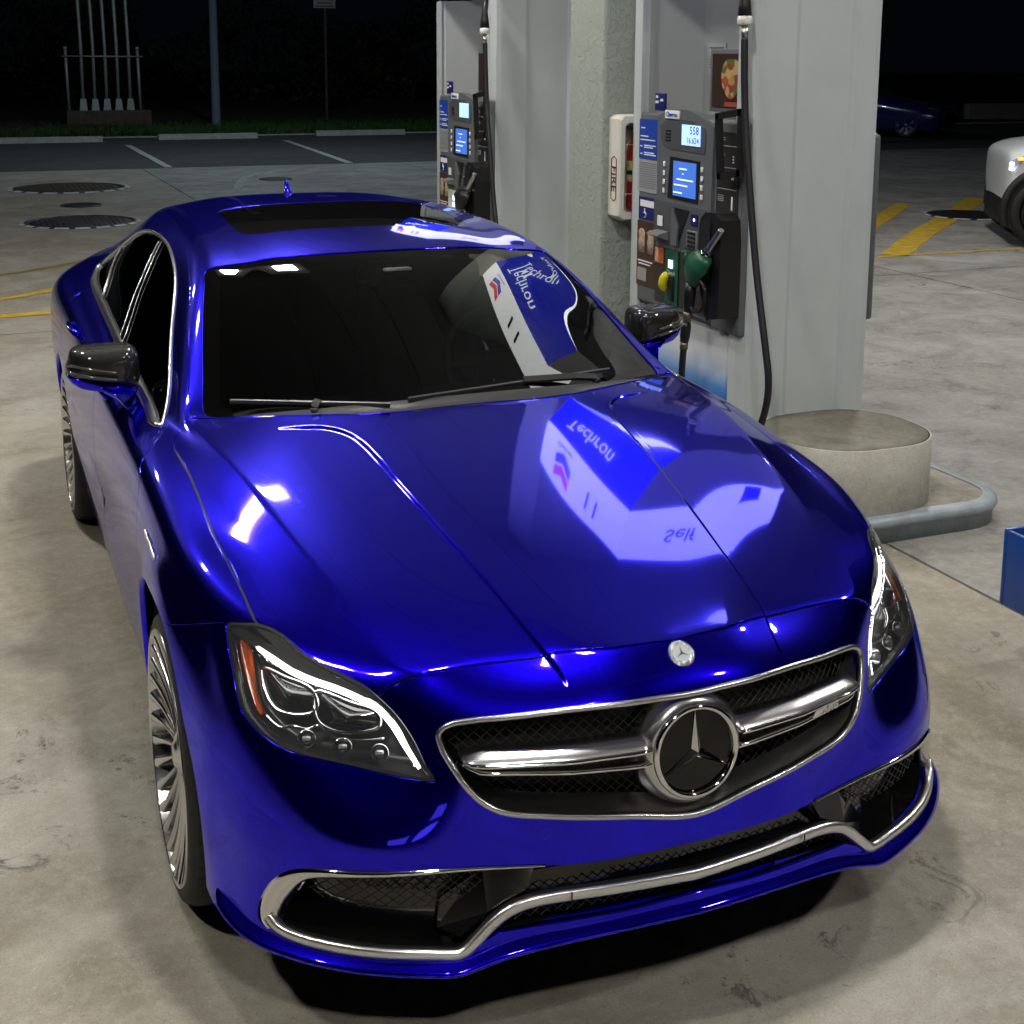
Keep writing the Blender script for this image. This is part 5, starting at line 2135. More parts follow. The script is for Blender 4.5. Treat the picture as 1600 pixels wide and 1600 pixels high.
def dispenser(dy, near):
    lab = ('grey fuel dispenser with green nozzle and lit blue screens, beside the saloon\'s windscreen' if near else
           'farther grey fuel dispenser with black nozzle, seen just above the saloon\'s roof')
    t = empty('fuel_dispenser', (1.9, 2.46 + dy, .78), 0, lab, 'fuel pump', 'fuel dispensers')
    off = Matrix.Translation(Vector((-1.9, -2.46, -.78)))
    parts = []

    def P(o):
        o.data.transform(off)
        o.parent = t
        parts.append(o)
        return o
    # body shell
    mb = MB()
    mb.box((2.06, 2.505, 1.25), (.42, .865, .93), bev=.02)
    mb.box((2.47, 2.505, 1.25), (.28, .865, .93), bev=.02)
    P(mb.build('housing', GREYD, None))
    mb = MB()
    mb.box((2.572, 2.46, 1.22), (.05, .90, .86), bev=.02)
    P(mb.build('far_side_head', GREYD, None))
    # left strip with notices
    mb = MB()
    mb.box((1.866, 2.846, 1.25), (.03, .225, .94), bev=.012)
    P(mb.build('notice_strip', GREYD, None))
    # centre pod, arched head
    poly = []
    yL, yR = 2.738, 2.215
    for k in range(13):
        f = k / 12
        poly.append((yL + (yR - yL) * f, 1.690 + .075 * math.sin(math.pi * min(1, .10 + f * .78)) - .035 * f))
    poly = poly + [(2.215, 1.60), (2.225, 1.15), (2.235, .80), (2.725, .80), (2.732, 1.1)]
    mb = MB()
    mb.prism(poly, 1.836, 1.875, axis=0)
    P(mb.build('centre_pod', GREYD, None))
    # right price column
    mb = MB()
    mb.box((1.866, 2.09, 1.24), (.04, .235, .94), bev=.012)
    P(mb.build('price_column', GREYD, None))
    X = 1.835
    # head recess with display
    mb = MB()
    rec = [(2.705, 1.665), (2.65, 1.692), (2.55, 1.705), (2.40, 1.700), (2.29, 1.675), (2.275, 1.64), (2.285, 1.555), (2.60, 1.560), (2.68, 1.575), (2.70, 1.61)]
    mb.prism(rec, X - .002, X + .004, axis=0)
    P(mb.build('display_recess', GREYD2, None))
    for z in (1.60, 1.615, 1.63, 1.645):
        mb = MB()
        mb.box((X - .003, 2.625, z), (.004, .05, .006))
        P(mb.build('speaker_slot', BLK, None))
    P(sheet('price_display', 2.322, 2.490, 1.587, 1.681, X - .003, LCD, None))
    if near:
        P(text_mesh('digits', '558', .052, frame((X - .0085, 2.372, 1.655), (0, -1, 0), (0, 0, 1)), LCDTXT, None, .0003, space=1.1))
        P(text_mesh('digits', '16.624', .040, frame((X - .0085, 2.385, 1.610), (0, -1, 0), (0, 0, 1)), LCDTXT, None, .0003, space=1.05))
    # name plate
    mb = MB()
    mb.box((X - .004, 2.585, 1.722), (.008, .135, .040), bev=.003)
    P(mb.build('name_plate', CHW, None))
    P(text_mesh('lettering', 'Chevron', .030, frame((X - .0095, 2.585, 1.722), (0, -1, 0), (0, 0, 1)), CHB, None, .0004, bold=.0006))
    # screen
    mb = MB()
    mb.prism([(2.60, 1.525), (2.325, 1.520), (2.335, 1.325), (2.62, 1.330)], X - .003, X + .003, axis=0)
    P(mb.build('screen_bezel', BLK, None))
    P(sheet('touch_screen', 2.350, 2.560, 1.345, 1.508, X - .004, SCREEN, None))
    P(bars('screen_text', [(2.43, 2.50, 1.475), (2.46, 2.47, 1.452), (2.37, 2.52, 1.425), (2.42, 2.545, 1.398), (2.47, 2.55, 1.362)], X - .008, SCRTXT, None))
    for k in range(4):
        for y in (2.655, 2.300):
            mb = MB()
            mb.box((X - .003, y, 1.485 - k * .042), (.006, .018, .024), bev=.002)
            P(mb.build('soft_key', STICKW, None))
    # payment area
    mb = MB()
    mb.box((X + .0005, 2.505, 1.205), (.004, .49, .205), bev=.0015)
    P(mb.build('payment_panel', GREYD2, None))
    mb = MB()
    mb.prism([(2.545, 1.29), (2.405, 1.285), (2.455, 1.20), (2.505, 1.115), (2.545, 1.12)], X - .006, X, axis=0)
    P(mb.build('card_slot', BLK, None))
    mb = MB()
    mb.prism([(2.55, 1.285), (2.49, 1.20), (2.50, 1.11), (2.555, 1.11)], X - .016, X - .004, axis=0)
    P(mb.build('card_guide', GREYD, None))
    P(sheet('tap_reader', 2.325, 2.385, 1.225, 1.275, X - .004, BLUED, None))
    mb = MB()
    mb.lathe([(.0005, 0), (.007, 0)], c=(X - .009, 2.35, 1.25), axis='X', n=12)
    P(mb.build('tap_light', mat('tap_light', (.8, .85, 1), .4, emit=(.8, .88, 1.), estr=2.5), None))
    mb = MB()
    mb.box((X - .005, 2.365, 1.155), (.010, .10, .085), bev=.003)
    P(mb.build('keypad', GREYM, None))
    for a in range(4):
        for b_ in range(3):
            mb = MB()
            mb.box((X - .0115, 2.392 - b_ * .026, 1.185 - a * .020), (.004, .018, .013))
            P(mb.build('key', BLK, None))
    P(sheet('service_sticker', 2.655, 2.705, 1.185, 1.235, X - .004, STICKW, None))
    mb = MB()
    mb.prism([(0, 0), (-.055, -.012), (-.060, -.020), (0, -.045)], 2.60, 2.715, axis=1)
    for i in range(len(mb.v)):
        v = mb.v[i]
        mb.v[i] = (X + v[0], v[1], 1.165 + v[2])
    P(mb.build('receipt_tray', GREYM, None))
    # lower grade panel
    mb = MB()
    mb.prism([(2.728, 1.085), (2.235, 1.085), (2.24, .815), (2.722, .815)], X - .002, X + .006, axis=0)
    P(mb.build('grade_panel', BROWNP if near else WHITEP, None))
    if near:
        P(sheet('promo_sticker', 2.635, 2.718, 1.005, 1.080, X - .005, mat('orange_promo_print', (.45, .09, .03), .45, var=.5, vscale=30), None))
        P(sheet('promo_photo', 2.680, 2.715, 1.008, 1.076, X - .0065, mat('cream_promo_print', (.50, .33, .22), .45, var=.5, vscale=45), None))
        P(sheet('diesel_stripe', 2.49, 2.615, .82, 1.082, X - .0045, mat('diesel_green', (.006, .075, .035), .4), None))
        P(sheet('lit_button', 2.535, 2.575, .995, 1.035, X - .010, mat('lit_button', (.6, .8, 1.), .4, emit=(.65, .82, 1.), estr=1.6), None))
        P(text_mesh('lettering', 'Diesel', .032, frame((X - .0095, 2.555, .972), (0, -1, 0), (0, 0, 1)), mat('pale_green_print', (.45, .6, .5), .5), None, .0004))
        levers = [2.575]
    else:
        for z in (1.02, .975):
            P(sheet('lit_button', 2.57, 2.61, z, z + .03, X - .010, mat('lit_button', (.6, .8, 1.), .4, emit=(.65, .82, 1.), estr=1.6), None))
        levers = [2.66, 2.52]
    for y in levers:
        mb = MB()
        c = spline([(X - .012, y, .965), (X - .030, y + .006, .945), (X - .034, y + .012, .915), (X - .018, y + .016, .885)], 4)
        mb.tube(c, [.012, .018, .021, .022, .022, .021, .021, .022, .022, .021, .019, .016, .012], 10)
        P(mb.build('grade_lever', mat('yellow_lever', (.62, .55, .02), .35), None))
        mb = MB()
        mb.box((X - .008, y - .030, .90), (.016, .05, .13), bev=.01)
        P(mb.build('lever_guard', BLK, None))
    # notices on the left strip
    XS = 1.850
    P(sheet('rewards_notice', 2.745, 2.945, 1.495, 1.688, XS, BLUEP, None))
    P(bars('rewards_print', [(2.885, 2.925, 1.645), (2.85, 2.93, 1.605), (2.78, 2.93, 1.587), (2.77, 2.89, 1.560), (2.80, 2.89, 1.550), (2.79, 2.89, 1.525), (2.77, 2.89, 1.515), (2.91, 2.93, 1.555), (2.91, 2.93, 1.518)], XS - .003, STICKW, None, .005))
    P(sheet('terms_notice', 2.745, 2.945, 1.330, 1.490, XS, STICKG, None))
    P(bars('terms_print', [(2.765, 2.93, 1.475 - .011 * k) for k in range(12)], XS - .003, mat('grey_print_dark', (.18, .185, .2), .5), None, .003))
    P(sheet('access_notice', 2.755, 2.935, 1.195, 1.305, XS, BLUED, None))
    P(sheet('access_label', 2.775, 2.915, 1.258, 1.290, XS - .003, STICKW, None))
    mb = MB()
    mb.tube([(XS - .005, 2.868 + .014 * math.cos(a), 1.218 + .014 * math.sin(a)) for a in np.linspace(.6, 5.2, 14)], .0022, 5)
    mb.tube([(XS - .005, 2.868, 1.25), (XS - .005, 2.868, 1.225), (XS - .005, 2.852, 1.222)], .0024, 5)
    P(mb.build('wheelchair_mark', STICKW, None))
    P(sheet('advert', 2.745, 2.945, .86, 1.185, XS, mat('brown_advert', (.055, .026, .016), .4), None))
    for y in (2.895, 2.80):
        mb = MB()
        mb.lathe([(.0005, -.005), (.030, -.004), (.036, .06), (.028, .07), (.034, .10), (.018, .115), (.0005, .118)], c=(0, 0, 0), n=14, cap0=False, cap1=False)
        for i in range(len(mb.v)):
            v = mb.v[i]
            mb.v[i] = (XS - .004 + v[0] * .05, y + v[1], 1.03 + v[2])
        P(mb.build('advert_drink', mat('advert_cream', (.42, .30, .22), .5, var=.5, vscale=50), None))
    P(bars('advert_print', [(2.78, 2.93, .985), (2.80, 2.92, .970)], XS - .003, STICKW, None, .006))
    P(sheet('advert_label', 2.84, 2.93, .885, .95, XS - .003, mat('advert_grey', (.30, .28, .27), .5), None))
    # price column print
    XP = 1.845
    P(sheet('price_panel', 2.005, 2.185, 1.285, 1.665, XP, BROWNP, None))
    P(bars('price_rule', [(2.015, 2.175, z) for z in (1.605, 1.51, 1.415)], XP - .003, STICKG, None, .0035))
    P(bars('price_print', [(2.12, 2.17, z) for z in (1.64, 1.632, 1.57, 1.562, 1.475, 1.467, 1.459, 1.385, 1.377, 1.369, 1.361)], XP - .003, STICKG, None, .003))
    P(bars('price_mark', [(2.045, 2.055, z) for z in (1.56, 1.548, 1.536)], XP - .003, STICKW, None, .006))
    P(bars('price_arrow', [(2.045, 2.055, 1.355)], XP - .003, STICKW, None, .060))
    P(bars('price_tick', [(2.04, 2.06, 1.465)], XP - .003, STICKW, None, .014))
    # boot that holds the nozzle
    mb = MB()
    prof = [(2.165, 1.23), (2.150, 1.285), (2.11, 1.315), (2.02, 1.318), (1.985, 1.29), (1.975, 1.20), (1.975, .86), (2.03, .845), (2.10, .86), (2.14, .95), (2.165, 1.10)]
    mb.prism(prof, 1.745, 1.86, axis=0)
    P(mb.build('nozzle_boot', BLK, None))
    mb = MB()
    mb.prism([(2.140, 1.235), (2.115, 1.285), (2.075, 1.295), (2.055, 1.275), (2.06, 1.12), (2.07, .95), (2.11, .93), (2.135, 1.0)], 1.738, 1.747, axis=0)
    P(mb.build('boot_pocket', mat('boot_inner', (.004, .004, .004), .6), None))
    P(sheet('octane_sticker', 2.155, 2.20, 1.17, 1.285, XP - .001, WHITEP, None))
    P(sheet('octane_header', 2.135, 2.20, 1.255, 1.285, XP - .0045, mat('diesel_green_light', (.03, .20, .10), .45), None))
    # frame of the hose retractor
    mb = MB()
    loop = [(1.80, 2.115, 1.735), (1.80, 1.930, 1.760), (1.80, 1.925, 1.50), (1.80, 2.085, 1.475)]
    for i_ in range(4):
        a_, b_ = Vector(loop[i_]), Vector(loop[(i_ + 1) % 4])
        dd_ = (b_ - a_).normalized() * .014
        mb.sweep([a_ - dd_, b_ + dd_], [(-.012, -.014), (.012, -.014), (.012, .014), (-.012, .014)], [Vector((-1, 0, 0))] * 2)
    P(mb.build('hose_bracket', BLK, None))
    # framed advert above
    mb = MB()
    mb.box((1.955, 2.285, 1.885), (.02, .325, .285), bev=.006)
    P(mb.build('advert_frame', GREYD, None))
    P(sheet('food_advert', 2.145, 2.420, 1.765, 2.005, 1.944, mat('dark_brown_print', (.030, .016, .010), .4), None))
    if near:
        mb = MB()
        for k, (a, b_, r, rz) in enumerate(((2.25, 1.90, .085, 1.3),)):
            pts = [(1.938, a + r * 1.0 * math.cos(q), b_ + r * .95 * math.sin(q) * (1.1 + .1 * math.sin(3 * q))) for q in np.linspace(0, 2 * math.pi, 28, endpoint=False)]
            mb.add(pts, [list(range(28))])
        P(mb.build('food_picture', FOOD, None))
        P(sheet('advert_strip', 2.15, 2.30, 1.770, 1.790, 1.940, mat('red_print', (.30, .05, .04), .5), None))
    P(sheet('paper_notice', 2.545, 2.705, 1.905, 2.055, 2.088, STICKG, None))
    P(bars('notice_print', [(2.56, 2.69, 2.035), (2.58, 2.67, 2.02)] + [(2.60, 2.69, 1.99 - .012 * k) for k in range(5)], 2.084, GREYD, None, .004))
    mb = MB()
    mb.box((1.86, 2.755, 1.775), (.012, .10, .085), bev=.004)
    P(mb.build('small_sign', BLUED, None))
    P(bars('small_sign_print', [(2.765, 2.795, 1.775), (2.72, 2.745, 1.785), (2.77, 2.79, 1.80)], 1.853, STICKW, None, .012))
    for o in parts:
        pass
    return t


def hose_thing(dy, near):
    lab = ('black hose with green-covered nozzle hooked into the near dispenser' if near else
           'black hose with black nozzle hooked into the far dispenser')
    t = empty('fuel_hose', (1.72, 2.1 + dy, 1.1), 0, lab, 'fuel hose', 'fuel hoses')
    off = Matrix.Translation(Vector((-1.72, -2.1, -1.1)))

    def P(o):
        o.data.transform(off)
        o.parent = t
        return o
    cov = NOZG if near else NOZB
    # nozzle: spout up into the boot, body, grip down
    mb = MB()
    mb.tube(spline([(1.735, 1.955, 1.255), (1.728, 1.995, 1.205), (1.72, 2.035, 1.155)], 4), [.013, .014, .014, .015, .016, .016, .017, .017, .018], 12)
    P(mb.build('spout', STEEL, None))
    mb = MB()
    mb.tube([(1.718, 2.045, 1.146), (1.714, 2.062, 1.126)], .024, 12)
    P(mb.build('spout_collar', CHROME, None))
    mb = MB()
    c = spline([(1.712, 2.045, 1.132), (1.705, 2.075, 1.105), (1.70, 2.10, 1.075), (1.70, 2.125, 1.04), (1.70, 2.140, 1.00)], 4)
    rr = np.interp(np.linspace(0, 1, len(c)), [0, .15, .45, .75, 1], [.030, .052, .062, .052, .034])
    vs, fs = [], []
    for p, r_ in zip(c, rr):
        for k in range(14):
            a = 2 * math.pi * k / 14
            vs.append((p.x + r_ * .62 * math.cos(a), p.y + r_ * 1.15 * math.sin(a), p.z + r_ * .55 * math.sin(a)))
    for i in range(len(c) - 1):
        for k in range(14):
            fs.append([i * 14 + k, i * 14 + (k + 1) % 14, (i + 1) * 14 + (k + 1) % 14, (i + 1) * 14 + k])
    fs += [list(range(14)), list(range(len(vs) - 1, len(vs) - 15, -1))]
    mb.add(vs, fs, 0, True)
    mb.tube([(1.70, 2.165, 1.125), (1.70, 2.185, 1.105), (1.70, 2.18, 1.07)], [.016, .020, .018], 10)
    P(mb.build('nozzle_body', cov, None))
    mb = MB()
    mb.tube(spline([(1.70, 2.06, 1.02), (1.70, 2.02, .99), (1.70, 2.02, .93), (1.70, 2.05, .885), (1.70, 2.12, .875), (1.70, 2.15, .90)], 4), .010, 8)
    P(mb.build('trigger_guard', BLK, None))
    mb = MB()
    mb.tube([(1.70, 2.145, 1.0), (1.70, 2.15, .95), (1.70, 2.155, .90), (1.70, 2.16, .865)], [.026, .028, .026, .022], 12)
    P(mb.build('grip', BLK, None))
    mb = MB()
    mb.tube([(1.70, 2.162, .868), (1.70, 2.165, .84), (1.70, 2.168, .815)], [.021, .022, .017], 12)
    P(mb.build('swivel', mat('worn_brass', (.22, .19, .13), .4, .8), None))
    mb = MB()
    mb.tube([(1.70, 2.168, .818), (1.70, 2.175, .79), (1.70, 2.182, .745), (1.70, 2.186, .72)], [.016, .024, .023, .020], 12)
    P(mb.build('breakaway', BLK, None))
    mb = MB()
    mb.tube([(1.70, 2.186, .722), (1.70, 2.19, .685)], .019, 12)
    P(mb.build('ferrule', MATS['worn_brass'], None))
    lo = [(1.70, 2.19, .69), (1.70, 2.20, .60), (1.70, 2.20, .48), (1.70, 2.12, .33), (1.72, 1.95, .24), (1.75, 1.78, .27), (1.77, 1.68, .40), (1.78, 1.625, .55), (1.78, 1.615, .66), (1.78, 1.65, .80), (1.78, 1.735, 1.09), (1.78, 1.81, 1.43), (1.78, 1.862, 1.70), (1.78, 1.885, 1.90), (1.78, 1.895, 2.07)]
    mb = MB()
    mb.tube(spline(lo, 6), .0155, 10)
    P(mb.build('hose', HOSE, None))
    mb = MB()
    mb.tube([(1.78, 1.895, 2.06), (1.78, 1.897, 2.12)], .0145, 12)
    P(mb.build('hose_ferrule', STEEL, None))
    mb = MB()
    mb.tube([(1.78, 1.897, 2.118), (1.78, 1.898, 2.128), (1.78, 1.899, 2.150), (1.78, 1.90, 2.165)], [.020, .032, .032, .026], 14)
    P(mb.build('top_swivel', WHITEP, None))
    mb = MB()
    mb.tube([(1.78, 1.90, 2.160), (1.78, 1.90, 2.20), (1.78, 1.90, 2.26), (1.80, 1.92, 2.36)], [.030, .026, .018, .018], 14)
    P(mb.build('top_elbow', BLK, None))
    return t


for dy, near in ((0., True), (3.0, False)):
    cabinet(dy, 'pale grey folded-metal pump cabinet behind the round concrete drum' if near else 'pale grey folded-metal pump cabinet beyond the stucco column', near)
    dispenser(dy, near)
    hose_thing(dy, near)
    signbox(1.89 + dy, 'white and blue topper sign above the nearer pump, mirrored in the bonnet' if near else 'white and blue topper sign above the farther pump', '11' if near else '13')

# stucco canopy column


def stucco():
    m = mat('green_grey_stucco', (.37, .41, .37), .5)
    nt = m.node_tree
    b = nt.nodes['Principled BSDF']
    geo = nt.nodes.new('ShaderNodeNewGeometry')
    n1 = nt.nodes.new('ShaderNodeTexNoise')
    n1.inputs['Scale'].default_value = 30
    n1.inputs['Detail'].default_value = 5
    n1.inputs['Distortion'].default_value = 1.6
    nt.links.new(geo.outputs['Position'], n1.inputs['Vector'])
    r = nt.nodes.new('ShaderNodeMapRange')
    r.inputs['From Min'].default_value = .50
    r.inputs['From Max'].default_value = .62
    nt.links.new(n1.outputs['Fac'], r.inputs['Value'])
    bp = nt.nodes.new('ShaderNodeBump')
    bp.inputs['Strength'].default_value = .75
    bp.inputs['Distance'].default_value = .007
    nt.links.new(r.outputs['Result'], bp.inputs['Height'])
    nt.links.new(bp.outputs['Normal'], b.inputs['Normal'])
    return m


t = empty('canopy_column', (2.2, 3.4, IH), 0, 'rough green-grey stucco canopy column between the two pumps', 'column')
mb = MB()
mb.box((2.2, 3.41, 2.48), (.86, .42, 4.74), bev=.02)
o = mb.build('shaft', stucco(), t)
o.data.transform(Matrix.Translation((-2.2, -3.4, -IH)))

# extinguisher cabinet
t = empty('extinguisher_cabinet', (1.92, 3.10, 1.14), 0, 'white fire extinguisher cabinet with clear front on the stucco column', 'cabinet')
off = Matrix.Translation((-1.92, -3.10, -1.14))
CX0, CX1, CY0, CY1, CZ0, CZ1 = 1.805, 2.06, 3.075, 3.198, 1.165, 1.700


def chamfer_rect(x0, x1, z0, z1, c):
    return [(x0 + c, z0), (x1 - c, z0), (x1, z0 + c), (x1, z1 - c), (x1 - c, z1), (x0 + c, z1), (x0, z1 - c), (x0, z0 + c)]


mb = MB()
out_, in_ = chamfer_rect(CX0, CX1, CZ0, CZ1, .022), chamfer_rect(CX0 + .030, CX1 - .030, CZ0 + .04, CZ1 - .04, .016)
vs = [(a, CY1, b) for a, b in out_] + [(a, CY0 + .01, b) for a, b in out_] + [(a + (.006 if a < 1.9 else -.006), CY0, b + (.006 if b < 1.4 else -.006)) for a, b in out_] + [(a, CY0, b) for a, b in in_] + [(a, CY1 - .015, b) for a, b in in_]
fs = [list(range(8))]
for r in range(4):
    for k in range(8):
        fs.append([r * 8 + k, r * 8 + (k + 1) % 8, (r + 1) * 8 + (k + 1) % 8, (r + 1) * 8 + k])
fs.append(list(range(39, 31, -1)))
mb.add(vs, fs)
o = mb.build('case', mat('cream_white_plastic', (.66, .65, .58), .4), t)
o.data.transform(off)
mb = MB()
mb.add([(a, CY0 + .006, b) for a, b in in_], [list(range(8))])
o = mb.build('clear_front', thin_glass('cabinet_clear_front', (.92, .93, .93)), t)
o.data.transform(off)
o = text_mesh('lettering', 'FIRE', .075, frame((CX0 - .002, 3.135, 1.375), (0, 0, -1), (0, -1, 0)) @ Matrix.Rotation(0, 4, 'Z'), CHT, t, .0006)
o.data.transform(off)
mb = MB()
mb.tube([(CX0 - .001, 3.135 + dy_, z_) for dy_, z_ in ((-.028, 1.275), (-.028, 1.475), (0, 1.490), (.028, 1.475), (.028, 1.275), (0, 1.262))], .003, 5, closed=True)
o = mb.build('text_border', mat('red_outline', (.25, .03, .02), .5), t)
o.data.transform(off)
mb = MB()
for z_ in (1.30, 1.55):
    mb.tube([(CX0 + .03, CY0 + .003, z_), (CX1 - .03, CY0 + .003, z_)], .0012, 4)
mb.tube([(1.90, CY0 + .003, CZ0 + .04), (1.90, CY0 + .003, CZ1 - .04)], .0012, 4)
o = mb.build('seal_wire', STICKW, t)
o.data.transform(off)
t = empty('fire_extinguisher', (1.935, 3.135, 1.21), 0, 'red fire extinguisher inside the white cabinet', 'extinguisher')
mb = MB()
mb.lathe([(.04, 0), (.050, .008), (.052, .02), (.052, .30), (.046, .335), (.030, .36), (.022, .375)], n=28)
mb.build('cylinder', mat('red_enamel', (.36, .012, .012), .3, coat=.5), t)
mb = MB()
mb.lathe([(.0526, .150), (.0526, .255)], n=28, cap0=False, cap1=False)
mb.build('label', mat('yellow_label', (.50, .45, .18), .5, var=.6, vscale=25), t)
mb = MB()
mb.lathe([(.0530, .185), (.0530, .205)], n=28, cap0=False, cap1=False)
mb.build('strap', BLK, t)
mb = MB()
mb.tube([(0, 0, .37), (0, 0, .41)], .016, 10)
mb.box((-.02, -.01, .425), (.09, .022, .018), bev=.005)
mb.tube(spline([(.02, 0, .40), (.06, -.02, .38), (.065, -.03, .30), (.06, -.03, .20)], 4), .007, 8)
mb.build('valve', BLK, t)

# canopy overhead with lamps
t = empty('station_canopy', (0, 4, 4.85), 0, 'flat white station canopy over the pumps, out of frame above', 'canopy')
mb = MB()
mb.box((2.2, 1.5, .45), (14.5, 17.0, .86))
mb.build('fascia', mat('canopy_white', (.55, .55, .54), .5), t)
PAN = mat('canopy_soffit', (.12, .12, .12), .6)
for k in range(24):
    mb = MB()
    mb.box((-4.75 + k * .604, 1.5, -.004), (.596, 16.96, .03))
    mb.build('soffit_panel', PAN, t)
LAMP = mat('led_lamp', (1, 1, 1), .5, emit=(1., .965, .90), estr=380.)
LAMPS = [(-.20, -.35), (-2.14, 3.72), (.22, 4.58), (-1.15, -4.4), (5.3, .6), (5.3, 5.0), (7.6, 7.6), (3.4, -3.9), (-3.6, 8.4), (-3.6, -1.2)]  # front-right and outer left lamps are added to soften the saloon's shadows
for i, (x, y) in enumerate(LAMPS):
    where = ['over the saloon\'s right front wing', 'over the gap left of the saloon', 'over the far pump', 'behind the camera on the left', 'right of the near pump', 'right of the far pump', 'by the white SUV', 'added behind the camera on the right to lift the floor shade', 'added at the far left canopy corner to soften shadows', 'added left of the camera to soften shadows'][i]
    t2 = empty('canopy_lamp', (x, y, 4.82), 0, 'square white LED canopy lamp ' + where, 'lamp', 'canopy lamps')
    mb = MB()
    mb.box((0, 0, -.02), (.56, .56, .06), bev=.01)
    mb.build('lamp_body', WHITEP, t2)
    mb = MB()
    mb.box((0, 0, -.056), (.30, .30, .012))
    mb.build('lamp_panel', LAMP, t2)

# blue bin / window-wash station at the right edge
t = empty('litter_bin', (0, 0, 0), 0, 'blue square bin on a pale post at the right edge of the photo', 'bin')
bx0, bx1, by0, by1, bz0, bz1 = 1.826, 2.276, -0.189, 0.261, .20, .462
mb = MB()
mb.box(((bx0 + bx1) / 2, by0 + .008, (bz0 + bz1) / 2), (bx1 - bx0, .016, bz1 - bz0), bev=.004)
mb.box(((bx0 + bx1) / 2, by1 - .008, (bz0 + bz1) / 2), (bx1 - bx0, .016, bz1 - bz0), bev=.004)
mb.box((bx0 + .008, (by0 + by1) / 2, (bz0 + bz1) / 2 - .0015), (.016, by1 - by0 - .034, bz1 - bz0 - .003), bev=.003)
mb.box((bx1 - .008, (by0 + by1) / 2, (bz0 + bz1) / 2 - .0015), (.016, by1 - by0 - .034, bz1 - bz0 - .003), bev=.003)
mb.box(((bx0 + bx1) / 2, (by0 + by1) / 2, bz0 + .02), (bx1 - bx0 - .034, by1 - by0 - .034, .016))
mb.build('bin_body', mat('blue_bin_plastic', (.008, .050, .24), .35, coat=.2), t)
mb = MB()
mb.box((bx0 + .26, by1 - .13, .14), (.26, .20, .12), bev=.006)
mb.build('bin_post', WHITEP, t)
mb = MB()
mb.box((bx0 + .26, by1 - .13, .04), (.28, .22, .08), bev=.008)
mb.build('bin_foot', GREYD, t)
# ================================================================== BACKGROUND
# wheel stops
WSM = mat('weathered_concrete', (.36, .36, .34), .8, var=.25, vscale=6, bump=.3, bscale=40)
for i, (x0, x1, y) in enumerate(((-.55, 1.89, 29.5), (3.2, 5.55, 29.9), (7.13, 9.46, 30.4))):
    mb = MB()
    mb.prism([(-.11, 0), (.11, 0), (.075, .13), (-.075, .13)], 0, x1 - x0, axis=0)
    o = mb.build('wheel_stop', WSM)
    o.location = (x0, y, -.008)
    tag(o, ['leftmost concrete wheel stop, in front of the vent pipes', 'middle concrete wheel stop, in front of the lamp post', 'rightmost concrete wheel stop, nearest the far pump'][i], 'wheel stop', 'concrete wheel stops')

# kerb + verge
mb = MB()
mb.box((15, 31.0, -.01), (110, .12, .06), bev=.01)
o = mb.build('kerb', WSM)
o['kind'] = 'structure'
vv = []
nxv, nyv = 60, 12
for j in range(nyv + 1):
    for i in range(nxv + 1):
        x, y = -30 + i * 1.5, 31.0 + j * 2.0
        vv.append((x, y, .05 + .10 * min(1, j / 2) + .05 * math.sin(x * .7 + j) + j * .02))
g = raw('verge', vv, [(j * (nxv + 1) + i, j * (nxv + 1) + i + 1, (j + 1) * (nxv + 1) + i + 1, (j + 1) * (nxv + 1) + i) for j in range(nyv) for i in range(nxv)], mat('verge_soil', (.02, .028, .010), .95, var=.4, vscale=4), None, True)
g['kind'] = 'structure'
# grass
rng = np.random.RandomState(3)
nb = 26000
gx = rng.uniform(-3, 16, nb)
gy = 30.95 + np.abs(rng.normal(0, 1.5, nb))
gh = rng.uniform(.05, .16, nb)
ga = rng.uniform(0, 2 * math.pi, nb)
gl_ = rng.normal(0, .05, (nb, 2))
w = .016
gz = .06 + np.minimum(1, (gy - 31) / 4) * .08
A = np.stack([gx - w * np.cos(ga), gy - w * np.sin(ga), gz - .03], 1)
B = np.stack([gx + w * np.cos(ga), gy + w * np.sin(ga), gz - .03], 1)
C_ = np.stack([gx + gl_[:, 0], gy + gl_[:, 1], gz + gh], 1)
gv = np.stack([A, B, C_], 1).reshape(-1, 3)
me = bpy.data.meshes.new('grass')
me.vertices.add(len(gv))
me.vertices.foreach_set('co', gv.astype(np.float32).ravel())
me.loops.add(nb * 3)
me.loops.foreach_set('vertex_index', np.arange(nb * 3, dtype=np.int32))
me.polygons.add(nb)
me.polygons.foreach_set('loop_start', np.arange(0, nb * 3, 3, dtype=np.int32))
me.update(calc_edges=True)
o = link('grass', me, mat('grass_blade', (.035, .085, .015), .7, var=.4, vscale=2))
o['kind'] = 'stuff'
o['label'] = 'short green grass along the far kerb'


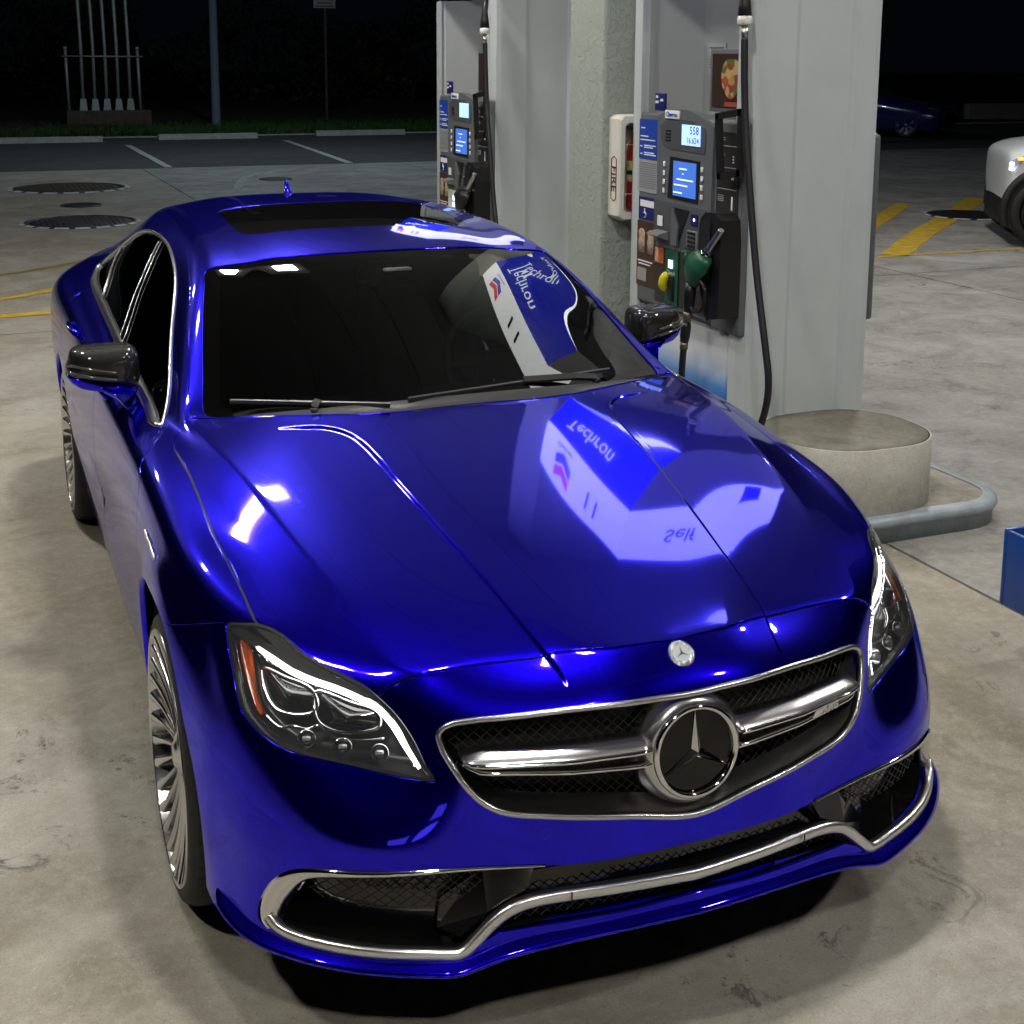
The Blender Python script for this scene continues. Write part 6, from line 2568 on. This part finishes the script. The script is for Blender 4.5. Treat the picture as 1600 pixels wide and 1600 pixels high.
def leaf_mass(name, spots, n, leaf, m, seed, parent=None):
    """many small leaf faces spread through lumpy volumes; spots: (x, y, z, rx, ry, rz)"""
    r = np.random.RandomState(seed)
    allv = []
    for (x, y, z, rx, ry, rz) in spots:
        d = r.normal(size=(n, 3))
        d /= np.linalg.norm(d, axis=1)[:, None]
        rad = r.uniform(.35, 1., n) ** .5
        lump = 1 + .22 * np.sin(d[:, 0] * 5 + x) * np.cos(d[:, 2] * 4 + y)
        p = d * (rad * lump)[:, None] * np.array([rx, ry, rz]) + np.array([x, y, z])
        u = r.normal(size=(n, 3))
        u /= np.linalg.norm(u, axis=1)[:, None]
        v = np.cross(u, r.normal(size=(n, 3)))
        v /= np.linalg.norm(v, axis=1)[:, None]
        s = leaf * r.uniform(.6, 1.3, n)[:, None]
        allv.append(np.stack([p - u * s, p - v * s * .45, p + u * s, p + v * s * .45], 1).reshape(-1, 3))
    V = np.concatenate(allv)
    k = len(V) // 4
    me = bpy.data.meshes.new(name)
    me.vertices.add(len(V))
    me.vertices.foreach_set('co', V.astype(np.float32).ravel())
    me.loops.add(k * 4)
    me.loops.foreach_set('vertex_index', np.arange(k * 4, dtype=np.int32))
    me.polygons.add(k)
    me.polygons.foreach_set('loop_start', np.arange(0, k * 4, 4, dtype=np.int32))
    me.update(calc_edges=True)
    return link(name, me, m, parent)


LEAF = mat('dark_leaf', (.022, .045, .014), .6, var=.4, vscale=1.5)
# dark shrubs behind the verge, left half
for i, (x, y, rx, h) in enumerate(((-9, 48, 5, 2.2), (1, 50, 5, 2.4), (10.5, 47, 5, 2.0), (19, 49, 5.5, 2.3))):
    t = empty('shrub', (x, y, .2), 0, ['dark hedge shrub far left behind the vent pipes', 'dark hedge shrub behind the lamp post', 'dark hedge shrub behind the small sign post', 'dark hedge shrub behind the far pump'][i], 'shrub', 'dark shrubs beyond the verge')
    leaf_mass('foliage', [(0, 0, h * .8, rx, 1.4, h), (rx * .5, -.4, h * .5, rx * .5, 1.0, h * .7)], 3500, .16, LEAF, 20 + i, t)
    for k in range(5):
        mb = MB()
        mb.tube([((k - 2) * rx * .3, 0, -.3), ((k - 2) * rx * .34, .1, h)], [.07, .03], 6)
        mb.build('stem', mat('bark', (.05, .04, .03), .9, bump=.5, bscale=30), t)


def tree(x, y, h, r, lab, seed, trunk=.22):
    t = empty('tree', (x, y, 0), 0, lab, 'tree', 'dark trees at the edge of the lot')
    mb = MB()
    mb.tube([(0, 0, -.1), (.05, .03, h * .3), (.12, -.05, h * .62), (.1, 0, h * .9)], [trunk * 1.25, trunk, trunk * .7, trunk * .3], 12)
    rr = random.Random(seed)
    for k in range(7):
        a = rr.uniform(0, 6.28)
        z = h * rr.uniform(.45, .7)
        mb.tube([(.1, 0, z), (.1 + math.cos(a) * r * .4, math.sin(a) * r * .4, z + h * .12), (.1 + math.cos(a) * r * .8, math.sin(a) * r * .8, z + h * .2)], [trunk * .4, trunk * .25, trunk * .1], 7)
    mb.build('trunk', MATS['bark'], t)
    sp = []
    for k in range(7):
        a = rr.uniform(0, 6.28)
        q = rr.uniform(.2, .8) * r
        sp.append((math.cos(a) * q, math.sin(a) * q, h * rr.uniform(.68, 1.0), r * .55, r * .55, r * .42))
    leaf_mass('crown', sp, 900, .15, LEAF, seed, t)
    return t


tree(28.5, 27.5, 8, 3.4, 'dark tree trunk at the top right corner, beyond the parked blue car', 5, .42)
tree(21, 36, 9, 4, 'tall dark tree behind the parked blue car', 6, .35)
tree(-3, 55, 9, 4.5, 'tall dark tree at the far left behind the hedge', 8, .3)

# vent pipes on a plinth
GALV = mat('galvanised_pipe', (.42, .46, .46), .5, .35, var=.15, vscale=3)
t = empty('vent_pipe_stand', (2.55, 34.4, 0), 0, 'row of tall galvanised vent pipes on a low brown plinth', 'vent pipes')
mb = MB()
mb.box((0, 0, .24), (2.15, .7, .56), bev=.02)
mb.build('plinth', mat('brown_brick_render', (.10, .075, .055), .85, var=.3, vscale=6, bump=.4, bscale=25), t)
for k in range(5):
    x = -.62 + k * .30
    mb = MB()
    mb.tube([(x, 0, .52), (x, 0, 2.2), (x - .12 - .02 * k * 0, 0, 7.2)], .045, 10)
    mb.build('pipe', GALV, t)
    mb = MB()
    mb.prism([(-.10, 0), (.10, 0), (.07, .30), (-.07, .30)], -.07, .07, axis=1)
    for i in range(len(mb.v)):
        v = mb.v[i]
        mb.v[i] = (v[0] + x, v[1], v[2] + .52)
    mb.build('pipe_shoe', GALV, t)
for x in (-.98, .84):
    mb = MB()
    mb.tube([(x, 0, .52), (x - .03, 0, 2.12)], .04, 10)
    mb.lathe([(.05, 0), (.062, .03), (.045, .07), (.0005, .08)], c=(x - .03, 0, 2.10), n=12)
    mb.build('rail_post', GALV, t)
mb = MB()
mb.tube([(-1.12, -.06, 1.92), (.95, -.06, 1.92)], .022, 8)
mb.build('rail', GALV, t)

# lamp post, sign post
t = empty('lamp_post', (5.24, 33.6, 0), 0, 'bluish steel lamp post rising beyond the middle wheel stop', 'lamp post')
mb = MB()
mb.tube([(0, 0, 0), (0, 0, .12), (0, 0, .13), (0, 0, 8.5)], [.16, .15, .115, .085], 14)
mb.build('shaft', mat('post_paint', (.20, .23, .31), .5, .2), t)
mb = MB()
mb.box((0, -.9, 8.4), (.35, 1.6, .14), bev=.03)
mb.build('lamp_head', GALV, t)
t = empty('lamp_post', (10.2, 22.6, 0), 0, 'tall lot lamp post hidden behind the far pump, its lamp above the frame', 'lamp post')
mb = MB()
mb.tube([(0, 0, 0), (0, 0, .12), (0, 0, .13), (0, 0, 8.5)], [.16, .15, .115, .085], 14)
mb.tube([(0, 0, 8.4), (-2.5, -.4, 8.9), (-5.4, -.8, 9.0)], .05, 10)
mb.build('shaft', MATS['post_paint'], t)
mb = MB()
mb.box((-5.6, -.82, 9.0), (.8, .36, .12), bev=.03)
mb.build('lamp_head', GALV, t)
mb = MB()
mb.box((-5.6, -.82, 8.93), (.6, .26, .02))
mb.build('lamp_panel', mat('cool_street_lamp', (1, 1, 1), .5, emit=(.72, .88, 1.), estr=700.), t)
t = empty('sign_post', (8.47, 34.4, 0), 0, 'slim dark post with a small white notice at its top', 'sign')
mb = MB()
mb.box((0, 0, 1.8), (.07, .05, 3.6))
mb.build('post', mat('rusty_post', (.06, .05, .045), .7, .3), t)
mb = MB()
mb.box((-.02, -.035, 3.58), (.62, .015, .62), bev=.004)
mb.build('notice_plate', mat('notice_white', (.34, .33, .31), .6), t)
bars_mb = MB()
for k in range(3):
    bars_mb.box((-.02, -.045, 3.50 - k * .09), (.48 - .06 * (k % 2), .003, .035))
bars_mb.build('notice_print', mat('notice_dark', (.06, .06, .07), .6), t)

# spiky plant by the far pump
t = empty('spiky_plant', (4.5, 12.6, 0), 0, 'small spiky green plant beside the far pump', 'plant')
rr = random.Random(4)
LM = mat('blade_leaf', (.10, .14, .03), .5, var=.35, vscale=12)
for k in range(34):
    a, ln = rr.uniform(0, 6.28), rr.uniform(.45, .85)
    sp_ = rr.uniform(.15, .6)
    dx, dy = math.cos(a) * sp_, math.sin(a) * sp_
    vs = []
    for q in range(5):
        f = q / 4
        px, py, pz = dx * f * ln, dy * f * ln, ln * (f - .35 * f * f * sp_ * 1.6)
        w = .016 * (1 - f) ** .7
        vs += [(px - math.sin(a) * w, py + math.cos(a) * w, pz), (px + math.sin(a) * w, py - math.cos(a) * w, pz)]
    raw('leaf', vs, [(2 * i, 2 * i + 1, 2 * i + 3, 2 * i + 2) for i in range(4)], LM, t, True)


# ---- other cars
def simple_wheel(x, y, r, w, sg, parent, rim_m, tyre_m, n=10, axis='Y'):
    o = empty('wheel', (x, y, r))
    o.parent = parent
    mb = MB()
    prof = [(r * .70, -w), (r * .95, -w), (r, -w * .85), (r, -w * .15), (r * .96, -.01), (r * .76, .0), (r * .72, -.02)]
    mb.lathe([(a, sg * b) for a, b in prof], axis=axis, n=40, cap0=False, cap1=False)
    mb.build('tyre', tyre_m, o)
    mb = MB()
    mb.lathe([(a, sg * b) for a, b in [(r * .70, -w * .8), (r * .64, -.06), (r * .72, -.006), (r * .735, .002)]], axis=axis, n=40, cap0=False, cap1=False)
    mb.lathe([(a, sg * b) for a, b in [(r * .66, -.09), (.001, -.085)]], axis=axis, n=30, cap0=False, cap1=False, mi=0)
    mb.build('rim', rim_m, o)
    mb = MB()
    mb.lathe([(a, sg * b) for a, b in [(.001, -.004), (r * .10, -.006), (r * .14, -.02), (r * .17, -.05)]], axis=axis, n=16, cap0=False, cap1=False)
    mb.build('hub', mat('wheel_hub_grey', (.25, .25, .25), .4, .6), o)
    for k in range(n):
        a = 2 * math.pi * k / n
        pr = []
        for rr_, hw, f in ((r * .12, .028, -.03), (r * .40, .020, -.02), (r * .70, .034, -.008)):
            for s_ in (-1, 1):
                pr.append((rr_ * math.cos(a) - s_ * hw * math.sin(a), rr_ * math.sin(a) + s_ * hw * math.cos(a), f))
        vs = [(p[0], sg * p[2], p[1]) if axis == 'Y' else (sg * p[2], p[0], p[1]) for p in pr] + [(p[0], sg * (p[2] - .03), p[1]) if axis == 'Y' else (sg * (p[2] - .03), p[0], p[1]) for p in pr]
        mb = MB()
        mb.add(vs, [[0, 1, 3, 2], [2, 3, 5, 4], [0, 2, 8, 6], [2, 4, 10, 8], [1, 7, 9, 3], [3, 9, 11, 5]])
        mb.build('spoke', rim_m, o)
    return o


def loft_car(name, lab, stations, W, m, loc, rz, glass, r, wheels, cat='car', level=2):
    """stations: (x, [(halfwidth factor, z) ...]) from nose to tail, profile from sill to centre top"""
    t = empty(name, loc, rz, lab, cat, 'other parked cars')
    vs, fs = [], []
    k = len(stations[0][1])
    for x, prof in stations:
        for f, z in prof:
            vs.append((x, -f * W, z))
        for f, z in prof[::-1][1:]:
            vs.append((x, f * W, z))
    n = 2 * k - 1
    for i in range(len(stations) - 1):
        for j in range(n - 1):
            fs.append([i * n + j, i * n + j + 1, (i + 1) * n + j + 1, (i + 1) * n + j])
    fs.append(list(range(n)))
    fs.append([len(vs) - 1 - j for j in range(n)])
    mb = MB()
    mb.add(vs, fs, 0, True)
    o = mb.build('body', m, t)
    sd_ = o.modifiers.new('s', 'SUBSURF')
    sd_.levels = sd_.render_levels = level
    return t, o


DK = mat('black_cladding', (.012, .012, .013), .55)
SUVW = mat('white_suv_paint', (.78, .81, .84), .25, coat=.6)
GLD = mat('dark_car_glass', (.006, .007, .008), .05)
# white SUV: nose towards -x, its left flank faces the camera
st = [
 (-.02, [(.62, .52), (.70, .60), (.74, .78), (.72, .95), (.60, .99), (.30, 1.0), (0, 1.0)]),
 (.08, [(.78, .42), (.86, .60), (.88, .80), (.84, 1.00), (.68, 1.06), (.35, 1.08), (0, 1.08)]),
 (.30, [(.90, .38), (.95, .60), (.965, .82), (.93, 1.04), (.76, 1.11), (.38, 1.13), (0, 1.14)]),
 (.60, [(.95, .40), (.985, .62), (.99, .85), (.96, 1.07), (.80, 1.14), (.40, 1.17), (0, 1.18)]),
 (1.20, [(.96, .36), (.99, .62), (.99, .88), (.965, 1.10), (.82, 1.18), (.42, 1.21), (0, 1.22)]),
 (1.42, [(.96, .34), (.99, .62), (.99, .88), (.965, 1.11), (.85, 1.22), (.60, 1.27), (0, 1.29)]),
 (2.05, [(.96, .34), (.99, .62), (.99, .88), (.965, 1.12), (.84, 1.45), (.70, 1.66), (0, 1.70)]),
 (2.90, [(.96, .34), (.99, .62), (.99, .88), (.965, 1.13), (.84, 1.48), (.70, 1.72), (0, 1.76)]),
 (3.90, [(.96, .36), (.99, .62), (.99, .90), (.965, 1.14), (.84, 1.48), (.70, 1.70), (0, 1.74)]),
 (4.45, [(.94, .40), (.97, .62), (.97, .92), (.94, 1.14), (.80, 1.42), (.62, 1.60), (0, 1.63)]),
 (4.60, [(.85, .46), (.90, .62), (.90, .92), (.86, 1.10), (.72, 1.30), (.50, 1.40), (0, 1.42)]),
]
PHI = math.radians(-32)
_lx, _ly = .62, -.82
SX = 9.46 - (_lx * math.cos(PHI) - _ly * math.sin(PHI))
SY = 8.11 - (_lx * math.sin(PHI) + _ly * math.cos(PHI))
st = [((.62 - (.62 - x) * .62) if x < .62 else x, [(f, z * .965) for f, z in p]) for x, p in st]
t, o = loft_car('white_suv', 'white SUV with black wheel-arch cladding at the right edge, headlamp lit', st, .93, SUVW, (SX, SY, 0), PHI, GLD, .37, None, 'SUV')
# cladding arch, bumper, lamp, windows
cx_, rz_ = .62, .385
mb = MB()
vs, fs = [], []
for i, a in enumerate(np.radians(np.linspace(-20, 200, 26))):
    for rr_, yy in ((.40, -.905), (.40, -.955), (.475, -.955), (.485, -.925)):
        vs.append((cx_ + rr_ * math.cos(a), yy, rz_ + rr_ * math.sin(a) * 1.02))
for i in range(25):
    for k in range(3):
        fs.append([i * 4 + k, i * 4 + k + 1, (i + 1) * 4 + k + 1, (i + 1) * 4 + k])
mb.add(vs, fs, 0, True)
mb.build('wheel_arch', DK, t)
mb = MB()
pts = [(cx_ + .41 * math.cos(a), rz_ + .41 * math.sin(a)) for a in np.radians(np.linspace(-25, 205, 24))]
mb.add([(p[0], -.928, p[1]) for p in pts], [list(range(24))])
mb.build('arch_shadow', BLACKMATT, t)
mb = MB()
mb.prism([(.27, .30), (.38, .27), (.38, .44), (.32, .48), (.275, .50)], -.84, .84, axis=1)
mb.box((.36, .05, .34), (.16, 1.60, .34), bev=.03)
mb.build('lower_bumper', DK, t)
mb = MB()
vs = [(.245, -.70, .90), (.28, -.76, .925), (.33, -.83, .955), (.40, -.88, .985), (.37, -.888, .93), (.31, -.84, .86), (.255, -.75, .80)]
vs2 = [(a - .012, b - .018, c) for a, b, c in vs]
mb.add(vs2 + vs, [list(range(7))] + [[i, (i + 1) % 7, 7 + (i + 1) % 7, 7 + i] for i in range(7)])
hl2 = mb.build('headlight', mat('suv_lamp', (.5, .55, .7), .1, .3), t)
mb = MB()
mb.tube([(.265, -.79, .90), (.262, -.785, .86), (.262, -.775, .82)], .024, 8)
mb.build('lamp_glow', mat('suv_lamp_glow', (.9, .93, 1), .4, emit=(.85, .9, 1.), estr=5.), hl2)
mb = MB()
mb.box((.345, -.895, .945), (.09, .03, .035), bev=.006)
mb.build('indicator', mat('suv_amber', (.8, .4, .05), .3, emit=(1., .55, .12), estr=1.2), hl2)
mb = MB()
mb.prism([(1.62, 1.20), (2.12, 1.58), (2.9, 1.62), (3.7, 1.60), (4.2, 1.42), (4.2, 1.20)], -.935, -.80, axis=1)
mb.build('side_glass', GLD, t)
for x_ in (.62, 3.45):
    simple_wheel(x_, -.965, .375, .20, -1, t, mat('black_alloy', (.015, .015, .016), .3, .5), TYRE, 9)
    simple_wheel(x_, .80, .36, .20, 1, t, MATS['black_alloy'], TYRE, 9)

# parked blue saloon in the dark
st = [
 (0, [(.55, .35), (.62, .45), (.66, .55), (.62, .66), (.5, .70), (.25, .71), (0, .71)]),
 (.12, [(.80, .24), (.86, .42), (.88, .58), (.82, .70), (.66, .76), (.33, .78), (0, .78)]),
 (.45, [(.94, .22), (.97, .45), (.97, .62), (.92, .76), (.74, .83), (.37, .86), (0, .87)]),
 (1.25, [(.96, .22), (.99, .45), (.99, .66), (.95, .84), (.80, .92), (.40, .96), (0, .97)]),
 (1.50, [(.96, .22), (.99, .45), (.99, .68), (.95, .88), (.84, .97), (.60, 1.01), (0, 1.02)]),
 (2.15, [(.96, .22), (.99, .45), (.99, .70), (.95, .91), (.78, 1.20), (.60, 1.38), (0, 1.42)]),
 (2.9, [(.96, .22), (.99, .45), (.99, .72), (.95, .93), (.78, 1.22), (.60, 1.41), (0, 1.45)]),
 (3.6, [(.96, .24), (.99, .45), (.99, .74), (.95, .95), (.76, 1.14), (.55, 1.28), (0, 1.32)]),
 (4.2, [(.94, .26), (.97, .46), (.97, .74), (.92, .94), (.74, 1.02), (.4, 1.04), (0, 1.04)]),
 (4.6, [(.80, .34), (.86, .48), (.86, .70), (.80, .88), (.6, .95), (.3, .97), (0, .97)]),
]
BPOS, BRZ = (22.2, 24.75, 0), math.radians(122)
t, o = loft_car('parked_blue_car', 'dark blue car parked in the shadows at the upper right', st, .90, mat('dark_blue_paint', (.010, .018, .14), .2, coat=1.), BPOS, BRZ, GLD, .34, None)
for sg in (-1, 1):
    mb = MB()
    vs = [(.07, sg * .50, .70), (.13, sg * .66, .725), (.30, sg * .80, .765), (.36, sg * .845, .745), (.20, sg * .80, .67), (.07, sg * .60, .645)]
    mb.add(vs + [(a - .03, b + sg * .02, c + .02) for a, b, c in vs], [[6, 7, 8, 9, 10, 11]] + [[i, (i + 1) % 6, 6 + (i + 1) % 6, 6 + i] for i in range(6)])
    mb.build('headlight', mat('parked_lamp', (.8, .82, .85), .08, 1.), t)
    mb = MB()
    mb.prism([(1.62, 1.0), (2.15, 1.30), (2.9, 1.34), (3.5, 1.22), (3.8, 1.02)], sg * .80, sg * .87, axis=1)
    mb.build('side_glass', GLD, t)
    for x_ in (.85, 3.65):
        simple_wheel(x_, sg * .885, .33, .22, sg, t, mat('parked_alloy', (.35, .35, .36), .3, .8), TYRE, 7)
mb = MB()
mb.prism([(-.015, .40), (.03, .32), (.03, .58), (-.015, .56)], -.50, .50, axis=1)
mb.build('grille', DK, t)
# low wall behind
mb = MB()
mb.box((33, 31.5, .3), (9, .25, .6), bev=.02)
o = mb.build('low_wall', mat('pale_wall', (.22, .215, .20), .8, var=.2, vscale=2))
tag(o, 'low pale wall in the dark at the right edge, above the white SUV', 'wall')

# made-up shop behind the camera, added to vary reflections in the saloon's nose
t = empty('reflection_shop', (0, -17.5, 0), 0, 'unseen low shop with lit windows, added behind the camera for the bumper reflections', 'building')
mb = MB()
mb.box((0, -1.5, 2.0), (22, 3.0, 4.0), bev=.03)
mb.build('wall', mat('shop_wall', (.22, .21, .19), .7), t)
mb = MB()
mb.box((0, .2, 3.75), (22.4, .6, .5), bev=.02)
mb.build('fascia_band', mat('shop_fascia', (.05, .06, .12), .5), t)
for k, (x, w, e) in enumerate(((-7.5, 2.2, .9), (-4.6, 2.2, 1.3), (1.2, 2.2, 1.1), (4.4, 2.2, .8), (7.6, 2.2, .5))):
    mb = MB()
    mb.box((x, .02, 1.45), (w, .05, 1.7))
    mb.build('window', mat('reflection_window_%d' % k, (.3, .3, .28), .3, emit=(1., .93, .78), estr=e), t)
mb = MB()
mb.box((-1.7, .03, 1.15), (1.8, .05, 2.2))
mb.build('door', mat('reflection_door', (.2, .2, .2), .2, emit=(1., .95, .85), estr=1.5), t)
